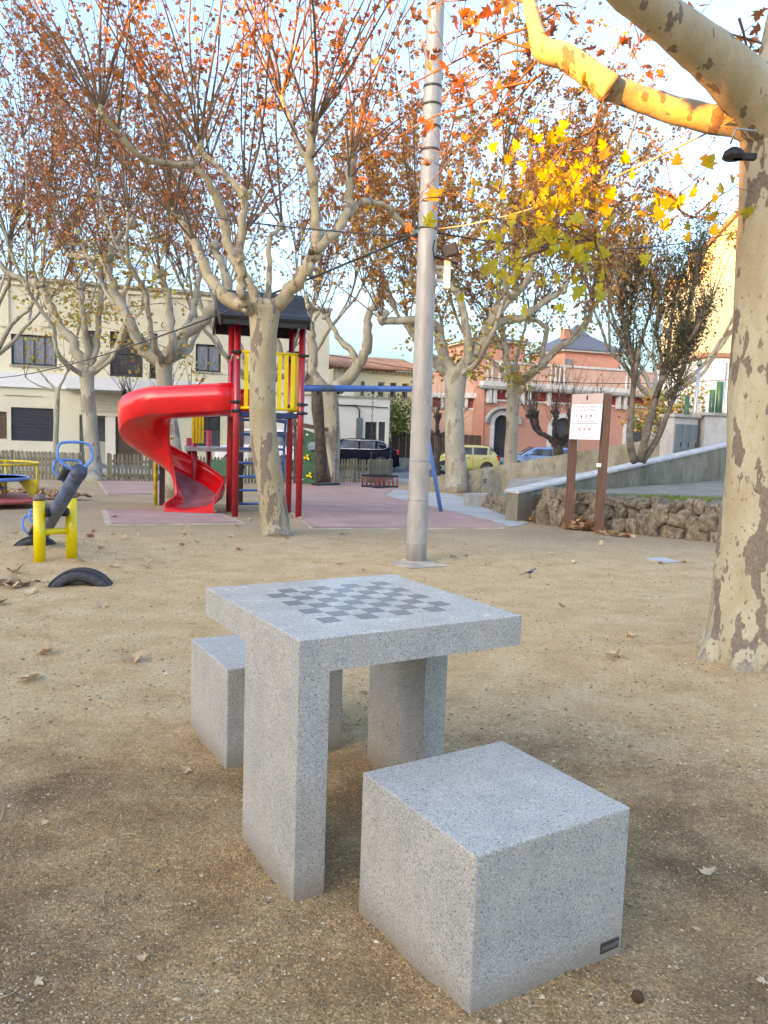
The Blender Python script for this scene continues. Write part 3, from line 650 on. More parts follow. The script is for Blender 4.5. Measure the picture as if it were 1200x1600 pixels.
# --- the plane tree in front of the playground tower (limbs traced)
Y1 = 10.15
def P1(pts, dy): return [PY(x, y, Y1+d) for (x, y), d in zip(pts, lerp_list(dy, len(pts)))]
random.seed(11)
t1 = [G(432, 837, -0.1)]+[PY(x, y, Y1) for x, y in ((430, 822), (424, 765), (413, 690), (411, 600), (412, 520), (414, 478))]
b1 = [0.215, 0.185, 0.172, 0.165, 0.158, 0.16, 0.20]
L1 = [(P1([(412, 486), (398, 484), (384, 478), (377, 455), (377, 420), (378, 375), (383, 305)], [0, -0.1, -0.35, -0.5, -0.6]), [0.12, 0.10, 0.095, 0.088, 0.08, 0.075, 0.075], 0.4),
      (P1([(383, 305), (362, 283), (345, 265), (328, 250), (312, 235)], [-0.6, -0.7]), [0.07, 0.06, 0.058, 0.055, 0.06]),
      (P1([(412, 486), (395, 478), (362, 469), (338, 445), (315, 408), (303, 379), (274, 342)], [0, 0.5, 1.1]), [0.14, 0.13, 0.12, 0.11, 0.098, 0.09, 0.075]),
      (P1([(408, 480), (385, 440), (362, 403), (352, 360), (344, 318), (322, 280), (303, 257)], [0, 0.3, 0.1]), [0.10, 0.085, 0.082, 0.085, 0.085, 0.06, 0.055], 0.3),
      (P1([(303, 257), (280, 258), (251, 254), (228, 248), (208, 236), (184, 206), (157, 178)], [0.1, -0.4, -0.9]), [0.055, 0.05, 0.055, 0.05, 0.052, 0.045, 0.045]),
      (P1([(416, 484), (440, 466), (467, 437), (486, 410), (493, 380), (490, 327), (485, 251), (487, 201)], [0, -0.2, -0.5]), [0.15, 0.125, 0.115, 0.105, 0.10, 0.09, 0.08, 0.085]),
      (P1([(492, 392), (525, 362), (543, 335), (546, 305), (545, 280), (551, 245)], [-0.3, 0.4]), [0.085, 0.082, 0.078, 0.07, 0.065, 0.065]),
      (P1([(543, 340), (556, 322), (572, 315), (590, 318), (607, 327), (630, 350), (648, 364)], [0.1, 0.8]), [0.06, 0.062, 0.06, 0.055, 0.055, 0.055, 0.05], 0.5),
      (P1([(412, 480), (420, 455), (421, 415), (421, 373), (432, 362), (441, 356)], [0.3, 0.8]), [0.06, 0.055, 0.05, 0.052, 0.04, 0.04], 0.3),
      (P1([(485, 255), (470, 235), (458, 200), (440, 150)], [-0.4, 0.6]), [0.05, 0.045, 0.04, 0.04]),
      ]
make_tree('plane_tree', 'pollarded plane tree with mottled cream trunk standing in front of the red slide tower', 'tree', t1, b1, L1, M_bark_mid, M_shoot, L_rust, 0.072, 9, 3.6, 10, 3, 5, 12, 1.0, 0.0155, hang=0.7, lscale=(0.73, 1.0))

# --- big plane tree at the right edge
Y0 = 4.75; random.seed(5)
def P0(pts, dy): return [PY(x, y, Y0+d) for (x, y), d in zip(pts, lerp_list(dy, len(pts)))]
b0 = G(1176, 1030)
tr0 = [Vector((b0.x, Y0, -0.15))]+P0([(1180, 1010), (1184, 940), (1192, 850), (1199, 700), (1207, 520), (1215, 340), (1222, 210), (1228, 130)], [0, 0])
limb0 = [(P0([(1224, 225), (1190, 160), (1130, 105), (1065, 50), (985, -15), (900, -100)], [0, -0.25, -0.7]), [0.19, 0.165, 0.138, 0.125, 0.112, 0.10], 0),
         (P0([(1222, 222), (1160, 193), (1098, 184), (1030, 165), (962, 140), (948, 137)], [0, 0.05, 0.1, 0.0]), [0.12, 0.094, 0.082, 0.083, 0.08, 0.085], 0),
         (P0([(955, 140), (918, 112), (882, 88), (850, 78), (838, 48), (828, 5), (816, -60)], [0.0, 0.1]), [0.082, 0.072, 0.075, 0.074, 0.05, 0.045, 0.04], 0),
         (P0([(1226, 160), (1240, 60), (1260, -80), (1290, -260)], [0, 0.3]), [0.19, 0.17, 0.15, 0.12], 0)]
base0 = Vector((b0.x, Y0, 0))
big = make_tree('plane_tree', 'large mottled plane tree at the right edge with one limb lit golden', 'tree', tr0, [0.34, 0.305, 0.262, 0.245, 0.232, 0.222, 0.215, 0.22, 0.22], limb0, M_bark_near, M_shoot, L_yellow, 0.1, 0, 2, 0, 0, 5, 22, lscale=(1.0, 0.12))
for a in (2.2, 3.3, 4.1, 4.9, 5.8):
    c_, s_ = cos(a), sin(a); mb = MB(); mb.tube([(c_*.2, s_*.2, .34), (c_*.31, s_*.31, .10), (c_*.40, s_*.40, -.01), (c_*.52, s_*.52, -.07)], [.09, .10, .075, .04], 9, wob=.5); build(mb, 'root_flare', M_bark_near, big)
# drooping twigs with large yellow leaves, each leaf a part
lm = []
for q in range(5):
    tv, tf = leaf_template(5, (0.25, -0.2, 0.5, 0.1, 0.4)[q]); m = MB(); m.add(tv*1.0, tf); m.tube([(0, -0.14, 0), (0.01, -0.45, 0.02), (0.03, -0.75, 0.1)], 0.012, 3, caps=False); lm.append(m.mesh('leaf', L_yellow))
tw = MB(); nleaf = 0; near_twigs = []
def drape(p0, p1, sag, n=6, r=0.007, leaves=6, spread=0.16, tips=1.0, size=0.12, up=0.0):
    global nleaf
    pts = []
    for i in range(n+1):
        f = i/n; pts.append(p0.lerp(p1, f)+Vector((0, 0, -sag*4*f*(1-f)))+rv(0.015))
    tw.tube(pts, [r*(1-0.7*i/n) for i in range(n+1)], 5, caps=False)
    for k in range(leaves):
        f = 1-(random.random()**1.3)*tips; j = min(int(f*n), n-1); q = pts[j].lerp(pts[j+1], f*n-j)
        e_ = q+rv(spread)+Vector((0, 0, -0.03)); tw.tube([q, (q+e_)/2+rv(0.02), e_], [0.0025, 0.002, 0.0014], 3, caps=False)
        o = link('leaf', random.choice(lm), big); s = size*random.uniform(0.65, 1.15); o.scale = (s, s, s)
        o.rotation_euler = (random.gauss(1.45, 0.5), random.gauss(0, 0.6), random.uniform(0, 6.28)); o.location = e_-base0; nleaf += 1
for a, b, s, l in [((935, 155), (925, 330), -0.02, 8), ((938, 158), (900, 390), -0.05, 11), ((925, 330), (830, 330), 0.02, 9), ((925, 320), (760, 300), -0.04, 9), ((920, 345), (850, 400), 0.0, 9),
                   ((925, 300), (965, 250), 0.0, 6), ((930, 320), (960, 380), 0.02, 8), ((935, 160), (905, 230), 0.0, 6), ((935, 155), (840, 240), -0.06, 8), ((880, 340), (790, 370), 0.0, 6), ((845, 330), (700, 262), -0.05, 8),
                   ((930, 260), (850, 230), -0.02, 9), ((925, 335), (880, 300), 0, 6), ((930, 240), (990, 300), 0.02, 5), ((920, 350), (905, 410), 0, 6), ((700, 262), (660, 270), 0, 1),
                   ((1000, 165), (1055, 270), -0.12, 0), ((1050, 255), (1100, 300), 0.05, 5), ((1055, 270), (1085, 240), 0, 5), ((1060, 290), (1030, 330), 0, 4), ((1060, 285), (1140, 290), 0.03, 6), ((1090, 290), (1150, 250), 0, 4), ((1050, 262), (1020, 250), 0, 3), ((870, 85), (895, 60), 0, 0), ((985, 190), (1010, 100), -0.02, 2), ((930, 155), (965, 90), -0.03, 1)]:
    drape(PY(*a, Y0+random.uniform(-0.1, 0.1)), PY(*b, Y0+random.uniform(-0.35, 0.35)), s, leaves=l, size=0.088, tips=0.8, spread=0.15)
for i in range(17):
    ax, ay = random.uniform(800, 950), random.uniform(170, 330); drape(PY(ax, ay, Y0+random.uniform(-.1, .3)), PY(ax+random.uniform(-150, 60), ay+random.uniform(10, 110), Y0+random.uniform(-.3, .5)), random.uniform(-.03, .03), leaves=7, size=0.075, tips=0.9, spread=0.15, r=.004)
tag(build(tw, 'twigs', M_shoot, big, off=base0), kind='stuff')
# sparse rusty twigs reaching in from the top right and over the pole
tw2 = MB(); LP = []
for a, b, dy in [((830, 0), (600, 130), 0.6), ((835, 40), (700, 20), 0.4), ((832, 165/2), (560, 215), 1.0), ((845, 80), (640, 290), 1.2), ((1060, -20), (980, 60), 0), ((1200, 60), (1080, 30), .2), ((1160, -10), (1180, 150), .1), ((850, 70), (760, 160), .5), ((838, 30), (740, 90), .3), ((820, -40), (640, -20), .5), ((825, 10), (900, -30), .3), ((840, 60), (700, 200), .8), ((1200, 120), (1120, 60), .3), ((1240, 40), (1040, 20), .1)]:
    p0 = PY(*a, Y0+0.1); p1 = PY(*b, Y0+0.1+dy); pts = [p0.lerp(p1, i/6)+rv(0.02)+Vector((0, 0, 0.05*sin(pi*i/6))) for i in range(7)]
    tw2.tube(pts, [0.009*(1-0.7*i/6) for i in range(7)], 4, caps=False)
    for k in range(7):
        q = pts[random.randint(1, 6)]; e_ = q+rv(0.2)+Vector((0, 0, 0.05)); tw2.tube([q, e_], [0.0035, 0.0015], 3, caps=False)
        for _ in range(2): LP.append(e_+rv(0.06))
tag(build(tw2, 'fine_twigs', M_shoot, big, off=base0), kind='stuff'); leaf_cloud('leaves', LP, 0.075, L_rust, big, base0, 5)

q0 = PY(900, -100, Y0-0.7); ah = Vector((-SDIR.x, -SDIR.y, 0)).normalized(); rh = Vector((ah.y, -ah.x, 0)); LP = []; tw3 = MB()  # unseen leafy branch added overhead to keep the sun off the upper limb
def sd(s_, d_, z): return ah*d_+rh*s_+Vector((0, 0, z))
tw3.tube([q0, sd(-1.7, 2.4, 4.9), sd(-1.6, 1.2, 5.3), sd(-1.5, -.6, 5.5)], [.10, .08, .06, .03], 10)
for i in range(120):
    p = sd(random.uniform(-2.5, -.9), random.uniform(-.6, 2.3), random.uniform(4.0, 5.6)); a_ = sd(-1.65+random.uniform(-.1, .1), random.uniform(-.4, 2.4), 5.1); tw3.tube([a_, (a_+p)/2+rv(.1), p], [.014, .01, .004], 3, caps=False)
    for j in range(62): f = random.random(); LP.append(a_.lerp(p, f)+rv(.16))
LP = [v for v in LP if v.dot(rh) > -2.3 and v.z > 3.70+(2.6-v.dot(ah))*0.176]  # leaf cluster trimmed so the lower limb still catches the sun
tag(build(tw3, 'shade_twigs', M_shoot, big, off=base0), kind='stuff'); leaf_cloud('leaves', LP, 0.13, L_rust, big, base0, 5)
# --- trees further back
def straight(bp, tp, n=4, w=0.05):
    bp = Vector(bp); tp = Vector(tp); return [bp-Vector((0, 0, 0.15))]+[bp.lerp(tp, i/n)+(rv(w) if 0 < i < n else Vector()) for i in range(n+1)]
random.seed(21); Y2 = 17.0
f2 = PY(256, 562, Y2); L2 = [([f2, PY(225, 550, Y2), PY(205, 515, Y2-.2), PY(180, 450, Y2-.3), PY(165, 410, Y2-.3)], [0.2, 0.18, 0.15, 0.13, 0.12]),
    ([f2, PY(268, 552, Y2-.3), PY(266, 500, Y2-.5), PY(258, 450, Y2-.6), PY(250, 430, Y2-.6)], [0.15, 0.12, 0.11, 0.10, 0.1]),
    ([f2, PY(285, 530, Y2+.1), PY(320, 495, Y2), PY(350, 470, Y2-.2), PY(352, 430, Y2-.3), PY(335, 390, Y2-.2)], [0.2, 0.18, 0.165, 0.15, 0.13, 0.11]),
    ([PY(165, 410, Y2-.3), PY(140, 403, Y2-.3), PY(110, 400, Y2)], [0.1, 0.08, 0.08]), ([PY(165, 410, Y2-.3), PY(178, 380, Y2+.3), PY(205, 350, Y2+.5)], [0.1, 0.09, 0.08]),
    ([f2, PY(275, 540, Y2+.8), PY(300, 490, Y2+1.6), PY(315, 420, Y2+2)], [0.15, 0.12, 0.1, 0.09])]+auto_limbs(f2, 3, 2.2, 2.6, 0.13, 22, 0.6)
make_tree('plane_tree', 'plane tree with smooth pale trunk rising directly behind the red spiral slide', 'tree', [G(274, 776, -.1)]+[PY(x, y, Y2) for x, y in ((272, 760), (270, 700), (262, 640), (257, 590), (256, 560))], [0.23, 0.195, 0.18, 0.17, 0.165, 0.2], L2, M_bark_far, M_shoot_far, L_left, 0.088, 24, 5.6, 7, 4, 3, 9, 1.1, 0.015, lscale=(0.8, 1.0), low=30)
random.seed(31); Y3 = 25.3
f3 = PY(135, 585, Y3); L3 = [([f3, PY(118, 545, Y3), PY(92, 505, Y3), PY(75, 470, Y3), PY(62, 447, Y3)], [0.24, 0.2, 0.18, 0.16, 0.15]), ([PY(62, 447, Y3), PY(40, 438, Y3), PY(12, 425, Y3), PY(-10, 400, Y3)], [0.14, 0.13, 0.12, 0.1]),
    ([f3, PY(136, 540, Y3), PY(130, 490, Y3-.2), PY(126, 450, Y3-.3)], [0.18, 0.15, 0.14, 0.13]), ([f3, PY(150, 540, Y3+.2), PY(156, 480, Y3+.2), PY(160, 450, Y3+.3)], [0.17, 0.14, 0.13, 0.12]),
    ([f3, PY(165, 560, Y3), PY(185, 540, Y3), PY(195, 505, Y3), PY(192, 470, Y3), PY(205, 430, Y3)], [0.2, 0.16, 0.14, 0.13, 0.12, 0.11])]+auto_limbs(f3, 3, 3, 4, 0.15, 32, 0.2)
make_tree('plane_tree', 'pale plane tree by the gap in the picket fence, before the garage shutter', 'tree', [G(148, 752, -.1)]+[PY(x, y, Y3) for x, y in ((147, 735), (143, 690), (139, 640), (136, 600), (135, 583))], [0.28, 0.25, 0.225, 0.21, 0.2, 0.24], L3, M_bark_far, M_shoot_far, L_left, 0.105, 25, 6.4, 7, 4, 3, 8, 1.1, 0.016, lscale=(0.78, 1.0), low=34)
random.seed(41); Y4 = 27.5
f4 = PY(505, 612, Y4); L4 = [([f4, PY(490, 585, Y4), PY(487, 540, Y4), PY(482, 500, Y4), PY(480, 480, Y4)], [0.24, 0.2, 0.17, 0.15, 0.16], .6), ([f4, PY(535, 600, Y4), PY(560, 570, Y4), PY(572, 540, Y4), PY(576, 500, Y4), PY(590, 470, Y4)], [0.26, 0.24, 0.2, 0.18, 0.16, 0.15]),
    ([f4, PY(480, 590, Y4), PY(462, 585, Y4-.4), PY(445, 570, Y4-.8), PY(430, 520, Y4-1)], [0.2, 0.18, 0.15, 0.13, 0.12], .6), ([PY(560, 570, Y4), PY(545, 545, Y4), PY(527, 525, Y4), PY(510, 495, Y4)], [0.14, 0.12, 0.1, 0.1], .6)]
make_tree('plane_tree', 'plane tree with yellow-green leaves just behind the blue swing beam', 'tree', [G(517, 757, -.1)]+[PY(x, y, Y4) for x, y in ((516, 745), (518, 700), (518, 650), (512, 620), (506, 605))], [0.36, 0.32, 0.29, 0.28, 0.30, 0.33], L4, M_bark_far, M_shoot_far, L_mixed, 0.12, 8, 4.2, 7, 4, 3, 8, 0.7, 0.018)
random.seed(45)
dk = MB(); dk.tube([PY(505, 758, 26.5), PY(502, 740, 26), PY(500, 680, 26), PY(497, 640, 26), PY(494, 604, 26)], [0.24, 0.2, 0.19, 0.21, 0.17], 9, wob=0.35)
tag(build(dk, 'dead_trunk', M_bark_dark, None), 'dark rough bare tree trunk beside the green climbing panel', 'tree trunk')
random.seed(51); Y5 = 25.0
f5 = PY(712, 585, Y5); L5 = [([f5, PY(695, 560, Y5), PY(685, 520, Y5), PY(668, 500, Y5-.3), PY(640, 498, Y5-.5), PY(598, 502, Y5-.6)], [0.26, 0.22, 0.2, 0.19, 0.17, 0.15]), ([f5, PY(688, 575, Y5+.5), PY(672, 555, Y5+1), PY(655, 540, Y5+1.3), PY(640, 510, Y5+1.6)], [0.22, 0.18, 0.16, 0.14, 0.13]),
    ([f5, PY(727, 572, Y5), PY(745, 550, Y5), PY(760, 520, Y5), PY(772, 490, Y5-.2), PY(800, 465, Y5-.3)], [0.28, 0.25, 0.23, 0.2, 0.17, 0.15]), ([PY(760, 520, Y5), PY(790, 500, Y5+.3), PY(820, 495, Y5+.3), PY(850, 470, Y5+.3), PY(880, 455, Y5+.3)], [0.18, 0.17, 0.15, 0.13, 0.12]),
    ([PY(730, 572, Y5), PY(732, 530, Y5-.3), PY(724, 490, Y5-.5), PY(715, 460, Y5-.6), PY(690, 430, Y5-.6)], [0.17, 0.16, 0.15, 0.14, 0.12]), ([PY(800, 465, Y5-.3), PY(822, 440, Y5-.5), PY(835, 400, Y5-.6)], [0.13, 0.12, 0.11]),
    ([PY(668, 500, Y5-.3), PY(660, 470, Y5-.2), PY(640, 440, Y5)], [0.13, 0.12, 0.11])]+auto_limbs(f5, 4, 3.6, 4.0, 0.16, 52, 0.5)
make_tree('plane_tree', 'plane tree with pale grey trunk and wide brown crown, right of the lamp pole', 'tree', [G(712, 770, -.1)]+[PY(x, y, Y5) for x, y in ((713, 755), (711, 700), (709, 640), (711, 605), (712, 580))], [0.44, 0.36, 0.31, 0.30, 0.33, 0.36], L5, M_bark_far, M_shoot_far, L_brown, 0.13, 28, 6.0, 9, 5, 3, 9, 1.1, 0.018, lscale=(0.85, 1.0), low=44)
random.seed(61); Y6 = 30.0
f6 = PY(803, 600, Y6); L6 = [([f6, PY(797, 580, Y6), PY(788, 545, Y6), PY(785, 515, Y6)], [0.2, 0.17, 0.15, 0.13]), ([f6, PY(822, 590, Y6), PY(845, 572, Y6), PY(868, 545, Y6), PY(895, 530, Y6), PY(920, 500, Y6)], [0.22, 0.2, 0.17, 0.15, 0.13, 0.12]),
    ([PY(788, 545, Y6), PY(770, 530, Y6), PY(765, 520, Y6)], [0.14, 0.13, 0.12]), ([PY(845, 572, Y6), PY(850, 540, Y6+.5), PY(853, 510, Y6+.6), PY(830, 500, Y6+.6)], [0.13, 0.12, 0.12, 0.11])]+auto_limbs(f6, 3, 3.6, 4.2, 0.15, 62, 1.0)
make_tree('plane_tree', 'slimmer plane tree with forked pale trunk before the arched salmon house door', 'tree', [PY(798, 745, Y6)]+[PY(x, y, Y6) for x, y in ((797, 730), (799, 690), (801, 650), (802, 620), (803, 600))], [0.28, 0.25, 0.235, 0.23, 0.24, 0.28], L6, M_bark_far, M_shoot_far, L_brown, 0.135, 20, 6.4, 11, 5, 3, 8, 0.85, 0.018, lscale=(0.85, 1.0), low=44)
# distant plane trees filling the sky at the left and centre
for k, (px, py, Yk, lab, lm_, sl) in enumerate([(-60, 735, 29, 'plane tree mostly outside the left edge, its russet crown reaching in', L_left, 7.5), (395, 735, 33, 'russet plane tree far behind the playground tower', L_left, 6.8), (1015, 700, 34, 'pale-limbed plane tree behind the green posts on the right', L_brown, 4.5)]):
    random.seed(70+k); bs = PY(px, py, Yk); bs.z = -0.66; fk = bs+Vector((0.2, 0, 3.8))
    make_tree('plane_tree', lab, 'tree', straight(bs, fk), [0.3, 0.28, 0.25, 0.24, 0.24, 0.28], auto_limbs(fk, 6, 3.9, 4.0, 0.17, 80+k, k), M_bark_far, M_shoot_far, lm_, 0.14, 16, sl, 9, 3, 3, 7, 0.55, 0.022)
# dark pollarded trees in front of the salmon house
def pollard(px, Yk, zt, n, L, label, shootlen=2.6, sn=16, r=0.2, leafn=0):
    bs = PY(px, 700, Yk); bs.z = -0.6; fk = Vector((bs.x, Yk, zt)); random.seed(int(px))
    lim = []
    for i in range(n):
        a = 2*pi*i/n+random.uniform(-.3, .3); d = Vector((cos(a), sin(a)*0.6, 0)); lim.append(([fk, fk+d*L*0.4+Vector((0, 0, L*0.25)), fk+d*L*0.8+Vector((0, 0, L*0.45))+rv(.08), fk+d*L+Vector((0, 0, L*0.9))], [r*0.7, r*0.5, r*0.45, r*0.5]))
    return make_tree('pollarded_tree', label, 'tree', straight(bs, fk, 3, 0.06), [r*1.2, r, r*0.9, r*0.9, r], lim, M_bark_dark, M_twig_dark, L_brown, 0.12, leafn, shootlen, sn, 1, 3, 8, 0.75, 0.016)
pollard(872, 38, 1.0, 6, 1.5, 'dark pollarded tree with upright bare whips in front of the salmon house', 2.6, 14, 0.24)
pollard(684, 37, 1.2, 4, 1.0, 'small dark crooked bare tree beside the brown reed screen', 1.6, 7, 0.17)
pollard(240, 36.0, 1.2, 5, 1.6, 'black-knobbed bare pollard in front of the balcony doors', 2.4, 8, 0.16)
# slim young tree by the left shutter
random.seed(91); Y8 = 29.0; f8 = PY(90, 612, Y8)
make_tree('young_tree', 'slim young tree with few yellow leaves in front of the dark blue shutter', 'tree', [PY(86, 745, Y8)]+[PY(x, y, Y8) for x, y in ((86, 735), (87, 690), (89, 640), (90, 610))], [0.11, 0.10, 0.10, 0.09, 0.08],
    [([f8, PY(96, 598, Y8), PY(106, 580, Y8)], [0.07, 0.05, 0.04], .6), ([f8, PY(70, 590, Y8), PY(52, 570, Y8)], [0.05, 0.04, 0.03], .6), ([f8, PY(60, 602, Y8), PY(40, 590, Y8)], [0.04, 0.03, 0.02], .3)], M_bark_far, M_shoot_far, L_yellow, 0.15, 2, 1.6, 8, 1, 3, 7, 0.9, 0.014)

# --- multi-stemmed dark tree between the ramp walls
def olive_tree():
    random.seed(101); Yk = 15.6; base = PY(1000, 722, Yk); base.z = 0.55
    t = thing('multi_stem_tree', 'dark multi-stemmed small-leaved tree growing between the two concrete ramp walls', 'tree', base)
    stems = [([(992, 722), (984, 690), (986, 650), (990, 600), (988, 560), (975, 500), (965, 450)], 0.075), ([(1000, 722), (1012, 670), (1025, 620), (1037, 590), (1060, 560), (1085, 520), (1110, 470)], 0.085), ([(1004, 722), (1030, 680), (1045, 640), (1060, 600), (1075, 550)], 0.065), ([(1037, 592), (1045, 540), (1050, 490), (1060, 440)], 0.05), ([(990, 600), (1000, 540), (1015, 490), (1020, 450)], 0.045), ([(988, 560), (980, 520), (985, 470), (1000, 430)], 0.04), ([(1060, 560), (1070, 520), (1080, 460), (1090, 420)], 0.045), ([(1025, 620), (1035, 570), (1025, 520), (1030, 470)], 0.04)]
    sh = MB(); LP = []; Q = []
    for pts, r in stems:
        pp = [PY(x, y, Yk+0.5*i*random.uniform(-0.3, 0.3)) for i, (x, y) in enumerate(pts)]; sp = smooth_path(pp, 3); mb = MB(); mb.tube(sp, [r*(1-0.65*i/(len(sp)-1)) for i in range(len(sp))], 8, wob=0.15)
        build(mb, 'stem', M_bark_grey, t, off=base); Q += [(p, (sp[-1]-sp[0]).normalized()) for p in sp[len(sp)//2:]]
    for i in range(330):
        p, d0 = random.choice(Q); d = (d0*0.5+Vector((random.uniform(-.75, .75), random.uniform(-.75, .75), 0.75))).normalized(); L = random.uniform(0.5, 1.35); pts = [p]
        for j in range(4): d = (d+rv(0.16)+Vector((0, 0, .07))).normalized(); p = p+d*L/4; pts.append(p)
        sh.tube(pts, [0.013, 0.010, 0.008, 0.006, 0.003], 3, caps=False)
        for j in range(3):
            q = pts[random.randint(1, 4)]; e_ = q+rv(0.2)+Vector((0, 0, .08)); sh.tube([q, e_], [0.006, 0.003], 3, caps=False)
            for _ in range(9): LP.append(q.lerp(e_, random.uniform(.3, 1.2))+rv(0.10))
        for _ in range(6): LP.append(pts[random.randint(2, 4)]+rv(0.14))
    tag(build(sh, 'twigs', M_bark_grey, t, off=base), kind='stuff'); leaf_cloud('leaves', LP, 0.052, L_olive, t, base, 3)
olive_tree()
def bush(name, label, c, rx, ry, rz_, n, size, m, cat='bush'):
    random.seed(int(c[0]*10)); c = Vector(c); t = thing(name, label, cat, c); LP = []; sh = MB()
    for i in range(26):
        a = random.uniform(0, 6.28); e_ = c+Vector((cos(a)*rx*random.uniform(.2, .9), sin(a)*ry*random.uniform(.2, .9), rz_*random.uniform(.7, 1.9))); sh.tube([c, (c+e_)/2+rv(.1), e_], [0.02, 0.014, 0.006], 3, caps=False)
        for _ in range(n//26): LP.append(e_+Vector((random.gauss(0, rx*.24), random.gauss(0, ry*.24), random.gauss(0, rz_*.25))))
    tag(build(sh, 'stems', M_twig_dark, t, off=c), kind='stuff'); leaf_cloud('leaves', LP, size, m, t, c, 3)
bush('bush', 'bright green bush behind the brown reed screen left of the lamp pole', PY(612, 700, 45), 1.5, 1.0, 1.3, 1800, 0.17, L_green)
bush('bush', 'yellowing bush behind the upper ramp wall near the grey cabinet', PY(1040, 690, 24), 1.0, 0.8, 0.75, 1100, 0.12, L_mixed)

# ------------------------------------------------------------------ concrete ramp, walls, rough stones
def wallseg(name, A, B, zb, m, th, label=None, cat='wall', coping=None, cth=0.045, over=0.03):
    """A,B = top points; wall from zb up to the sloping top, thickness th away from the camera"""
    A = Vector(A); B = Vector(B); d = Vector((B.x-A.x, B.y-A.y, 0)); L = d.length; ex = d/L; ey = Vector((-ex.y, ex.x, 0))
    t = thing(name, label, cat, (A.x, A.y, zb), 0); o = Vector((A.x, A.y, zb)); mb = MB(); k = 14; vs = []
    for i in range(k+1):
        f = i/k; z = (A.z+(B.z-A.z)*f)-(cth if coping else 0)-zb; p = ex*(L*f)
        vs += [p, p+Vector((0, 0, z)), p+ey*th+Vector((0, 0, z)), p+ey*th]
    fs = [(0, 1, 2, 3), (4*k+3, 4*k+2, 4*k+1, 4*k)]
    for i in range(k):
        for j in range(4): fs.append((4*i+j, 4*i+4+j, 4*i+4+(j+1) % 4, 4*i+(j+1) % 4))
    mb.add(vs, fs); build(mb, 'wall_body', m, t, fixn=True)
    if coping:
        mb = MB(); a = Vector((0, 0, A.z-zb-cth/2)); b = ex*L+Vector((0, 0, B.z-zb-cth/2)); c = ey*(th/2)
        mb.bar(a+c-ex*over, b+c, th+2*over, cth); build(mb, 'coping', coping, t, bevel=0.008, seg=2, fixn=True)
    return t
wa, wb = PY(810, 767, 13.7), PY(1185, 684, 20.0)
wallseg('ramp_wall', wa, wb, -0.3, M_wall, 0.26, 'weathered concrete ramp wall with pale sloping coping, behind the sign', 'wall', M_coping, 0.05)
ba, bb = PY(664, 747, 25.5), PY(1120, 669, 22.5)
wallseg('ramp_wall', ba, bb, -0.7, M_wall, 0.25, 'mossy concrete back wall of the ramp rising in front of the parked cars', 'wall')
rs = MB(); rs.add([(2.45, 13.95, 0.1), (8.1, 19.3, 0.9), (9.2, 22.5, 0.85), (3.9, 24.9, 0.02), (2.75, 18.6, -0.02)], [(0, 1, 2), (0, 2, 3, 4)]); rs.add([(2.45, 13.95, -0.5), (2.45, 13.95, 0.1), (2.75, 18.6, -0.02), (2.75, 18.6, -0.8)], [(0, 1, 2, 3)])
struct(rs, 'ramp_path', mat('worn_ramp_concrete', (0.33, 0.31, 0.27), 0.95, var=0.35, vscale=1.6, bump=0.3, bscale=14, dirt=((0.2, 0.16, 0.11), 1.2, 0.5, 0.6)))
# planted terrace between the rough stones and the ramp
tp = MB(); tp.add([(2.9, 13.45, 0.36), (5.3, 10.75, 0.40), (9.5, 11.2, 0.42), (13, 20.6, 0.5), (8.1, 19.0, 0.47), (2.6, 13.8, 0.36)], [(0, 1, 2, 3, 4, 5)]); struct(tp, 'terrace_soil', M_turf)
tp = MB(); tp.add([(2.9, 13.7, 0.366), (5.2, 13.2, 0.392), (12.5, 15.6, 0.44), (13, 20.6, 0.505), (8.1, 18.98, 0.475)], [(0, 1, 2, 3, 4)]); struct(tp, 'terrace_path', mat('dusty_path', (0.22, 0.195, 0.155), .95, var=.25, vscale=2.2, bump=.3))
def grass():
    V = []; F = []; random.seed(3)
    for i in range(15000):
        u = random.random(); w = random.random(); y0 = 13.1-2.2*u*0.98; x0 = 3.15+2.15*u; x = x0+0.06+w*2.6*(0.3+u); y = y0+w*1.5*(0.35+0.6*u)
        if y > 13.35+0.3*(x-5.2)*0.4: continue
        if noise.noise(Vector((x*1.5, y*1.5, 0))) < -0.32 + 0.4*(x < 4.0): continue
        a = random.uniform(0, 6.28); h = random.uniform(0.03, 0.085); wd = 0.006; b = len(V); z = 0.385
        V += [(x-wd*cos(a), y-wd*sin(a), z), (x+wd*cos(a), y+wd*sin(a), z), (x+random.uniform(-.03, .03), y+random.uniform(-.03, .03), z+h)]; F.append((b, b+1, b+2))
    me = bpy.data.meshes.new('grass'); me.from_pydata(V, [], F); me.materials.append(M_grass); tag(link('grass', me), 'short green grass on the terrace above the rough stone wall', 'grass', kind='stuff')
grass()
def rock_mesh(seed, sub=3):
    bm = bmesh.new(); bmesh.ops.create_icosphere(bm, subdivisions=sub, radius=0.5)
    o = Vector((seed*7.3, seed*3.1, seed*1.7))
    for v in bm.verts:
        n = v.co.normalized(); c = Vector([math.copysign(abs(x)**0.62, x) for x in n])*0.46
        k = 1+0.30*noise.noise(c*2.4+o)+0.24*noise.noise(c*5.5+o)+0.14*noise.noise(c*13+o)
        v.co = c*k
    me = bpy.data.meshes.new('stone'); bm.to_mesh(me); bm.free()
    me.materials.append(M_rock); me.polygons.foreach_set('use_smooth', [True]*len(me.polygons)); return me
RK = [rock_mesh(i+1) for i in range(8)]
random.seed(13)
sw = thing('rough_stone_wall', 'low wall of rough brown rocks behind the sign posts', 'stone wall', (2.6, 13.35, -0.1))
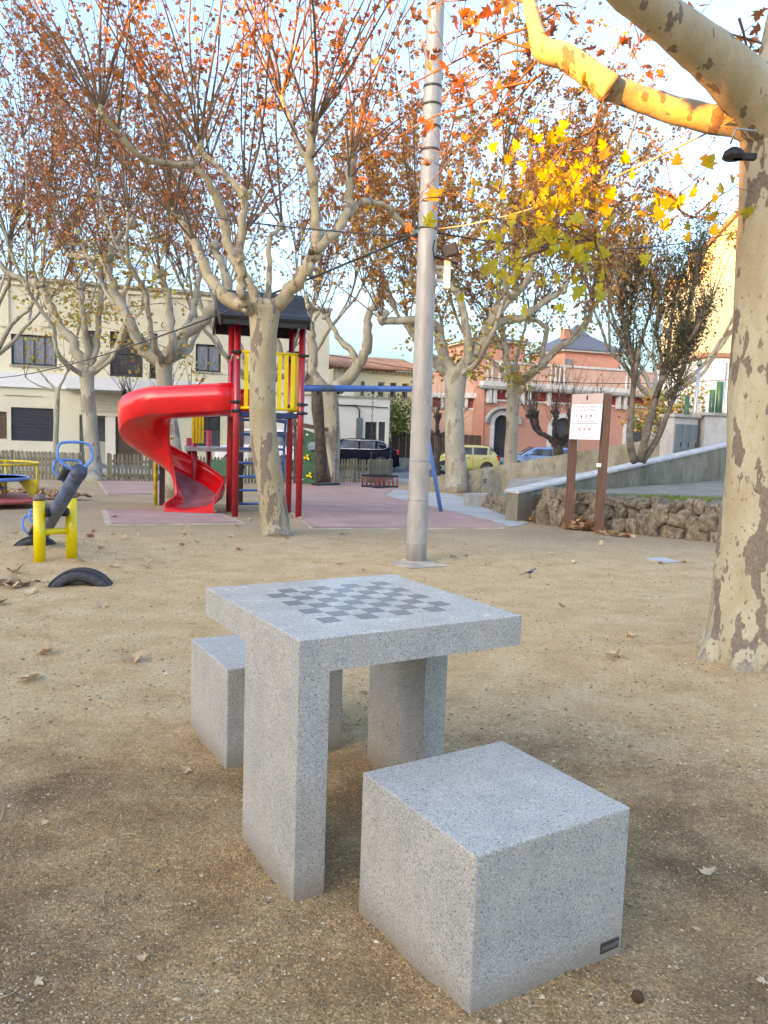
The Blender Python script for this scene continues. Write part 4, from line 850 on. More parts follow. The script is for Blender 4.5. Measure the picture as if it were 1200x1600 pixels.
core = MB(); core.add([(0, 0.22, -0.3), (3.2, -3.2, -0.3), (3.2, -3.2, .44), (0, 0.22, .40), (0.4, 0.6, -0.3), (3.7, -2.6, -0.3), (3.7, -2.6, .44), (0.4, 0.6, .40)], [(0, 1, 2, 3), (4, 5, 6, 7), (3, 2, 6, 7), (0, 3, 7, 4), (1, 2, 6, 5)]); build(core, 'rubble_core', mat('rubble_earth', (0.06, 0.045, 0.03), 0.95, var=0.3, bump=0.8, bscale=12), sw)
def stone_row(z0, hmin, hmax, wmin, wmax, jit, base_pts, inset=0.0):
    A, B = base_pts; d = B-A; L = d.length; ex = d/L; s = 0
    while s < L:
        w = random.uniform(wmin, wmax); h = random.uniform(hmin, hmax); o = link('stone', random.choice(RK), sw)
        p = A+ex*(s+w/2); ey = Vector((-ex.y, ex.x, 0)); o.location = p+ey*(inset+random.uniform(-jit, jit))+Vector((0, 0, z0+h/2))
        o.scale = (w*1.16, random.uniform(.34, .46), h*1.18); o.rotation_euler = (random.uniform(-.12, .12)+(pi if random.random() < .5 else 0), random.uniform(-.14, .14), atan2(ex.y, ex.x)+random.uniform(-.2, .2)); s += w*0.95
A_, B_ = Vector((-0.02, 0.0, 0)), Vector((3.1, -3.35, 0))
stone_row(-0.10, .26, .46, .16, .46, .03, (A_, B_), 0.10)
stone_row(0.16, .20, .34, .14, .34, .04, (A_, B_), 0.14)
stone_row(0.36, .14, .24, .13, .26, .05, (A_, B_), 0.18)
stone_row(0.40, .10, .2, .12, .24, .05, (A_, B_), 0.34)
sw = thing('rough_stone_bank', 'bank of rough rocks between the drinking fountain and the ramp wall pillar', 'stone wall', (2.5, 17.6, -0.35))
stone_row(-0.05, .22, .4, .25, .5, .05, (Vector((-.1, .2, 0)), Vector((-0.0, -3.5, 0))), 0.0)
stone_row(0.2, .16, .26, .2, .4, .05, (Vector((0, .1, 0)), Vector((0.12, -3.5, 0))), -0.05)
# drinking fountain
fb = G(748, 791); ft = thing('drinking_fountain', 'grey concrete drinking fountain with rounded upright stone and block basin', 'fountain', fb)
m = MB(); m.box(-.32, .32, -.25, .3, -.1, .27); m.box(-.22, .22, -.15, .2, .27, .275, 0); build(m, 'basin', M_conc, ft, bevel=0.02)
m = MB(); pr = [(0, -.3), (.40, -.3), (.42, .45), (.36, .72), (.2, .80), (.04, .76), (0, .55)]; m.prism(pr, (.12, .34, 0.02), (1, 0, 0), (0, 0, 1), (0, 1, 0), .34); build(m, 'upright_stone', M_wall, ft, bevel=0.03, fixn=True)
m = MB(); m.tube([(.14, .36, .56), (.14, .22, .58), (.14, .18, .52)], .015, 8); m.tube([(.08, .26, .60), (.2, .26, .60)], .01, 6); build(m, 'tap', M_plaque, ft)
m = MB(); m.tube([(-.1, .05, .3), (0.1, .3, .45), (.2, .4, .62)], .006, 4); m.tube([(-.2, .1, .28), (-.12, .35, .5), (.0, .4, .66)], .005, 4); build(m, 'dry_stems', M_shoot, ft)
# electric cabinet, pale hut, posts
cb = PY(1050, 712, 20.5); cb.z = 0.6; c = thing('electric_cabinet', 'grey-green metal cabinet with three doors at the top of the ramp', 'cabinet', cb, radians(20))
m = MB(); m.box(0, .75, 0, .5, 0, 1.35); build(m, 'housing', M_cabw, c, bevel=.01)
for i in range(3): m = MB(); m.box(.03+i*.235, .03+i*.235+.222, -.03, -.002, .08, 1.18); d_ = build(m, 'door', M_cabd, c, bevel=.006); m = MB(); m.box(.21+i*.235, .23+i*.235, -.045, -.03, .6, .72); build(m, 'handle', M_black, d_)
m = MB(); m.box(-.05, .8, -.07, .56, 1.352, 1.43); build(m, 'top_slab', M_conc, c, bevel=.01)
hp = PY(1098, 712, 20.6); hp.z = 0.6; c = thing('rendered_hut', 'small pale rendered box hut beside the grey metal cabinet', 'hut', hp)
m = MB(); m.box(0, 3.2, 0, 2, 0, 1.42); build(m, 'wall', M_cabw, c, bevel=.01); m = MB(); m.box(-.06, 3.26, -.06, 2.06, 1.422, 1.5); build(m, 'top_slab', M_conc, c, bevel=.01)
for px, y0, y1, m_, lab, r in ((1111, 648, 609, M_green, 'short dark green metal post, left one of the pair on the hut', .075), (1122, 648, 596, M_green, 'taller dark green metal post, right one of the pair on the hut', .09), (1072, 652, 618, M_green, 'low green post left of the grey mast', .06)):
    a = PY(px, y0, 21.5); b = PY(px+1, y1, 21.5); m = MB(); m.tube([(0, 0, -.35), (0, 0, b.z-a.z)], r, 10); tag(build(m, 'green_post', m_), lab, 'post').location = a
a = PY(1082, 660, 23); mt = thing('grey_mast', 'slim grey metal mast with a cap behind the grey cabinet', 'mast', (a.x, a.y, .5)); m = MB(); m.tube([(0, 0, 0), (.08, 0, 3.0)], [.055, .045], 10); build(m, 'pole', M_steel, mt); m = MB(); m.lathe([(.075, 0), (.08, .08), (.05, .14)], 10, (.08, 0, 2.98)); build(m, 'cap', M_cabd, mt)
a = PY(1127, 655, 24); m = MB(); m.tube([(0, 0, 0), (.05, 0, 3.2)], .03, 8); tag(build(m, 'thin_mast', M_steel), 'thin metal rod rising right of the green posts', 'mast').location = (a.x, a.y, .5)

# ------------------------------------------------------------------ information sign
SL, SR = Vector((2.885, 12.3, gz(12.3))), Vector((3.245, 12.0, gz(12.0)))
SL = G(888, 827); SR = G(937, 834); SR = Vector((SR.x+0.02, SR.y+0.15, SR.z))
sg = thing('information_sign', 'playground information sign, white sheet with pink header on two brown wooden posts', 'sign', SL)
for P_, ytop, pxt in ((SL, 617, 899), (SR, 615, 949)):
    top = PY(pxt, ytop, P_.y); m = MB(); m.bar(P_-SL-Vector((0, 0, .2)), top-SL, .115, .115, up=(0, 1, 0)); build(m, 'post', M_signwood, sg, bevel=.006, fixn=True)
tl = PY(895, 616, SL.y-.09); tr_ = PY(943, 614.5, SR.y-.10); bl = PY(889.5, 686, SL.y-.09)
ex = (tr_-tl); wS = ex.length; ex.normalize(); up = (tl-bl); hS = up.length; up.normalize(); nrm = ex.cross(up).normalized()
m = MB(); o_ = bl-SL; m.obox(o_+ex*wS/2+up*hS/2, ex*wS/2, nrm*0.004, up*hS/2); sh_ = build(m, 'sign_sheet', M_white, sg)
def on(u, v, k=0.0055): return o_+ex*(u*wS)+up*(v*hS)+nrm*k
m = MB(); m.obox(on(.5, .885, .0048), ex*wS/2, nrm*.0006, up*hS*.115); build(m, 'header_band', M_pinkhead, sh_)
def rect(m, u0, u1, v0, v1, k=.006): m.add([on(u0, v0, k), on(u1, v0, k), on(u1, v1, k), on(u0, v1, k)], [(0, 1, 2, 3)])
m = MB()
m.add([on(.5+x, .895+y) for x, y in [(-.035, .03), (-.02, .045), (-.028, .058), (0, .075), (.028, .058), (.02, .045), (.035, .03), (.03, -.02), (0, -.045), (-.03, -.02)]], [tuple(range(10))])
text_mesh('Àrea de jocs infantils', .046, m, on(.5, .695), ex, up)
build(m, 'lettering', M_ink, sh_)
m = MB(); random.seed(2)
for v, u0, u1, hh in ((.796, .33, .66, .006), (.645, .2, .8, .010), (.39, .2, .8, .008), (.355, .1, .9, .010)):   # small print too fine to read
    u = u0
    while u < u1: w = random.uniform(.02, .06); rect(m, u, min(u+w, u1), v-hh, v+hh); u += w+.012
for i in range(5):
    u = .13+i*.155
    for a, b, c_, d_ in ((u, u+.14, .57, .574), (u, u+.14, .44, .444), (u, u+.005, .44, .574), (u+.135, u+.14, .44, .574), (u+.03, u+.11, .455, .460)): rect(m, a, b, c_, d_)
build(m, 'small_print', M_inkgrey, sh_)
m = MB()
for i in range(5):      # tiny pictograms: figures at play
    u = .13+i*.155+.07
    if i == 0: rect(m, u-.012, u+.004, .50, .55); rect(m, u, u+.014, .53, .548)
    if i == 1: m.add([on(u-.03, .475), on(u+.03, .475), on(u+.005, .545), on(u-.01, .545)], [(0, 1, 2, 3)])
    if i == 2: rect(m, u-.013, u+.013, .475, .55)
    if i == 3: m.add([on(u+.032*cos(a*pi/4), .515+.024*sin(a*pi/4)) for a in range(8)], [tuple(range(8))])
    if i == 4: m.add([on(u-.02, .545), on(u-.012, .55), on(u+.02, .50), on(u+.012, .495)], [(0, 3, 2, 1)])
for i in range(3):
    u = .33+i*.16; rect(m, u-.012, u+.012, .205, .245) if i < 2 else rect(m, u-.03, u+.03, .215, .24)
build(m, 'pictograms', M_ink, sh_)
m = MB()
for i in range(3):
    u = .33+i*.16
    for q in range(16):
        a0, a1 = q*pi/8, (q+1)*pi/8; m.add([on(u+.058*cos(a0), .225+.042*sin(a0), .0062), on(u+.058*cos(a1), .225+.042*sin(a1), .0062), on(u+.048*cos(a1), .225+.035*sin(a1), .0062), on(u+.048*cos(a0), .225+.035*sin(a0), .0062)], [(0, 1, 2, 3)])
    m.add([on(u-.042, .25, .0064), on(u-.035, .256, .0064), on(u+.042, .2, .0064), on(u+.035, .194, .0064)], [(0, 3, 2, 1)])
build(m, 'prohibition_rings', M_inkred, sh_)
m = MB(); m.obox(SR-SL+Vector((-.075, -.075, 1.02)), Vector((.035, 0, 0)), Vector((0, .004, 0)), Vector((0, 0, .028))); build(m, 'white_sticker', M_white, sg)

# ------------------------------------------------------------------ lamp pole with floodlight and antenna
pb = G(650, 877); pole = thing('lamp_pole', 'tall tapered grey metal pole carrying a floodlight and a white box, right of centre', 'pole', pb)
ptop = PY(682, -25, 8.11)-pb; dirp = ptop/ptop.z; k = 24
m = MB(); m.tube([dirp*(z-.05) for z in np.linspace(0, 7.2, k)], [(.107-.032*i/k) for i in range(k)], 24); build(m, 'shaft', M_pole, pole)
def zpole(py): return (PY(650, py, 8.11)-pb).z
for py in (720, 781, 849): m = MB(); z = zpole(py); m.tube([dirp*z, dirp*(z+.012)], .107-.032*z/7.2+.0025, 24); build(m, 'seam_ring', M_steel, pole)
for py in (137, 165, 200, 236, 358): m = MB(); z = zpole(py); m.tube([dirp*z, dirp*(z+.022)], .107-.032*z/7.2+.006, 20); build(m, 'clamp_band', M_plaque, pole)
m = MB(); m.tube([(0, 0, -.05), (0, 0, .012)], .15, 20); build(m, 'base_collar', M_cement, pole)
fz = dirp*zpole(392); fl = thing('floodlight', 'black square floodlight clamped high on the lamp pole', 'floodlight', pb+fz+Vector((.1, -.04, 0)))
m = MB(); m.obox((.12, -.03, .0), Vector((.078, 0, .03)), Vector((0, .02, 0)), Vector((-.022, -.016, .055))); build(m, 'housing', M_black, fl, bevel=.006, fixn=True)
m = MB(); m.obox((.118, -.055, .004), Vector((.060, 0, .024)), Vector((0, .003, 0)), Vector((-.018, -.012, .042))); build(m, 'lens', M_glass, fl)
m = MB(); m.tube([(-.03, 0, -.06), (.05, -.02, -.05), (.11, -.01, -.03)], .012, 6); m.tube([(-.03, -.03, .1), (-.05, -.07, 0), (-.02, -.05, -.1)], .006, 6); m.obox((.1, -.02, -.085), (.11, 0, -.03), (0, .06, 0), (0, 0, .008)); build(m, 'bracket', M_black, fl)
az = dirp*zpole(423); an = thing('antenna_box', 'white flat plastic antenna box bracketed to the lamp pole below the floodlight', 'antenna', pb+az+Vector((.1, 0, 0)))
m = MB(); m.box(.07, .14, -.07, .05, -.17, .15); build(m, 'cover', M_cream2, an, bevel=.02, seg=3); m = MB(); m.box(-.02, .07, -.02, .02, .03, .06); build(m, 'bracket', M_steel, an); m = MB(); m.box(-.02, .07, -.02, .02, -.1, -.07); m.tube([(.1, 0, -.16), (.06, -.03, -.2), (-.01, -.01, -.09)], .006, 5); build(m, 'bracket', M_steel, an)
def cable(name, a, b, sag, r, m_, lab, n=14):
    m = MB(); a = Vector(a); b = Vector(b); m.tube([a.lerp(b, i/n)-a+Vector((0, 0, -4*sag*(i/n)*(1-i/n))) for i in range(n+1)], r, 5); o = tag(build(m, name, m_), lab, 'cable'); o.location = a
pz = lambda py: pb+dirp*zpole(py)
cable('cable', pz(358)+Vector((.08, -.05, 0)), PY(1162, 178, 4.6), .12, .006, M_wirel, 'pale steel cable from the pole clamp up to the big plane tree')
cable('cable', pz(362)+Vector((.08, 0, 0)), PY(1240, 330, 14), .35, .009, M_wire, 'dark cable running right from the pole below the yellow leaves')
cable('cable', pz(358)+Vector((-.05, 0.08, 0)), PY(-60, 590, 33), .5, .014, M_wire, 'long dark cable crossing the left trees towards the cream building')
cable('cable', pz(366)+Vector((-.05, 0.08, 0)), PY(-60, 240, 14), .25, .009, M_wire, 'dark cable crossing the tree crowns high on the left')
cable('cable', PY(470, 545, 42.5), PY(1180, 590, 42.5), .9, .02, M_wire, 'street cable sagging in front of the salmon house')
a = PY(1152, 240, 4.5); h_ = thing('small_bracket_lamp', 'small dark bracket lamp fixed to the big plane tree trunk', 'lamp', a); m = MB(); m.tube([(.1, 0, .12), (-.02, 0, .13), (-.04, 0, .05)], .006, 6); build(m, 'arm', M_steel, h_); m = MB(); m.lathe([(.02, .05), (.05, .03), (.06, 0), (.05, -.01)], 12, (-.02, 0, -.02)); m.box(-.02, .1, -.02, .02, -.03, .0); build(m, 'shade', M_black, h_)

# ------------------------------------------------------------------ playground tower with spiral slide
TA, TD = G(367, 807), None
e1 = Vector((0.96, 0.28, 0)).normalized(); e2 = Vector((-e1.y, e1.x, 0)); S_ = 1.03
tz = TA.z; tw_ = thing('playground_tower', 'playground tower with four red posts, yellow railings and dark pitched roof', 'play tower', TA, atan2(e1.y, e1.x))
corner = {'a': (0, 0), 'd': (S_, 0), 'b': (0, S_), 'c': (S_, S_)}
for k_, (x, y) in corner.items():
    m = MB(); m.tube([(x, y, -.2), (x, y, 3.12)], .052, 16); p = build(m, 'post', M_redpost, tw_); m = MB()
    for z in (1.66, 1.80, 2.58): m = MB(); m.tube([(x, y, z), (x, y, z+.05)], .066, 12); m.tube([(x, y, z+.025), (x+(.1 if x > 0 else -.1)*(1 if y == 0 else .3), y-.05, z+.025)], .02, 8); build(m, 'clamp', M_black, p)
    m = MB(); m.lathe([(.054, 0), (.056, .05), (.03, .09)], 12, (x, y, 3.12)); build(m, 'post_cap', M_black, p)
m = MB(); m.box(-.02, S_+.02, -.0, S_, 1.60, 1.68); build(m, 'deck', M_navy, tw_, bevel=.01)
def railing(x0, y0, x1, y1):
    a = Vector((x0, y0, 0)); b = Vector((x1, y1, 0)); d = (b-a).normalized(); r = thing_child('railing', tw_)
    for z in (1.74, 2.62): m = MB(); m.tube([a+Vector((0, 0, z)), b+Vector((0, 0, z))], .024, 10); build(m, 'rail', M_yellow, r)
    n = 8
    for i in range(n):
        c = a.lerp(b, (i+.8)/(n+.6)); m = MB(); m.bar(c+Vector((0, 0, 1.76)), c+Vector((0, 0, 2.60)), .026, .062, up=d); build(m, 'baluster', M_yellow, r)
def thing_child(name, parent):
    o = bpy.data.objects.new(name, None); COL.objects.link(o); o.parent = parent; return o
railing(.06, 0, S_-.06, 0); railing(S_, .06, S_, S_-.06)
m = MB(); m.tube([(0, -.15, 2.50), (0, .35, 2.62)], .022, 8); m.tube([(0, S_-.3, 2.62), (0, S_+.1, 2.5)], .022, 8); build(m, 'grab_bar', mat('tan_grip', (.5, .3, .17), .5), tw_)
# flared roof: ridge along local x
m = MB(); prof = [(-.30, 3.13), (-.22, 3.19), (-.02, 3.25), (.18, 3.37), (.38, 3.56), (.52, 3.64), (.66, 3.56), (.86, 3.37), (1.06, 3.25), (1.26, 3.19), (1.34, 3.13)]; RX0, RX1 = -.30, S_+.08
nP = len(prof); vs = [(RX0, y, z) for y, z in prof]+[(RX1, y, z) for y, z in prof]+[(RX0+.02, y*.97+.015, z-.045) for y, z in prof]+[(RX1-.02, y*.97+.015, z-.045) for y, z in prof]
fs = [(i, i+1, nP+i+1, nP+i) for i in range(nP-1)]+[(2*nP+i+1, 2*nP+i, 3*nP+i, 3*nP+i+1) for i in range(nP-1)]+[(i+1, i, 2*nP+i, 2*nP+i+1) for i in range(nP-1)]+[(nP+i, nP+i+1, 3*nP+i+1, 3*nP+i) for i in range(nP-1)]+[(0, nP, 3*nP, 2*nP), (nP-1, 2*nP-1, 4*nP-1, 3*nP-1)]
m.add(vs, fs, 0, False); build(m, 'roof', M_roofp, tw_, fixn=True)
for xg in (RX0, RX1-.03):      # hanging gable boards with a wavy cut
    m = MB(); pl = [(-.24, 3.17), (-.04, 3.23), (.18, 3.35), (.38, 3.54), (.52, 3.62), (.66, 3.54), (.86, 3.35), (1.08, 3.23), (1.28, 3.17), (1.30, 2.98), (1.16, 3.0), (1.0, 3.08), (.8, 3.16), (.52, 3.34), (.24, 3.16), (.04, 3.08), (-.12, 3.0), (-.26, 2.98)]
    m.prism(pl, (xg, 0, 0), (0, 1, 0), (0, 0, 1), (1, 0, 0), .03); build(m, 'gable_board', M_roofp, tw_, fixn=True)
for y0 in (-.26, 1.24): m = MB(); m.box(RX0+.05, RX1-.05, y0, y0+.03, 3.0, 3.14); build(m, 'eave_board', M_roofp, tw_)
# blue climbing ladder behind the tower front
for x in (.02, .98): m = MB(); m.tube([(x, S_+.55, -.15), (x, S_+.15, 1.70)], .024, 8); build(m, 'ladder_side', M_blue, tw_)
for i in range(7):
    f = i/6; m = MB(); y = S_+.52-.37*f; z = .06+1.5*f; m.tube([(.02, y, z), (.98, y, z)], .022, 8); build(m, 'rung', M_blue, tw_)
for (x, y, h) in ((-.55, 1.9, 1.35), (-.25, 2.6, 1.35), (-.62, 2.5, 1.2)): m = MB(); m.tube([(x, y, -.2), (x, y, h)], .05, 12); build(m, 'low_post', M_redpost, tw_)
m = MB(); m.box(-.7, .9, 1.75, 2.6, .98, 1.05); build(m, 'low_deck', M_steel, tw_)
for i in range(4): m = MB(); m.box(-.60+i*.055, -.56+i*.055, 1.8, 1.83, 1.12, 1.62); build(m, 'low_panel_slat', M_yellow, tw_)
for (x, y) in ((-1.15, 2.4), (.25, 3.1), (.36, 3.1)): m = MB(); m.box(x, x+.10, y, y+.10, -.3, 1.95); build(m, 'brown_post', M_brownwood, tw_)
m = MB(); m.tube([(-1.22, 2.36, -.1), (-1.22, 2.36, 1.9)], .035, 8); m.tube([(-1.2, 2.36, 1.8), (-1.05, 2.36, 1.9), (-.9, 2.36, 1.85), (-.8, 2.36, 1.6)], .025, 8); m.tube([(-1.2, 2.36, 1.1), (-.9, 2.36, 1.2)], .02, 8); build(m, 'yellow_climbing_pole', M_yellow2, tw_)

# spiral slide (its own top-level thing, bolted to the tower deck)
SCx = PY(268, 700, 13.65).x; SCy = 13.72; gzz = gz(SCy)
sl = thing('spiral_slide', 'glossy red plastic spiral slide curling down beside the tower', 'slide', (SCx, SCy, gzz))
R0 = .47
path = []     # (x,y,floor z, dir)
xa = TA.x-SCx-0.02
for i in range(5): f = i/4; path.append((xa*(1-f)+0.0*f, -R0-.03*(1-f), 1.68-gzz*0-.10*f, Vector((-1, 0, 0))))
path = [(p[0], p[1], p[2]+0.0, p[3]) for p in path]
NA = 40
def zfl(f):      # f: 0 at the front, 1 at three quarters of a turn
    K = [(0, 1.60), (.16, 1.40), (.33, 1.10), (.5, .80), (.66, .52), (.83, .27), (1, .13)]
    for (a, za), (b, zb) in zip(K, K[1:]):
        if a <= f <= b: return za+(zb-za)*(f-a)/(b-a)
    return K[-1][1]
for i in range(1, NA+1):
    f = i/NA; ph = -pi/2-f*1.5*pi; path.append((R0*cos(ph), R0*sin(ph), zfl(f), Vector((sin(ph), -cos(ph), 0))))
for i in range(1, 6): f = i/5; path.append((R0+0.0*f, -.72*f, .13-.05*f, Vector((0, -1, 0))))
mo = MB(); UP = [-1, -.985, -.965, -.93, -.7, -.4, 0, .4, .7, .93, .965, .985, 1]; nS = 13; V = []
for k_, (x, y, z, d) in enumerate(path):
    out = Vector((-d.y, d.x, 0)); c0 = Vector((x, y, z))      # candidate outward direction
    cen = Vector((x, y, 0)); 
    if 4 < k_ <= NA+4 and out.dot(cen) < 0: out = -out
    elif k_ <= 4: out = Vector((0, -1, 0))
    elif k_ > NA+4: out = Vector((1, 0, 0))
    g = k_/(len(path)-1)
    ho = .46 if g < .45 else .46-.16*min(1, (g-.45)/.35)
    if k_ > NA+4: ho = .30-.17*(k_-NA-4)/5
    hi = .40 if k_ <= 3 else (.40-(.22)*min(1, (k_-3)/8))
    if k_ > NA+4: hi = .16-.03*(k_-NA-4)/5
    hw = .40
    for j in range(nS):
        u = UP[j]; bank = .05*math.sin(min(1, max(0, (k_-4)/8))*pi/2); H_ = ho if u > 0 else hi; w = u*hw*1.0
        if abs(u) <= .93: zz = .07*(abs(u)/.93)**2.6+bank*u
        else: q = {.965: .12, .985: .5, 1: 1.0}[abs(u)]; zz = .07+(H_-.07)*q+bank*u
        V.append(c0+out*w+Vector((0, 0, zz)))
fs = []
for i in range(len(path)-1):
    for j in range(nS-1): a = i*nS+j; fs.append((a, a+1, a+nS+1, a+nS))
mo.add(V, fs, 0, True)
me = mo.mesh('chute', [M_red, M_slidewear])
shp = me.attributes.new('sharp_edge', 'BOOLEAN', 'EDGE')
for e_ in me.edges:
    a_, b_ = e_.vertices
    if abs(a_-b_) == nS and a_ % nS in (3, nS-4): shp.data[e_.index].value = True
o = link('chute', me, sl); sd = o.modifiers.new('s', 'SOLIDIFY'); sd.thickness = .028; sd.offset = 1
for q in me.polygons:
    i, j = divmod(q.index, nS-1)
    if i >= NA-12 and 3 <= j <= 8 and i < len(path)-3: q.material_index = 1 if (4 <= j <= 7) else 0
# rolled rims
for idx, nm in ((0, 'inner_rim'), (nS-1, 'outer_rim')):
    m = MB(); m.tube([V[i*nS+idx] for i in range(len(path))], .024, 8); build(m, nm, M_red, sl)
m = MB(); k0 = (len(path)-1)*nS; bt = [V[k0+j] for j in range(nS)]
m.add([b for b in bt]+[Vector((b.x, b.y-.02, -.06)) for b in bt], [(j, j+1, nS+j+1, nS+j) for j in range(nS-1)]); m.box(R0-.40, R0+.40, -.75, -.3, -.1, .05); build(m, 'exit_foot', M_red, sl, fixn=True)
m = MB(); m.box(xa-.02, xa+.05, -R0-.46, -R0+.42, 1.55, 2.16); 
m = MB(); m.bar((xa, -R0-.44, 1.62), (xa, -R0-.44, 2.14), .03, .14, up=(1, 0, 0)); m.bar((xa, -R0+.40, 1.62), (xa, -R0+.40, 2.10), .03, .14, up=(1, 0, 0)); build(m, 'entry_flange', M_red, sl)

# ------------------------------------------------------------------ swings
BA = TA+e1*S_+Vector((0, 0, 2.09)); BB = PY(655, 608, 15.2)
swf = thing('swing_frame', 'blue swing beam running from the tower to a slanted leg frame', 'swing frame', Vector((BA.x, BA.y, gz(BA.y))))
of = Vector(swf.location); m = MB(); m.tube([BA-of, BA.lerp(BB, .5)-of, BB-of+(BB-BA).normalized()*.1], .055, 14); build(m, 'beam', M_blue, swf)
m = MB(); p = BA.lerp(BB, .13)-of; q = BA.lerp(BB, .24)-of; m.tube([p, q], .0575, 14); build(m, 'worn_sleeve', M_blueworn, swf)
l1 = G(691, 801)+Vector((0, 0, -.1)); l2 = Vector((BB.x+.30, BB.y+1.75, gz(17)-.1))
for l_ in (l1, l2): m = MB(); m.tube([BB-of, l_-of], .038, 12); build(m, 'leg', M_blue2, swf)
def chain(m, a, b, r=.011):
    n = max(6, int((a-b).length/.055))
    for i in range(n):
        p = a.lerp(b, (i+.08)/n); q = a.lerp(b, (i+.92)/n); off = Vector((r, 0, 0)) if i % 2 else Vector((0, r, 0)); m.tube([p+off, q+off], .0065, 3, caps=False); m.tube([p-off, q-off], .008, 3, caps=False)
def onbeam(px):
    best = min(range(200), key=lambda i: abs(project_x(BA.lerp(BB, i/199))-px)); return BA.lerp(BB, best/199)
def project_x(P_):
    d = P_-Vector((0, 0, EYE)); return 600+FPX*d.dot(cr)/d.dot(cf)
for name, lab, pa, pb_, pyb in (('flat_swing', 'flat black swing seat on chains hanging from the blue beam', 497, 528, 757), ('bucket_swing', 'toddler bucket swing with red slats hanging from the blue beam', 583, 614, 744)):
    a = onbeam(pa); b = onbeam(pb_); za = PY(pa, pyb, a.y).z; sx = thing(name, lab, 'swing', Vector((a.x, a.y, gz(a.y)))); of2 = Vector(sx.location)
    zb_ = za
    for q in (a, b):
        m = MB(); chain(m, q-of2-Vector((0, 0, .05)), Vector((q.x, q.y, zb_+(0.02 if name == 'flat_swing' else .03)))-of2); build(m, 'chain', M_chain, sx)
        m = MB(); m.tube([q-of2-Vector((0, 0, .01)), q-of2-Vector((0, 0, .09))], .022, 8); build(m, 'hanger', M_black, sx)
    c_ = (a+b)/2-of2; c_.z = zb_-of2.z; d = (b-a); d.z = 0; hw = d.length/2; d.normalize(); n_ = Vector((-d.y, d.x, 0))
    if name == 'flat_swing': m = MB(); m.obox(c_, d*(hw+.02), n_*.09, Vector((0, 0, .017))); build(m, 'seat', M_black, sx, bevel=.008, fixn=True)
    else:
        for dz, nm in ((0, 'top_ring'), (-.19, 'seat')):
            m = MB(); cs = [c_+d*s*(hw+.03)+n_*t_*.17+Vector((0, 0, dz)) for s, t_ in ((-1, -1), (1, -1), (1, 1), (-1, 1))]; m.tube(cs, .018, 8, closed=True)
            if dz: m.obox(c_+Vector((0, 0, dz)), d*(hw+.02), n_*.16, Vector((0, 0, .012)))
            build(m, nm, M_black, sx)
        for s in (-1, 1):
            for i in range(6): m = MB(); p = c_+d*((i/5*2-1)*(hw+.02))+n_*s*.17; m.tube([p, p-Vector((0, 0, .19))], .013, 6); build(m, 'slat', mat('faded_red_slat', (.45, .05, .03), .5), sx)

# ------------------------------------------------------------------ green climbing house
cp = G(465, 757); ch = thing('climbing_house', 'green climbing panel house with brown sloping beams and yellow holds', 'play house', cp)
def cpx(px, py, Y): return PY(px, py, Y)-cp
Yc = cp.y; Ys = Yc
pa = [cpx(464, 757, Yc), cpx(497, 756, Yc), cpx(497, 680, Yc), cpx(464, 668, Yc)]
def disc(m, c, r, n=14, ry=None, dy=-.012, mi=0): m.prism([(r*cos(2*pi*i/n), (ry or r)*sin(2*pi*i/n)) for i in range(n)], (c.x, c.y+dy, c.z), (1, 0, 0), (0, 0, 1), (0, 1, 0), .008, mi)
# panel with a real round window hole: ring of quads
hc = cpx(488, 698, Yc); hr = .27; n = 24; x0, x1, z0, zl, zr = pa[0].x, pa[1].x+.12, pa[0].z, pa[3].z, pa[2].z-.02
def edge_pt(a):
    dx, dz = cos(a), sin(a); ts = []
    if dx > 1e-6: ts.append((x1-hc.x)/dx)
    if dx < -1e-6: ts.append((x0-hc.x)/dx)
    if dz < -1e-6: ts.append((z0-hc.z)/dz)
    k_ = (zr-zl)/(x1-x0); den = dz-k_*dx
    if den > 1e-6: ts.append((zl+k_*(hc.x-x0)-hc.z)/den)
    t_ = min(x for x in ts if x > 0); return (hc.x+dx*t_, hc.z+dz*t_)
m = MB(); inn = [(hc.x+hr*.62*cos(2*pi*i/n), hc.z+hr*.62*sin(2*pi*i/n)) for i in range(n)]; angs = [2*pi*i/n for i in range(n)]; outp = [edge_pt(a) for a in angs]
for yy, fl_ in ((0, False), (.03, True)):
    vs = [(x, yy, z) for x, z in inn]+[(x, yy, z) for x, z in outp]; m.add(vs, [(i, (i+1) % n, n+(i+1) % n, n+i) for i in range(n)])
m.add([(x, 0, z) for x, z in inn]+[(x, .03, z) for x, z in inn], [(i, (i+1) % n, n+(i+1) % n, n+i) for i in range(n)])
m.add([(x0, 0, z0), (x1, 0, z0), (x1, 0, z0+.02), (x0, 0, z0+.02)], [(0, 1, 2, 3)])
build(m, 'green_wall', M_green, ch, fixn=True)
for px, py in ((470, 687), (480, 715), (484, 743)):
    c_ = cpx(px, py, Yc); m = MB()
    for k_ in range(3): a = radians(75+120*k_); m.tube([c_+Vector((0, -.03, 0)), c_+Vector((cos(a)*.11, -.035, sin(a)*.11))], [.035, .048], 8)
    build(m, 'climbing_hold', M_yellow, ch)
for px, py, r in ((464, 675, .04), (480, 679, .04), (472, 749, .04), (462, 745, .03)): m = MB(); disc(m, cpx(px, py, Yc), r, 12, r*.7); build(m, 'white_disc', M_white, ch)
m = MB(); m.bar(cpx(424, 655, Yc-.1), cpx(513, 672, Yc-.2), .09, .14); build(m, 'top_beam', M_brownwood, ch, fixn=True)
m = MB(); m.bar(cpx(462, 770, Yc), cpx(461, 655, Yc), .10, .10, up=(0, 1, 0)); build(m, 'brown_post', M_brownwood, ch, fixn=True)
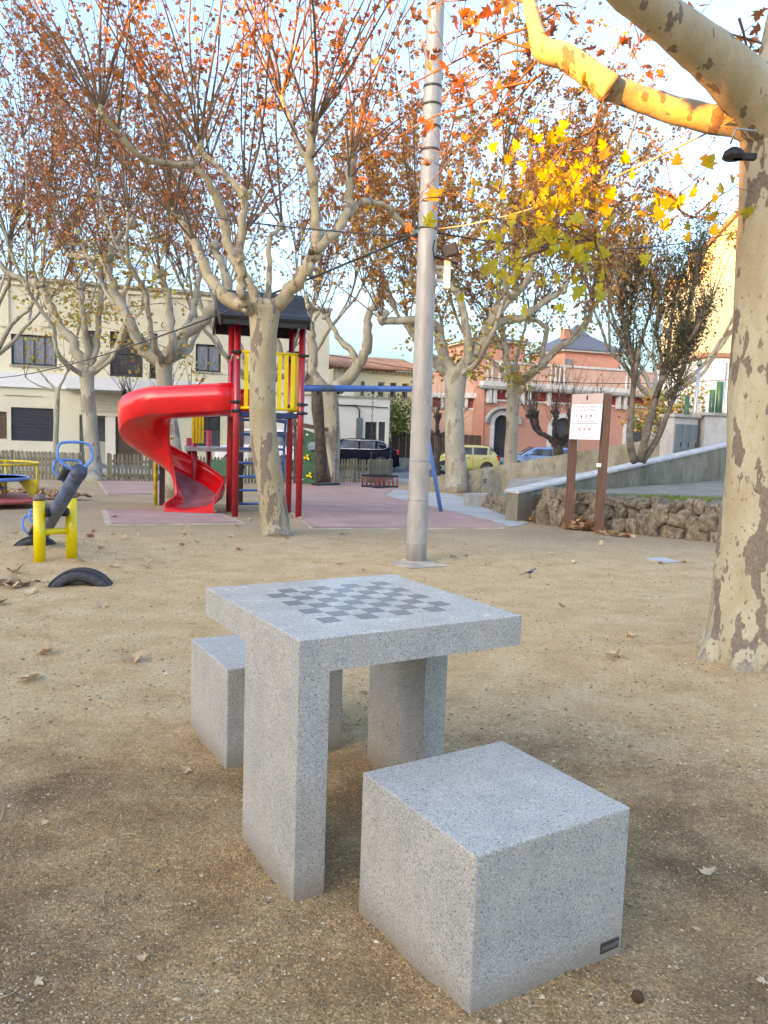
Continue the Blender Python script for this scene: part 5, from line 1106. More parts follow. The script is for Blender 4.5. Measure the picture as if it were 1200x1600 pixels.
for a, b in (((503, 672), (517, 763)), ((493, 676), (505, 760))): m = MB(); m.bar(cpx(*a, Yc-.15), cpx(*b, Yc-.5 if a[0] > 500 else Yc+.4), .09, .09, up=(0, 1, 0)); build(m, 'slanted_leg', M_brownwood, ch, fixn=True)
gl = thing_child('low_green_panel', ch); m = MB(); a0 = cpx(318, 742, Yc-1); m.prism([(0, 0), (1.15, 0), (1.15, .40), (.9, .52), (.3, .52), (0, .40)], a0, (1, 0, 0), (0, 0, 1), (0, 1, 0), .04); build(m, 'panel', M_green, gl, fixn=True)

# ------------------------------------------------------------------ seesaw, half tyres, roundabout
p1 = G(62, 881); p2 = G(112, 876); mid = (p1+p2)/2; se = thing('seesaw', 'worn blue seesaw beam with loop handles on two yellow posts', 'seesaw', Vector((mid.x, mid.y, 0)))
o_s = Vector(se.location)
for p, ht in ((p1, .585), (p2, .60)):
    q = p-o_s; m = MB(); q.z = GH(p.x, p.y)-.1; m.tube([q, Vector((q.x, q.y, ht))], .052, 20); pp_ = build(m, 'post', M_yellow, se); m = MB(); m.lathe([(.053, 0), (.052, .02), (.042, .045), (.022, .06), (0, .064)], 20, (q.x, q.y, ht)); build(m, 'brown_cap', M_cap, pp_)
q1 = p1-o_s; q2 = p2-o_s; m = MB(); m.tube([Vector((q1.x, q1.y, .29)), Vector((q2.x, q2.y, .29))], .03, 12); build(m, 'cross_bar', M_yellow, se)
m = MB(); m.tube([Vector((q1.x, q1.y, .47)), Vector((q2.x, q2.y, .47))], .022, 10); m.tube([Vector((q1.x, q1.y, .47)).lerp(Vector((q2.x, q2.y, .47)), .16), Vector((q1.x, q1.y, .47)).lerp(Vector((q2.x, q2.y, .47)), .3)], .045, 12); m.tube([Vector((q1.x, q1.y, .47)).lerp(Vector((q2.x, q2.y, .47)), .72), Vector((q1.x, q1.y, .47)).lerp(Vector((q2.x, q2.y, .47)), .86)], .045, 12); build(m, 'axle', M_black, se)
near = PY(123, 738, 6.55)-o_s; farp = Vector((-near.x*1.0, -near.y*1.0, .47-(near.z-.47)*1.0)); ctr = Vector((0, 0, .47)); near2 = near; d = (near2-farp).normalized(); farp = ctr-(near2-ctr)*1.0
m = MB(); m.tube([farp, ctr, near2], .062, 20); build(m, 'beam', M_blueworn, se)
for pa_, pb3 in ((near2-d*.01, near2+d*.012), (farp-d*.012, farp)): m = MB(); m.tube([pa_, pb3], .066, 20); build(m, 'end_cap', mat('worn_navy_cap', (.06, .07, .10), .5, var=.4, vscale=15), se)
lat = d.cross(Vector((0, 0, 1))).normalized(); upn = lat.cross(d).normalized()
if upn.z < 0: upn = -upn
for s, base in ((1, near2), (-1, farp)):
    for off, sc_ in ((.06, 1.0), (.38, .85)):
        c0 = base-d*s*off+upn*.04; loop = [c0+lat*-.03, c0+lat*-.13*sc_+upn*.10-d*s*.02, c0+lat*-.13*sc_+upn*.20*sc_, c0+lat*-.08+upn*.245*sc_, c0+lat*.08+upn*.245*sc_, c0+lat*.13*sc_+upn*.20*sc_, c0+lat*.13*sc_+upn*.10-d*s*.02, c0+lat*.03]
        m = MB(); m.tube(smooth_path(loop, 4), .0125, 8); build(m, 'loop_handle', M_blue2, se)
    m = MB(); c0 = base-d*s*.24+upn*.075; m.obox(c0, lat*.10, d*.13, upn*.015); m.tube([c0-upn*.02, c0-upn*.07], .03, 8); build(m, 'seat', M_plaque, se, bevel=.006, fixn=True)
def half_tyre(lab, cx, cy, R, rz, r=.075, rise=.0):
    t = thing('half_tyre', lab, 'tyre', (cx, cy, GH(cx, cy)), rz, 'half-buried seesaw tyres'); V = []; F = []; n = 26; k_ = 12
    prof = [(0.0, -.062), (.028, -.075), (.062, -.076), (.088, -.062), (.097, -.035), (.099, 0), (.097, .035), (.088, .062), (.062, .076), (.028, .075), (0, .062), (.03, 0.05), (.075, .04), (.082, 0), (.075, -.04), (.03, -.05)]
    k_ = len(prof)
    for i in range(n+1):
        a = -0.12+(pi+.24)*i/n
        for (pr_, py_) in prof: rr = R-.1+pr_; V.append((rr*cos(a), py_, rr*sin(a)*.92-.15+rise))
    for i in range(n):
        for j in range(k_): F.append((i*k_+j, i*k_+(j+1) % k_, (i+1)*k_+(j+1) % k_, (i+1)*k_+j))
    m = MB(); m.add(V, F, 0, True); build(m, 'tyre_arch', M_tyre, t)
    m = MB()
    for i in range(1, 30):
        a = pi*i/30
        for yy in (-.03, .03): m.obox(((R+.0)*cos(a), yy, (R+.0)*sin(a)*.92-.15+rise), Vector((cos(a), 0, sin(a)))*.006, Vector((0, .022, 0)), Vector((-sin(a), 0, cos(a)))*.014)
    tag(build(m, 'tread_blocks', M_tyre, t), kind='stuff')
nt_ = G(127, 921); half_tyre('nearer half-buried black tyre under the raised end of the seesaw', nt_.x, nt_.y, .262, radians(8), rise=.03)
ft_ = G(56, 857); half_tyre('farther half-buried black tyre behind the yellow seesaw posts', ft_.x, ft_.y, .25, radians(12))
rb = PY(-18, 775, 13.2); rb.z = gz(13.2); ra = thing('roundabout', 'small roundabout with red disc, blue ring seat and yellow rails at the left edge', 'roundabout', rb)
m = MB(); m.lathe([(0, .10), (.87, .10), (.89, .13), (.87, .155), (0, .165)], 40); build(m, 'platform', mat('faded_red_paint', (.5, .09, .08), .5, var=.3, vscale=3), ra)
m = MB(); m.tube([(.0, 0, .1), (0, 0, .72)], .03, 10); build(m, 'centre_pole', M_black, ra)
m = MB(); m.tube([(.62*cos(a), .62*sin(a), .47) for a in np.linspace(0, 2*pi, 36, endpoint=False)], .03, 8, closed=True); m.lathe([(.62, .485), (.60, .485), (.42, .475), (.42, .465), (.62, .465)], 36); build(m, 'ring_seat', M_blue2, ra)
m = MB(); m.lathe([(0, .28), (.24, .28), (.26, .3), (.24, .32), (0, .32)], 24); build(m, 'centre_wheel', M_blue2, ra)
m = MB(); m.tube([(.78*cos(a), .78*sin(a), .72) for a in np.linspace(0, 2*pi, 40, endpoint=False)], .022, 8, closed=True); build(m, 'top_rail', M_yellow2, ra)
for i in range(4):
    a = i*pi/2+.1; c_, s_ = cos(a), sin(a); m = MB(); m.tube([(.78*c_, .78*s_, .13), (.78*c_, .78*s_, .72)], .022, 8); m.prism([(.70, .14), (.78, .14), (.78, .46), (.45, .46)], (0, 0, 0), (c_, s_, 0), (0, 0, 1), (-s_, c_, 0), .03); build(m, 'rail_post', M_yellow2, ra, fixn=True)

# ------------------------------------------------------------------ picket fences
pale = MB(); pale.prism([(-.037, 0), (.037, 0), (.037, .80), (.022, .845), (0, .858), (-.022, .845), (-.037, .80)], (0, 0, 0), (1, 0, 0), (0, 0, 1), (0, 1, 0), .02); pale_me = pale.mesh('pale', M_fence)
def fence(A, B, lab, h=1.0, pitch=.118):
    A = Vector(A); B = Vector(B); d = B-A; L = Vector((d.x, d.y, 0)).length; rz = atan2(d.y, d.x); f_ = thing('picket_fence', lab, 'fence', A, rz); n = int(L/pitch)
    for i in range(n+1):
        o = link('pale', pale_me, f_); o.location = (i*pitch+.04, 0, random.uniform(-.012, .012)+(B.z-A.z)*i/n); o.scale = (1, 1, h*random.uniform(.985, 1.015)); o.rotation_euler = (0, random.gauss(0, .008), 0)
    for z in (.2, .62): m = MB(); m.bar((0, .04, z*h), (L, .04, z*h+(B.z-A.z)), .035, .085); build(m, 'rail', M_fence, f_)
    for x in (0.0, L/2, L): m = MB(); m.box(x-.05, x+.05, .06, .15, -.2, .86*h); build(m, 'fence_post', M_fence, f_)
random.seed(17)
fence(G(-90, 744), G(124, 751), 'weathered wooden picket fence left of the pale plane tree')
fence(G(171, 752), G(470, 756), 'weathered wooden picket fence behind the red slide')
fence(G(527, 755), G(580, 756), 'short wooden picket fence in front of the black car', 1.08)
fence(G(580, 756), G(612, 753), 'short end section of picket fence behind the bucket swing', 1.06, .1)

# ------------------------------------------------------------------ buildings
class Facade:
    def __init__(s, name, label, cat, pxA, YA, pxB, YB, zb=-0.66):
        A = PY(pxA, 700, YA); B = PY(pxB, 700, YB); A.z = zb; B.z = zb; s.A = A; s.d = (B-A).normalized(); s.L = (B-A).length; s.n = Vector((-s.d.y, s.d.x, 0))
        s.root = thing(name, label, cat, A, atan2(s.d.y, s.d.x)); s.holes = []
    def uv(s, px, py):
        r = ray(px, py); o = Vector((0, 0, EYE)); t = (s.A-o).dot(s.n)/r.dot(s.n); P_ = o+r*t-s.A; return (P_.dot(s.d), P_.z)
    def rect(s, x0, y0, x1, y1): a = s.uv(x0, y0); b = s.uv(x1, y1); return (a[0], b[0], b[1], a[1])     # u0,u1,z0,z1
    def wall(s, name, u0, u1, z0, z1, m, y=0.0, reveal=.16, holes=(), revm=None):
        us = sorted(set([u0, u1]+[h[0] for h in holes if u0 < h[0] < u1]+[h[1] for h in holes if u0 < h[1] < u1])); zs = sorted(set([z0, z1]+[h[2] for h in holes if z0 < h[2] < z1]+[h[3] for h in holes if z0 < h[3] < z1]))
        mb = MB()
        for i in range(len(us)-1):
            for j in range(len(zs)-1):
                cu_, cz = (us[i]+us[i+1])/2, (zs[j]+zs[j+1])/2
                if any(h[0] < cu_ < h[1] and h[2] < cz < h[3] for h in holes): continue
                mb.add([(us[i], y, zs[j]), (us[i+1], y, zs[j]), (us[i+1], y, zs[j+1]), (us[i], y, zs[j+1])], [(0, 1, 2, 3)])
        for (a, b, c, d) in holes:
            c = max(c, z0)
            mb.add([(a, y, c), (b, y, c), (b, y, d), (a, y, d), (a, y+reveal, c), (b, y+reveal, c), (b, y+reveal, d), (a, y+reveal, d)], [(0, 4, 5, 1), (1, 5, 6, 2), (2, 6, 7, 3), (3, 7, 4, 0)])
        return build(mb, name, m, s.root)
    def box(s, name, u0, u1, y0, y1, z0, z1, m, bevel=0): mb = MB(); mb.box(u0, u1, y0, y1, z0, z1); return build(mb, name, m, s.root, bevel=bevel)
    def window(s, r, glass, nv=2, nh=1, y=.11, frame=M_winframe, fw=.07, sill=True, curtain=False):
        u0, u1, z0, z1 = r; mb = MB()
        for a, b, c, d in ((u0, u0+fw, z0, z1), (u1-fw, u1, z0, z1), (u0+fw, u1-fw, z0, z0+fw), (u0+fw, u1-fw, z1-fw, z1)): mb.box(a, b, y-.02, y+.04, c, d)
        w = build(mb, 'window', frame, s.root)
        for i in range(nv):
            a = u0+fw+(u1-u0-2*fw)*i/nv; b = u0+fw+(u1-u0-2*fw)*(i+1)/nv
            for j in range(nh):
                c = z0+fw+(z1-z0-2*fw)*j/nh; d = z0+fw+(z1-z0-2*fw)*(j+1)/nh; mb = MB(); mb.box(a+.025, b-.025, y+.02, y+.035, c+.02, d-.02); build(mb, 'pane', glass, w)
            if i: mb = MB(); mb.box(a-.03, a+.03, y-.015, y+.037, z0+fw, z1-fw); build(mb, 'mullion', frame, w)
        if sill: mb = MB(); mb.box(u0-.08, u1+.08, -.08, y-.021, z0-.07, z0-.002); build(mb, 'sill', M_stonetrim, w)
        return w

# cream two-storey house on the left
F = Facade('cream_house', 'long cream two-storey house with dark windows and white balcony band across the street', 'house', -120, 35.8, 513, 41.5)
zt = F.uv(140, 446)[1]; zt2 = F.uv(420, 478)[1]
uE = F.uv(513, 600)[0]; u2 = F.uv(345, 600)[0]
W1 = F.rect(17, 521, 89, 573); W0 = F.rect(-75, 521, -12, 573); Wd0 = F.rect(137, 516, 151, 580); Wd1 = F.rect(172, 517, 223, 590); Wd2 = F.rect(234, 520, 246, 592); W2 = F.rect(306, 537, 345, 582); W3 = F.rect(448, 548, 472, 596)
Lw = F.rect(17, 636, 84, 690); Ld = F.rect(-50, 641, 11, 686); Gr = F.rect(124, 648, 224, 760); Gr = (Gr[0], Gr[1], 0.0, Gr[3]); LW2 = F.rect(304, 648, 345, 700); LW3 = F.rect(440, 655, 470, 700)
holes = [W1, W0, Wd0, Wd1, Wd2, W2, Lw, Ld, Gr, LW2]
F.wall('front_wall', F.uv(-120, 600)[0], u2, 0, zt, M_cream, holes=holes)
F.wall('front_wall', u2, uE, 0, zt2, M_cream, y=0.0, holes=[W3, LW3])
F.box('side_wall', uE-.2, uE-.001, .002, 9, 0, zt2, M_cream); F.box('back_wall', F.uv(-120, 600)[0], uE-.21, 8.8, 9, 0, zt2, M_cream); F.box('parapet_step', u2-.25, u2-.001, .17, 9, zt2+.01, zt, M_cream)
F.box('roof', F.uv(-120, 600)[0], uE, .17, 8.7, zt2-.5, zt2-.35, M_stonetrim)
F.box('roof_cornice', F.uv(-120, 600)[0], u2, -.18, .3, zt+.003, zt+.14, M_stonetrim); F.box('roof_cornice', u2+.002, uE+.1, -.15, .3, zt2+.003, zt2+.12, M_stonetrim)
for k in range(7): u = F.uv(-60+62*k, 600)[0]; F.box('pilaster', u, u+.35, -.07, -.001, F.uv(-60+62*k, 510)[1], zt-.25, M_cream)
F.box('cornice_line', F.uv(-120, 600)[0], u2, -.10, -.001, zt-.24, zt-.12, M_cream)
for r_ in (W1, W0): F.window(r_, M_curtain, 4, 1)
for r_ in (Wd0, Wd1, Wd2): F.window(r_, M_glass, 2, 2, sill=False)
for r_ in (W2, W3): F.window(r_, M_curtain, 2, 1)
for r_ in (LW2, LW3): F.window(r_, M_glass, 2, 2)
def shutter(r_, m_, nm, n=10):
    mb0 = thing_child(nm, F.root); h = (r_[3]-r_[2])/n; sl_ = MB(); sl_.box(0, r_[1]-r_[0], 0, .03, .004, h-.006); me_ = sl_.mesh('slat', m_)
    for i in range(n): o = link('slat', me_, mb0); o.location = (r_[0], .09+.008*(i % 2), r_[2]+i*h)
shutter(Lw, M_shutterd, 'roller_shutter'); shutter(Ld, M_brownd, 'roller_shutter', 8)
# garage recess: beige shutter above, door, side light
g0, g1, _, gzt = Gr; F.box('recess_back', g0, g1, .9, 1.0, 0, gzt, M_cream2); zsh = F.uv(150, 648)[1]
band = F.rect(126, 612, 224, 647)
for i in range(6): h = (band[3]-band[2])/6; F.box('shutter_box_slat', band[0], band[1], -.045+.01*(i % 2), -.002, band[2]+i*h, band[2]+(i+1)*h-.02, M_shutterb)
dr = F.rect(181, 651, 224, 760); F.box('door', dr[0], dr[1]-.05, .2, .26, 0.02, dr[3], M_brownd); sdl = F.rect(152, 653, 164, 690); F.box('side_light', sdl[0], sdl[1], .2, .26, sdl[2], sdl[3], M_glass); F.box('jamb', sdl[1]+.02, dr[0]-.02, .05, .3, 0, gzt, M_cream2)
bal = F.rect(-120, 583, 340, 611); F.box('balcony_band', F.uv(-120, 600)[0], F.uv(103, 600)[0], -.12, -.002, F.uv(50, 606)[1], F.uv(50, 583)[1], M_balc)
F.box('balcony_parapet', F.uv(104, 600)[0], F.uv(338, 600)[0], -.95, -.85, F.uv(200, 612)[1], F.uv(200, 593)[1], M_balc); F.box('balcony_slab', F.uv(104, 600)[0], F.uv(338, 600)[0], -.84, -.002, F.uv(200, 612)[1]-.02, F.uv(200, 612)[1]+.14, M_balc)
F.box('plinth', F.uv(-120, 600)[0], g0-.01, -.05, -.001, 0, F.uv(50, 706)[1], M_stonetrim)
for (x0, y0, x1, y1) in ((7, 617, 66, 619), (255, 610, 300, 612), (470, 640, 500, 642)): r_ = F.rect(x0, y0, x1, y1); F.box('conduit', r_[0], r_[1], -.05, -.001, r_[2]-.02, r_[3]+.02, M_stonetrim)
a = F.uv(273, 645); mb = MB(); mb.prism([(-.17, .5), (.17, .5), (.06, -.62), (-.10, -.62)], (a[0], -.06, a[1]), (1, 0, 0), (0, 0, 1), (0, 1, 0), .03); build(mb, 'blue_banner', mat('banner_blue', (.03, .12, .5), .5), F.root, fixn=True)

# white annex with electric mast, right of the cream house
F = Facade('white_annex', 'low white flat-roofed annex with grey door behind the black car', 'house', 420, 40.0, 607, 42.0)
zt = F.uv(560, 622)[1]; dh = F.rect(571, 659, 587, 745); dh = (dh[0], dh[1], 0, dh[3]); d2 = F.rect(592, 659, 600, 745); d2 = (d2[0], d2[1], 0, d2[3]); L_ = F.uv(607, 700)[0]
F.wall('front_wall', 0, L_, 0, zt, M_cream2, holes=[dh, d2], reveal=.25); F.box('side_wall', L_-.2, L_-.001, .002, 6, 0, zt, M_cream2); F.box('coping', -.05, L_+.05, -.06, .25, zt+.003, zt+.09, M_stonetrim); F.box('flat_roof', 0, L_-.21, .26, 6, zt-.2, zt-.05, M_stonetrim)
F.box('gate', dh[0], dh[1], .2, .25, 0, dh[3], M_glass); F.box('door', d2[0], d2[1], .1, .15, 0, d2[3], M_greyd)
for i in range(6): u = dh[0]+.04+(dh[1]-dh[0]-.08)*i/5; F.box('gate_bar', u-.012, u+.012, .12, .15, .1, dh[3]-.55, M_winframe)
r_ = F.rect(557, 653, 564, 720); F.box('pipe_cover', r_[0], r_[1], -.09, -.001, 0.3, r_[3], M_cabd)
mb = MB(); a = F.uv(561, 653); b = F.uv(561, 640); c = F.uv(555, 634); e_ = F.uv(500, 632); mb.tube([(a[0], -.06, a[1]), (b[0], -.06, b[1]), (c[0], -.06, c[1]), (e_[0], -.06, e_[1])], .035, 6); build(mb, 'cable_bundle', M_wire, F.root)
mb = MB(); a = F.uv(500, 631); b = F.uv(606, 636); mb.tube([(a[0]+(b[0]-a[0])*i/8, -.05, a[1]+(b[1]-a[1])*i/8+random.uniform(-.04, .04)) for i in range(9)], .028, 6); build(mb, 'cable_run', M_wire, F.root)
r_ = F.rect(540, 617, 556, 622); F.box('roof_box', r_[0], r_[1], .4, 1.2, zt+.095, zt+.3, M_cream2)

# yellow house with tiled roof behind
F = Facade('yellow_house', 'pale yellow house with three small windows and clay tiled roof beyond the annex', 'house', 520, 50, 668, 52)
zt = F.uv(610, 580)[1]; L_ = F.uv(668, 600)[0]
hs = [F.rect(591, 597, 600, 620), F.rect(610, 598, 619, 621), F.rect(628.5, 599, 637.5, 622), F.rect(564, 596, 569, 618)]
F.wall('front_wall', 0, L_, 0, zt, M_yellowr, holes=hs, reveal=.3)
for h in hs: F.window(h, M_glass, 1, 1, y=.22, fw=.05, sill=True)
F.box('side_wall', L_-.2, L_-.001, .002, 8, 0, zt, M_yellowr); F.box('left_wall', 0.001, .2, .31, 8, 0, zt, M_yellowr)
tl_ = thing_child('tiled_roof', F.root); mb = MB(); mb.add([(-.2, -.35, zt+.02), (L_+.2, -.35, zt+.02), (L_+.2, 4.5, zt+1.1), (-.2, 4.5, zt+1.1), (-.2, 9, zt+.1), (L_+.2, 9, zt+.1)], [(0, 1, 2, 3), (3, 2, 5, 4)]); build(mb, 'roof_deck', M_tile, tl_)
rowm = MB(); rowm.tube([(0, -.42, 0.06), (0, 4.5, 1.16)], .085, 7); rme = rowm.mesh('tile_row', M_tile)
for i in range(int((L_+.3)/.21)): o = link('tile_row', rme, tl_); o.location = (-.15+i*.21, 0, zt)
for i in range(int(L_/.3)): mb = MB(); mb.tube([(.15+i*.3, -.001, zt-.12), (.15+i*.3, -.13, zt-.12)], .10, 8); build(mb, 'eave_scallop', M_yellowr, F.root)
F.box('garden_wall', F.uv(600, 700)[0], L_, -2.4, -2.2, 0, 1.0, M_yellowr)

# reed screens on low walls
for (pa, pb2, Y, yt, lab) in ((612, 690, 44.5, 676, 'brown reed screen on a low wall left of the lamp pole'), (690, 752, 44.2, 679, 'brown reed screen on a low wall behind the yellow car')):
    A = PY(pa, 700, Y); B = PY(pb2, 700, Y); top = PY((pa+pb2)/2, yt, Y).z; t = thing('reed_screen', lab, 'fence', (A.x, Y, -.66)); mb = MB(); mb.box(0, B.x-A.x, 0, .2, 0, .62); build(mb, 'low_wall', M_conc, t)
    w = .36; n = int((B.x-A.x)/w); mb = MB(); mb.box(.008, (B.x-A.x)/n-.008, .05, .11, .623, top+.66); me_ = mb.mesh('reed_panel', M_reed)
    for i in range(n): o = link('reed_panel', me_, t); o.location = (i*(B.x-A.x)/n, random.uniform(-.015, .015), random.uniform(-.02, .02))

# salmon villa
F = Facade('salmon_villa', 'salmon coloured villa with white cornice, arched doors and slate pyramid roof', 'house', 757, 46.0, 1024, 49.5)
L_ = F.uv(1024, 650)[0]; zc = F.uv(760, 607)[1]; zf0 = F.uv(760, 626)[1]; zp = F.uv(760, 566)[1]
def arch_poly(u0, u1, z0, zs, n=10): r = (u1-u0)/2; return [(u0, z0)]+[((u0+u1)/2-r*cos(pi*i/n), zs+r*sin(pi*i/n)) for i in range(n+1)]+[(u1, z0)]
def arch(u0, u1, ztop, m_in, nm, trim=.22, bars=0, hood=False):
    r = (u1-u0)/2; zs = ztop-r; n = 12; mb = MB()
    for s in (0, 1):
        for i in range(n//2):
            a0, a1 = pi-pi*i/n, pi-pi*(i+1)/n
            if s: a0, a1 = pi-a0, pi-a1
            p0 = ((u0+u1)/2+r*cos(a0), zs+r*sin(a0)); p1 = ((u0+u1)/2+r*cos(a1), zs+r*sin(a1)); cx = u1 if s else u0
            mb.add([(cx, 0, ztop), (p0[0], 0, p0[1]), (p1[0], 0, p1[1])], [(0, 1, 2) if not s else (0, 2, 1)])
            mb.add([(p0[0], 0, p0[1]), (p1[0], 0, p1[1]), (p1[0], .3, p1[1]), (p0[0], .3, p0[1])], [(0, 1, 2, 3)])
    build(mb, 'arch_spandrel', M_salmon, F.root); mb = MB(); mb.prism(arch_poly(u0, u1, 0, zs), (0, .26, 0), (1, 0, 0), (0, 0, 1), (0, 1, 0), .04); d_ = build(mb, nm, m_in, F.root, fixn=True)
    if trim:
        mb = MB(); a = arch_poly(u0-trim, u1+trim, 0, zs, n); b = arch_poly(u0, u1, 0, zs, n); k = len(a)
        for yy in (-.05,): mb.add([(x, yy, z) for x, z in a]+[(x, yy, z) for x, z in b], [(i, i+1, k+i+1, k+i) for i in range(k-1)])
        mb.add([(x, -.05, z) for x, z in a]+[(x, -.001, z) for x, z in a], [(i+1, i, k+i, k+i+1) for i in range(k-1)]); mb.add([(x, -.05, z) for x, z in b]+[(x, .0, z) for x, z in b], [(i, i+1, k+i+1, k+i) for i in range(k-1)])
        build(mb, 'door_surround', M_whitetrim, F.root)
    for i in range(bars): u = u0+(u1-u0)*(i+.5)/bars; mb = MB(); mb.box(u-.02, u+.02, .21, .25, .05, zs+r*sqrt(max(0, 1-((u-(u0+u1)/2)/r)**2))-.03); build(mb, 'iron_bar', M_winframe, d_)
    if hood:
        mb = MB(); k = 12; ro, ri = r+.62, r+.24
        vs = []
        for i in range(k+1): a = pi*.0+pi*i/k; vs += [((u0+u1)/2-ro*cos(a), -.35, zs+ro*.78*sin(a)), ((u0+u1)/2-ri*cos(a), -.02, zs+ri*sin(a)), ((u0+u1)/2-ro*cos(a), -.02, zs+ro*.78*sin(a)+.12)]
        mb.add(vs, [(3*i+p, 3*i+3+p, 3*i+3+(p+1) % 3, 3*i+(p+1) % 3) for i in range(k) for p in range(3)]); build(mb, 'door_hood', M_stonetrim, F.root, fixn=True)
A1 = F.rect(773, 648, 792, 740); A1 = (A1[0], A1[1], 0, A1[3]); A2 = F.rect(863, 652, 893, 740); A2 = (A2[0], A2[1], 0, A2[3]); A3 = F.rect(980, 656, 1003, 740); A3 = (A3[0], A3[1], 0, A3[3])
F.wall('front_wall', 0, L_, 0, zf0, M_salmon, holes=[A1, A2, A3], reveal=.3)
arch(A1[0], A1[1], A1[3], M_glass, 'arched_door', .24, 7, True); arch(A2[0], A2[1], A2[3], M_greyd, 'arched_garage_door', .28, 0); arch(A3[0], A3[1], A3[3], M_greyd, 'arched_door', .26, 0)
F.wall('frieze', 0, L_, zf0+.10, zc-.05, M_redband, y=.03); F.box('string_course', -.08, L_+.08, -.10, .05, zf0, zf0+.10, M_whitetrim)
F.box('cornice', -.45, L_+.3, -.45, .3, zc, zc+.16, M_stonetrim); F.box('cornice', -.32, L_+.2, -.32, .3, zc-.05, zc-.001, M_whitetrim); F.box('cornice', -.36, L_+.2, -.36, .3, zc+.162, zc+.42, M_whitetrim)
for px in (760, 768, 812, 822, 853, 898, 905, 962, 972): u = F.uv(px, 620)[0]; F.box('bracket', u, u+.22, -.27, -.0, zf0-.12, zc-.052, M_whitetrim); 
for px in (790, 935): r_ = F.rect(px, 613, px+9, 621); F.box('frieze_ornament', r_[0], r_[1], -.02, .028, r_[2], r_[3], M_whitetrim)
F.wall('terrace_parapet', 0, L_, zc+.42, zp, M_salmon2, y=.05); F.box('parapet_rail', -.05, L_+.05, -.03, .2, zp+.003, zp+.13, M_whitetrim)
for pa, pb2 in ((757, 772), (776, 800), (857, 884), (975, 995)):
    u0, u1 = F.uv(pa, 590)[0], F.uv(pb2, 590)[0]; n = max(2, int((u1-u0)/.28)); bl_ = MB(); bl_.lathe([(.05, 0), (.09, .12), (.1, .22), (.05, .42), (.04, .62), (.08, .74)], 8); me_ = bl_.mesh('baluster', M_whitetrim)
    for i in range(n): o = link('baluster', me_, F.root); o.location = (u0+(i+.5)*(u1-u0)/n, -.06, zc+.44); o.scale = (1, 1, (zp-zc-.44)/.75)
F.box('side_wall', 0.001, .3, .301, 9, 0, zp, M_salmon); F.box('far_side_wall', L_-.3, L_-.001, .301, 9, 0, zp, M_salmon); F.box('back_wall', .31, L_-.31, 8.7, 9, 0, zp, M_salmon); F.box('terrace_floor', .31, L_-.31, .31, 8.6, zc+.1, zc+.3, M_stonetrim)
# upper blocks
def upper(x0, x1, yb, yt, dy, roof_apex, roofm, nm):
    F2 = F; a = F.uv(x0, yb); b = F.uv(x1, yb); k = 1+dy/47.0; zt_ = EYE+.66+(F.uv(x0, yt)[1]-EYE-.66)*k; u0, u1 = a[0]*k+(k-1)*F.A.dot(F.d), b[0]*k+(k-1)*F.A.dot(F.d)
    F.box(nm, u0, u1, dy, dy+4.5, zc+.31, zt_, M_salmon); F.box('eave', u0-.25, u1+.25, dy-.25, dy+4.75, zt_+.003, zt_+.12, M_whitetrim)
    if roof_apex:
        za = zt_+roof_apex; um = (u0+u1)/2; mb = MB(); mb.add([(u0-.35, dy-.35, zt_+.125), (u1+.35, dy-.35, zt_+.125), (u1+.35, dy+4.85, zt_+.125), (u0-.35, dy+4.85, zt_+.125), (u0+(u1-u0)*.30, dy+1.6, za*.6+zt_*.4), (u1-(u1-u0)*.3, dy+1.6, za*.6+zt_*.4), (u1-(u1-u0)*.3, dy+2.9, za*.6+zt_*.4), (u0+(u1-u0)*.3, dy+2.9, za*.6+zt_*.4), (um, dy+2.25, za)], [(0, 1, 5, 4), (1, 2, 6, 5), (2, 3, 7, 6), (3, 0, 4, 7), (4, 5, 8), (5, 6, 8), (6, 7, 8), (7, 4, 8)])
        build(mb, 'slate_roof', roofm, F.root)
    return u0, u1, zt_
upper(744, 822, 575, 532, 2.2, .9, M_slate, 'upper_block'); uu = upper(884, 973, 578, 548, 2.2, 2.0, M_slate, 'upper_block')
r_ = F.rect(877, 552, 885, 580); F.box('french_window', uu[0]-.02, uu[0]+.5, 2.1, 2.19, zc+.5, zc+2.2, M_curtain)
F.box('chimney', uu[0]+.6, uu[0]+1.1, 3.4, 3.9, uu[2]+.9, uu[2]+1.55, M_tile)
# pale side wing of the villa, set back to the left
F2_ = Facade('salmon_wing', 'pale salmon side wing of the villa partly behind the plane trunk', 'house', 662, 49.0, 756, 47.5)
L2_ = F2_.L; z2 = F2_.uv(720, 622)[1]; z3 = F2_.uv(720, 640)[1]
F2_.wall('front_wall', 0, L2_-.35, 0, z3, M_salmon2); F2_.wall('frieze', 0, L2_-.35, z3+.1, z2-.02, M_redband, y=.02); F2_.box('string_course', 0, L2_-.35, -.08, .05, z3, z3+.098, M_whitetrim); F2_.box('cornice', -.2, L2_-.5, -.3, .3, z2, z2+.3, M_whitetrim)
F2_.box('parapet', 0, L2_-.5, .02, .2, z2+.31, z2+1.3, M_salmon2); F2_.box('left_wall', .001, .2, .21, 7, 0, z2-.02, M_salmon2)
for i in range(5): F2_.box('bracket', .3+i*.75, .5+i*.75, -.2, -.001, z3+.1, z2-.01, M_whitetrim)
F2_.box('upper_block', .8, 2.8, 2.4, 5.5, z2+.31, F2_.uv(700, 545)[1], mat('warm_render', (.6, .33, .2), .9)); F2_.box('chimney', 1.3, 1.8, 3, 3.5, F2_.uv(700, 545)[1]+.01, F2_.uv(700, 528)[1], M_tile)

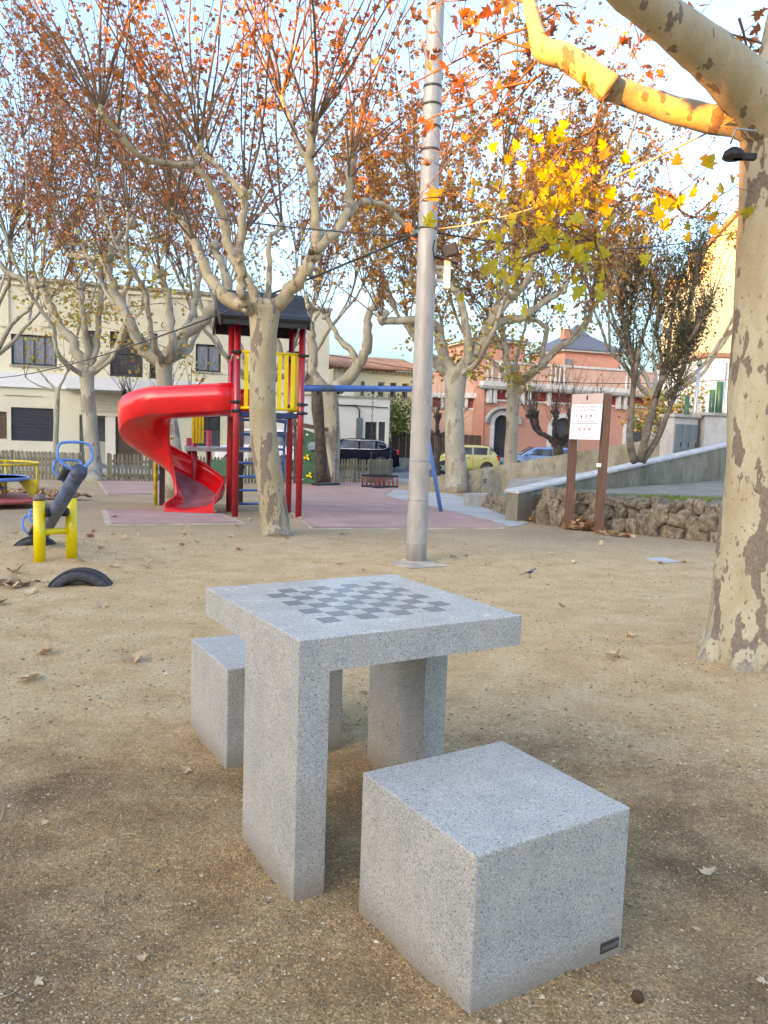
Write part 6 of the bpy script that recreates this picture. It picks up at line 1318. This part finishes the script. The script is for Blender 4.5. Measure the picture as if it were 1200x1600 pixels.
# tall ochre church-like building far right, its top in sunshine
F = Facade('gabled_building', 'tall ochre gabled building at right, its upper part lit orange by the sun', 'building', 1022, 62, 1190, 58)
z0 = F.uv(1040, 437)[1]; z1 = F.uv(1112, 384)[1]; ua, ub, uc = 0, F.uv(1078, 450)[0], F.uv(1108, 450)[0]; uL = F.uv(1196, 400)[0]; zg = F.uv(1153, 350)[1]+1.2; ug = F.uv(1168, 350)[0]
Fw = [F.rect(1040, 470, 1047, 486), F.rect(1060, 470, 1067, 486), F.rect(1040, 512, 1047, 530), F.rect(1060, 512, 1067, 530), F.rect(1089, 430, 1095, 446), F.rect(1089, 480, 1095, 496)]
F.wall('wing_wall', ua, ub, 0, z0, M_church, holes=Fw[:4]); F.wall('middle_wall', ub, uc, 0, z0+1.9, M_church, y=-.3, holes=Fw[4:]); F.wall('nave_wall', uc, uL, 0, z1, M_church, y=-.6)
for h in Fw[:4]: F.window(h, M_glass, 1, 2, fw=.05)
mb = MB(); mb.add([(uc, -.6, z1), (uL, -.6, z1), (ug, -.6, zg), (uc, 12, z1), (uL, 12, z1), (ug, 12, zg)], [(0, 1, 2), (3, 5, 4)]); build(mb, 'gable_wall', M_church, F.root)
mb = MB(); mb.bar((uc-.4, -.8, z1-.25), (ug, -.8, zg+.1), .25, .3, up=(0, 1, 0)); mb.add([(uc-.4, -.9, z1-.1), (ug, -.9, zg+.25), (ug, 12, zg+.25), (uc-.4, 12, z1-.1), (uL+.4, -.9, z1-.1), (uL+.4, 12, z1-.1)], [(0, 1, 2, 3), (1, 4, 5, 2)]); build(mb, 'gable_roof', M_tile, F.root)
F.box('step_wall', ub-.2, ub-.001, -.3, 8, 0, z0+1.9, M_church); F.box('step_wall', uc-.2, uc-.001, -.599, 8, 0, z1, M_church); F.box('end_wall', .001, .25, .01, 8, 0, z0, M_church)
mb = MB(); mb.add([(-.4, -.5, z0+.01), (ub-.21, -.5, z0+.01), (ub-.21, 6, z0+1.5), (-.4, 6, z0+1.5)], [(0, 1, 2, 3)]); mb.add([(ub-.3, -.8, z0+1.92), (uc-.21, -.8, z0+1.92), (uc-.21, 6, z0+3.0), (ub-.3, 6, z0+3.0)], [(0, 1, 2, 3)]); build(mb, 'tiled_roof', M_tile, F.root)
r_ = F.rect(1131, 366, 1139, 346); F.box('pinnacle', r_[0], r_[1], 0.5, 1.7, z1, F.uv(1135, 344)[1], M_church); F.box('pinnacle_cap', r_[0]-.15, r_[1]+.15, .35, 1.85, F.uv(1135, 344)[1]+.002, F.uv(1135, 344)[1]+.25, M_whitetrim)

# more of the street left and right of the frame
for (x, y, w, d_, h, m_, lab) in ((-34, 38, 13, 10, 8.5, M_yellowr, 'plain yellow house beyond the left edge of the view'), (20.5, 52, 10, 10, 7.5, M_cream2, 'plain pale house at the right end of the street behind the trees')):
    t = thing('street_house', lab, 'house', (x, y, -.66)); mb = MB(); mb.box(0, w, 0, d_, 0, h); build(mb, 'wall', m_, t); mb = MB(); mb.box(-.2, w+.2, -.2, d_+.2, h+.002, h+.25); build(mb, 'roof', M_tile, t)
    for i in range(3):
        for j in range(2):
            mb = MB(); mb.box(1.6+i*w/3.4, 2.8+i*w/3.4, -.05, -.01, 1.2+j*3.4, 2.9+j*3.4); wn_ = build(mb, 'window', M_winframe, t); mb = MB(); mb.box(1.7+i*w/3.4, 2.7+i*w/3.4, -.06, -.052, 1.3+j*3.4, 2.8+j*3.4); build(mb, 'pane', M_glass, wn_)

# unseen houses added behind the photographer to shade the square and shape the sunbeam
def sdir(s, d): # s: across the sun beam (to the right of it), d: along it (away from the sun)
    a = Vector((-SDIR.x, -SDIR.y, 0)).normalized(); r = Vector((a.y, -a.x, 0)); return a*d+r*s
BL = []
def shade_house(s0, s1, dist, H_, lab, m_):
    a = Vector((-SDIR.x, -SDIR.y, 0)).normalized(); c = sdir(s1, -dist); t = thing('unseen_shade_house', lab, 'house', (c.x, c.y, 0), atan2(-sdir(1, 0).y, -sdir(1, 0).x)); w = s1-s0
    mb = MB(); mb.box(0, w, 0, 9, -.5, H_); build(mb, 'wall', m_, t); mb = MB(); mb.box(-.15, w+.15, -.15, 9.15, H_+.002, H_+.12); build(mb, 'roof', M_tile, t)
    for i in range(int(w/3)):
        for j in range(int(H_/3)):
            for yy, k in ((9.0, 1), (-.04, -1)): mb = MB(); mb.box(.9+i*3, 2.0+i*3, yy+.0025 if k > 0 else yy-.02, yy+.06 if k > 0 else yy+.037, .9+j*3, 2.4+j*3); build(mb, 'window', M_glass, t)
    return t
TE = tan(SUN_EL)
# nearest row: low house lets the last sun reach the limb and the hanging leaves; taller ones either side
DN = 24.0
shade_house(-2.04, 26, DN, 6.6+28*TE, 'unseen tall house added behind the photographer on the right to block the sun', M_cream2)
shade_house(-5.4, -1.98, DN+.3, 2.45+28.3*TE, 'unseen narrow low house between two taller ones, added to let a sunbeam through', M_yellowr)
shade_house(-7.3, -5.27, DN+.15, 9.4+34*TE, 'unseen slim taller house between the low houses, added to narrow the sunbeam', M_cream2)
shade_house(-9.7, -7.2, DN+.3, 5.2+30*TE, 'unseen middling house added behind the photographer on the left to trim the sun', M_cream)
shade_house(-30.5, -20.5, 60, 15+107*TE, 'unseen tall block of flats added far behind to shade the gabled building', M_cream2)
shade_house(-60, -9.62, 60.4, 8.6+107*TE, 'unseen long tall house row added far behind the photographer on the left for shade', M_cream)


# ------------------------------------------------------------------ cars
def car(name, label, loc, rz, L, Wd, H_, prof, roof, paint, group='cars parked along the street', van=False, chrome=False, bumper=None):
    """prof: list of (x, z) upper body line (bonnet..boot) at beltline, roof: (x_ws_bottom, x_ws_top, x_rw_top, x_rw_bottom). front at -x"""
    t = thing(name, label, 'van' if van else 'car', loc, rz, group); hw = Wd/2; b0, b1, b2, b3 = roof; st_ = []
    def belt(x):
        for (xa, za), (xb, zb) in zip(prof, prof[1:]):
            if xa <= x <= xb: return za+(zb-za)*(x-xa)/(xb-xa)
        return prof[-1][1]
    xs_ = sorted(set([round(p[0], 3) for p in prof]+[b0, b1, b2, b3]+[round(-L/2+L*i/22, 3) for i in range(23)])); V = []; F_ = []
    for x in xs_:
        e_ = min(1, (x+L/2)/.45, (L/2-x)/.38); e_ = sqrt(max(0, 1-(1-max(0, e_))**2)); w = hw*(.80+.20*e_); zb = .22+.10*(1-e_); zl = belt(x); rz_ = zl
        if b0 < x < b1: rz_ = zl+(H_-zl)*((x-b0)/(b1-b0))**.85
        elif b1 <= x <= b2: rz_ = H_-.05*abs((x-(b1+b2)/2)/((b2-b1)/2))**2.5
        elif b2 < x < b3: rz_ = zl+(H_-.05-zl)*((b3-x)/(b3-b2))**.8
        f = (rz_-zl)/max(H_-zl, .01); wr = w*(.97-.17*max(0, f)); w2 = w*.97
        row = [(0, zb), (w*.86, zb), (w*.98, zb+.10), (w, zb+.3), (w*.995, zl-.10), (w2, zl), (w2*(1-.5*max(f, 0))+wr*.5*max(f, 0) if f > 0 else w2*.9, zl+(rz_-zl)*.5+.012), (wr if f > .02 else w*.7, rz_-.05*max(f, 0)+.02*(f <= .02)), (wr*.82 if f > .02 else w*.4, rz_+.03*(f <= .02)), (0, rz_+.015+.03*(f <= .02))]
        V += [(x, -y, z) for y, z in row]+[(x, y, z) for y, z in row[-2:0:-1]]
    n = 18
    for i in range(len(xs_)-1):
        for j in range(n): F_.append((i*n+j, (i+1)*n+j, (i+1)*n+(j+1) % n, i*n+(j+1) % n))
    F_.append(tuple(range(n))); F_.append(tuple(range((len(xs_)-1)*n+n-1, (len(xs_)-1)*n-1, -1)))
    m = MB(); m.add(V, F_, 0, True); body = build(m, 'body', paint, t, fixn=True)
    def side(x, z, s, k=.012):      # point on the greenhouse side
        e_ = min(1, (x+L/2)/.45, (L/2-x)/.38); e_ = sqrt(max(0, 1-(1-max(0, e_))**2)); w = hw*(.80+.20*e_); zl = belt(x); f = max(0, min(1, (z-zl)/(H_-zl))); return (x, s*(w*(.97-.17*f)+k), z)
    zb_ = max(belt(b1), belt(b2))+.03; zt_ = H_-.11; mid_ = b1+(b2-b1)*.47; pil = .045
    for s in (-1, 1):
        q = [[(b0+(b1-b0)*.22+.05, zb_), (mid_-pil, zb_), (mid_-pil, zt_), (b1+.0, zt_), (b0+(b1-b0)*.75, zt_-.12)], [(mid_+pil, zb_), (b2-.12, zb_), (b2-.10, zt_), (mid_+pil, zt_)], [(b2+.0, zb_+.02), (b3-(b3-b2)*.35-.05, zb_+.06), (b2+(b3-b2)*.35, zt_-.08), (b2+.02, zt_)]]
        if van: q = q[:1]
        for poly in q:
            m = MB(); pts = [Vector(side(x, z, s)) for x, z in poly]; pin = [p+Vector((0, -s*.03, 0)) for p in pts]; k = len(pts); m.add(pts+pin, [tuple(range(k))]+[(i, (i+1) % k, k+(i+1) % k, k+i) for i in range(k)]); build(m, 'side_window', M_glass, t, fixn=True)
        if chrome: m = MB(); m.tube([side(b0+.2, zb_-.03, s, .014), side(b2+.3, zb_-.0, s, .014), side(b3-.35, zb_+.12, s, .014), side(b2+.35, zt_-.02, s, .014), side(b2, zt_+.04, s, .014), side(b1, zt_+.04, s, .014)], .018, 5); build(m, 'chrome_strip', M_chrome, t)
        for xd in (mid_, ): m = MB(); m.box(xd-.006, xd+.006, s*(hw-.004)-.004, s*(hw-.004)+.004, .4, zb_-.05); m.box(b2-.03, b2-.018, s*(hw-.004)-.004, s*(hw-.004)+.004, .65, zb_-.05); build(m, 'door_seam', M_black, t)
        for xh in (mid_-.22, b2-.20): m = MB(); m.box(xh-.09, xh+.09, s*(hw*.985)-.02, s*(hw*.985)+.025, zb_-.19, zb_-.155); build(m, 'door_handle', M_black, t, bevel=.005)
        m = MB(); m.lathe([(0, -.07), (.07, -.05), (.085, 0), (.07, .06), (0, .08)], 10, (b0+(b1-b0)*.35, s*(hw+.08), zb_+.05)); build(m, 'mirror', paint, t)
        m = MB(); m.box(-L/2+.03, -L/2+.30, s*(hw*.62)-.17, s*(hw*.62)+.17, .58, .74); build(m, 'headlight', M_white, t, bevel=.03)
        m = MB(); m.box(L/2-.22, L/2-.015, s*(hw*.80)-.11, s*(hw*.80)+.13, zb_-.26, zb_-.02); build(m, 'taillight', mat('red_taillight', (.45, .01, .02), .25, coat=.5), t, bevel=.02)
    # windscreen and rear window follow the body rows
    for (xa, xb, nm) in ((b0, b1, 'windscreen'), (b3, b2, 'rear_window')):
        m = MB(); rows = []
        for f0 in (.12, .35, .6, .92):
            x = xa+(xb-xa)*f0; zl = belt(x); rz_ = zl+(H_-zl)*(f0**.85) if nm == 'windscreen' else zl+(H_-.05-zl)*(f0**.8); e_ = min(1, (x+L/2)/.45, (L/2-x)/.38); e_ = sqrt(max(0, 1-(1-max(0, e_))**2)); w = hw*(.8+.2*e_); f = (rz_-zl)/(H_-zl); wr = w*(.97-.17*f)*.80
            rows.append([(x-(.02 if nm == 'windscreen' else -.02), y, rz_+.03) for y in (-wr, -wr*.5, 0, wr*.5, wr)])
        m.add([p for r in rows for p in r], [(i*5+j, i*5+j+1, i*5+j+6, i*5+j+5) for i in range(3) for j in range(4)], 0, True); build(m, nm, M_glass, t)
    for xw in (-L/2+.2*L, L/2-.19*L):
        R_ = .31 if L < 3.8 else .35
        for s in (-1, 1):
            m = MB(); m.tube([(xw, s*(hw-.30), R_+.01), (xw, s*(hw+.006), R_+.01)], R_+.06, 20); build(m, 'wheel_arch', M_black, t)
            w_ = thing_child('wheel', t); m = MB(); m.lathe([(R_*.62, -.1), (R_*.95, -.1), (R_, -.06), (R_, .06), (R_*.95, .1), (R_*.62, .1)], 24)
            for o_ in [1]: m.v = [(v[0]+xw, s*(hw-.075)+v[2], v[1]+R_) for v in m.v]
            build(m, 'tyre', M_black, w_)
            m = MB(); m.tube([(xw, s*(hw-.10), R_), (xw, s*(hw+.008), R_)], R_*.6, 18); 
            for k in range(5): a = 2*pi*k/5; m.obox((xw+cos(a)*R_*.33, s*(hw+.016), R_+sin(a)*R_*.33), Vector((cos(a), 0, sin(a)))*R_*.26, Vector((0, .012, 0)), Vector((-sin(a), 0, cos(a)))*.035)
            build(m, 'rim', M_chrome, w_)
    m = MB(); m.box(-L/2-.03, -L/2+.10, -hw*.78, hw*.78, .24, .44); m.box(L/2-.10, L/2+.03, -hw*.78, hw*.78, .28, .5); build(m, 'bumper', bumper or paint, t, bevel=.03)
    m = MB(); m.box(L/2+.0, L/2+.04, -.26, .26, .55, .66); build(m, 'number_plate', M_white, t)
    return t
P_navy = mat('dark_navy_car_paint', (.005, .007, .016), .3, metal=.0, spec=.08); P_yel = mat('pale_yellow_car_paint', (.55, .49, .17), .25, coat=.8); P_blue = mat('light_blue_car_paint', (.20, .33, .50), .2, metal=.3, coat=.9); P_white = mat('white_car_paint', (.72, .74, .76), .25, coat=.8)
def at_street(px, Y): P_ = PY(px, 735, Y); return Vector((P_.x, Y, -.655))
cA = PY(622, 730, 41.0); car('parked_suv', 'dark navy estate-like suv with chrome window line parked behind the short fence', (cA.x-2.36, 41.0, -.655), radians(1.5), 4.75, 1.86, 1.62, [(-2.375, .72), (-2.1, .93), (-1.2, 1.04), (0, 1.07), (1.7, 1.10), (2.2, 1.08), (2.375, .92)], (-1.25, -.45, 1.25, 2.15), P_navy, chrome=True)
cB = PY(778, 735, 41.0); car('parked_hatchback', 'small pale yellow hatchback parked behind the plane trunk', (cB.x-1.78, 41.0, -.655), radians(2), 3.55, 1.5, 1.48, [(-1.775, .62), (-1.6, .84), (-.95, 1.0), (0, .98), (1.3, .98), (1.72, .92), (1.775, .8)], (-1.08, -.38, 1.2, 1.66), P_yel)
cC = PY(776, 720, 42.5); car('parked_sedan', 'light blue estate car parked left of the sign in front of the villa', (cC.x+2.3, 42.5, -.655), radians(2), 4.6, 1.8, 1.5, [(-2.3, .66), (-2.0, .86), (-1.1, .98), (0, 1.0), (1.8, 1.02), (2.2, .98), (2.3, .85)], (-1.25, -.4, 1.5, 2.2), P_blue)
cD = PY(893, 720, 43.0); car('parked_sedan', 'pale blue saloon car seen beneath the information sign', (cD.x+2.2, 43.0, -.655), radians(2), 4.5, 1.78, 1.47, [(-2.25, .66), (-2.0, .86), (-1.1, .98), (0, 1.0), (1.6, 1.02), (2.1, .98), (2.25, .85)], (-1.2, -.4, 1.0, 1.8), mat('pale_blue_car_paint', (.34, .44, .56), .2, metal=.3, coat=.9))
cE = PY(470, 735, 39.2); car('parked_van', 'white van parked behind the playground tower', (cE.x-2.0, 39.2, -.655), radians(1), 4.2, 1.8, 1.95, [(-2.1, .75), (-1.9, 1.02), (-1.4, 1.12), (0, 1.15), (1.9, 1.15), (2.1, 1.1)], (-1.5, -.9, 1.85, 2.05), P_white, van=False)
cF = PY(-10, 720, 38.5)

# ------------------------------------------------------------------ bird
bp = G(828, 903); bird = thing('wagtail', 'tiny grey and black wagtail standing on the sand to the right of the pole', 'bird', (bp.x, bp.y, GH(bp.x, bp.y)))
bp0 = mat('bird_grey', (.16, .17, .19), .8); bp1 = mat('bird_black', (.02, .02, .022), .7); bp2 = mat('bird_white', (.7, .7, .7), .8)
m = MB(); m.tube([(-.035, 0, .045), (-.02, 0, .053), (0, 0, .058), (.018, 0, .066), (.028, 0, .078), (.036, 0, .086), (.046, 0, .084), (.052, 0, .081)], [.004, .012, .018, .017, .012, .0125, .009, .003], 12); build(m, 'body', bp0, bird)
m = MB(); m.tube([(.05, 0, .082), (.064, 0, .080)], [.003, .0006], 6); build(m, 'beak', bp1, bird)
m = MB(); m.obox((-.065, 0, .034), Vector((.035, 0, .014)), Vector((0, .005, 0)), Vector((-.001, 0, .002))); build(m, 'tail', bp1, bird)
m = MB(); m.tube([(.012, 0, .053), (.026, 0, .066), (.03, 0, .074)], [.012, .0135, .011], 10); build(m, 'white_breast', bp2, bird)
for s in (-1, 1): m = MB(); m.tube([(.02, s*.013, .065), (-.01, s*.019, .055), (-.045, s*.008, .043)], [.006, .009, .002], 8); build(m, 'wing', bp1, bird); m = MB(); m.tube([(.0, s*.007, .045), (-.004, s*.008, .022), (.002, s*.008, 0)], .0018, 5); m.tube([(-.006, s*.008, .001), (.014, s*.008, .001)], .0014, 4); build(m, 'leg', bp1, bird)
for s in (-1, 1): m = MB(); m.lathe([(0, -.0018), (.0018, 0), (0, .0018)], 8, (.044, s*.0085, .087)); build(m, 'eye', bp1, bird)

# ------------------------------------------------------------------ fallen leaves, one by one
random.seed(77); FM = []
for q in range(7):
    tv, tf = leaf_template(5, random.choice((.5, .7, .35, -.3))); m = MB(); m.add(tv, tf); m.tube([(0, -.14, 0), (.03, -.5, .04), (.01, -.8, .02)], .014, 3, caps=False); FM.append((m.mesh('fallen_leaf', L_dry), m.mesh('fallen_leaf', L_pale)))
GL = 'dry plane leaves fallen on the sand'
def fallen(px, py, lab, s=.11, pale=False, tilt=.25, group=GL):
    s *= .8; P_ = G(px, py); o = link('fallen_leaf', random.choice(FM)[1 if pale else 0]); s *= random.uniform(.85, 1.15); o.scale = (s, s, s*1.2)
    o.location = (P_.x, P_.y, GH(P_.x, P_.y)+.012*s/.11); o.rotation_euler = (random.gauss(0, tilt), random.gauss(0, tilt), random.uniform(0, 6.28)); tag(o, lab, 'leaf', group)
NL = [(45, 1066, 'pale curled leaf at the left edge level with the rear stool', .13, True), (72, 1023, 'flat tan leaf left of the table, above the pale curled one', .12, False), (210, 1034, 'curled brown leaf to the left of the rear stool', .13, False), (303, 973, 'dry leaf just left of the tabletop corner above the rear stool', .11, False),
      (158, 949, 'brown leaf on the sand below the nearer half tyre', .12, False), (957, 1031, 'curled tan leaf on the sand right of the table', .14, True), (1108, 1368, 'whitish upturned leaf on dark gravel right of the front stool', .075, True), (1190, 1534, 'pale leaf at the bottom right edge of the sand', .035, True),
      (568, 1085, 'leaf seen under the table between its legs', .07, True), (985, 996, 'small tan leaf above the curled one right of the table', .08, False), (877, 948, 'dark twiggy leaf on the sand right of the tabletop', .08, False), (762, 883, 'pale leaf lying just right of the lamp pole base', .12, True), (940, 852, 'white pale leaf in front of the right sign post', .10, True),
      (903, 846, 'small pale leaf in front of the left sign post', .09, True), (230, 890, 'tan leaf on the sand right of the yellow posts', .13, True), (178, 889, 'small pale leaf between the yellow posts and the tan leaf', .1, True), (305, 847, 'pale leaf in front of the mat edge near the plane trunk', .14, True), (140, 845, 'small brown leaf right of the yellow posts', .12, False), (232, 828, 'pale leaf on the edge of the front pink mat', .12, True),
      (180, 810, 'brown curled leaf at the left corner of the front pink mat', .15, False), (22, 897, 'folded brown leaf above the leaf cluster at the left edge', .14, False), (10, 912, 'tan leaf at the far left beside the half tyre', .12, False), (28, 918, 'brown curled leaf in the cluster left of the half tyre', .14, False), (40, 913, 'reddish leaf in the cluster left of the half tyre', .13, False), (20, 922, 'pale leaf at the front of the cluster left of the half tyre', .13, True),
      (2, 945, 'rusty leaf cut by the left edge of the view', .12, False), (48, 930, 'flat pale leaf below the cluster left of the half tyre', .1, True), (745, 1080-60, 'tiny brown crumb of leaf right of the table edge', .04, False), (592, 1000+150, 'leaf scrap in the shadow behind the far table leg', .04, True), (215, 1305, 'thin pale leaf scrap on the dark soil at lower left', .03, True), (70, 1290, 'crumpled pale leaf scrap at the left on dark soil', .035, True), (60, 1535, 'small pale leaf scrap at the bottom left', .03, True), (222, 1495, 'flat pale leaf scrap near the bottom left', .04, True), (290, 1207, 'brown clod-like leaf left of the rear stool base', .05, False)]
for px, py, lab, s, pl in NL: fallen(px, py, lab, s, pl)
LMK = [((85, 880), 'the yellow posts'), ((270, 810), 'the front pink mat'), ((430, 835), 'the mottled trunk by the tower'), ((458, 805), 'the right red tower post'), ((620, 815), 'the large pink surface'), ((650, 878), 'the lamp pole foot'), ((1035, 877), 'the square slab in the sand'), ((912, 832), 'the sign posts'), ((828, 900), 'the wagtail'), ((127, 915), 'the nearer half tyre')]
used = set()
for i in range(160):
    px = random.choice((random.uniform(150, 470), random.uniform(0, 1090))); py = random.uniform(785, 885)
    if (158 < px < 385 and 793 < py < 822) or (px > 800 and py < 842) or (440 < px < 790 and py < 830): continue
    (lx, ly), nm = min(LMK, key=lambda q: abs(q[0][0]-px)+2*abs(q[0][1]-py)); dx, dy = px-lx, py-ly; pale_ = random.random() < .6
    side = ('left of' if dx < 0 else 'right of') if abs(dx) > 2.2*abs(dy) else ('in front of' if dy > 0 else 'behind')
    lab = 'small %s leaf %s %s %s' % ('pale' if pale_ else 'brown', 'close' if abs(dx)+abs(dy) < 45 else 'a little way', side, nm)
    if lab in used: continue
    used.add(lab); fallen(px, py, lab, .11, pale_, group='small scattered dry leaves')
def pile(label, cx, cy, rx, ry, n, base, rot=0, h=.12, size=.12):
    LP = []; random.seed(int(abs(cx)*100)); c, s_ = cos(rot), sin(rot)
    for i in range(n):
        a = random.uniform(0, 6.28); r = sqrt(random.random()); x = rx*r*cos(a); y = ry*r*sin(a); X = cx+x*c-y*s_; Y_ = cy+x*s_+y*c; LP.append((X, Y_, base+.02+random.random()*h*(1-r*r)))
    o = leaf_cloud('leaf_pile', LP, size, L_dry, None, (0, 0, 0), 5, hang=.15); tag(o, label, 'leaves', kind='stuff')
g = G(910, 829); pile('heap of dry yellow and brown leaves between the sign posts', g.x+.02, g.y+.05, .36, .16, 190, gz(12), -.75, .16, .10); g = G(862, 817); pile('dry leaves at the foot of the ramp wall pillar', g.x, g.y-.05, .42, .12, 120, gz(13), -.55, .10, .10); g = G(960, 838); pile('thin line of dry leaves along the foot of the rough stone wall', g.x, g.y+.02, .35, .07, 40, gz(11.6), -.8, .04, .09)
g = G(772, 792); pile('heap of dry leaves in front of the drinking fountain', g.x+.05, g.y, .55, .3, 300, gz(17), -.2, .2, .12); g = G(45, 780); pile('dry leaves gathered around the roundabout', g.x, g.y+.2, 1.1, .35, 220, gz(13), 0, .08, .14); g = G(240, 750); pile('dry leaves blown against the fence behind the slide', g.x, g.y-.2, 1.9, .2, 200, gz(26), 0, .12, .16)
g = G(640, 763); g = G(27, 917); pile('cluster of crumbled leaves left of the half tyre', g.x, g.y+.05, .3, .12, 34, 0, .1, .03, .07)
# seed ball, clod and twigs
P_ = G(995, 1577); m = MB(); m.lathe([(0, -.014)]+[(.0145*cos(a)*1.0, .0145*sin(a)) for a in np.linspace(-1.4, 1.4, 9)]+[(0, .0148)], 14); o = build(m, 'seed_ball', mat('seed_ball_brown', (.16, .07, .035), .9, var=.4, vscale=150, bump=.8, bscale=400)); o.location = (P_.x, P_.y, GH(P_.x, P_.y)+.012); tag(o, 'round brown plane tree seed ball at the bottom right', 'seed ball')
for pts, lab in (([(188, 1308), (205, 1307), (232, 1309)], 'thin straight pale twig on the dark soil at lower left'), ([(160, 1400), (162, 1412), (163, 1420)], 'short pale twig upright in the lower left soil'), ([(0, 1560), (22, 1550)], 'dark twig at the bottom left edge'), ([(2, 1280), (7, 1262)], 'curved pale stalk at the left edge')):
    q = [Vector((G(x, y).x, G(x, y).y, 0)) for x, y in pts]; q = [Vector((p.x, p.y, GH(p.x, p.y)+.005)) for p in q]; m = MB(); m.tube([p-q[0] for p in q], .0018, 5); o = tag(build(m, 'twig', M_wirel), lab, 'twig'); o.location = q[0]
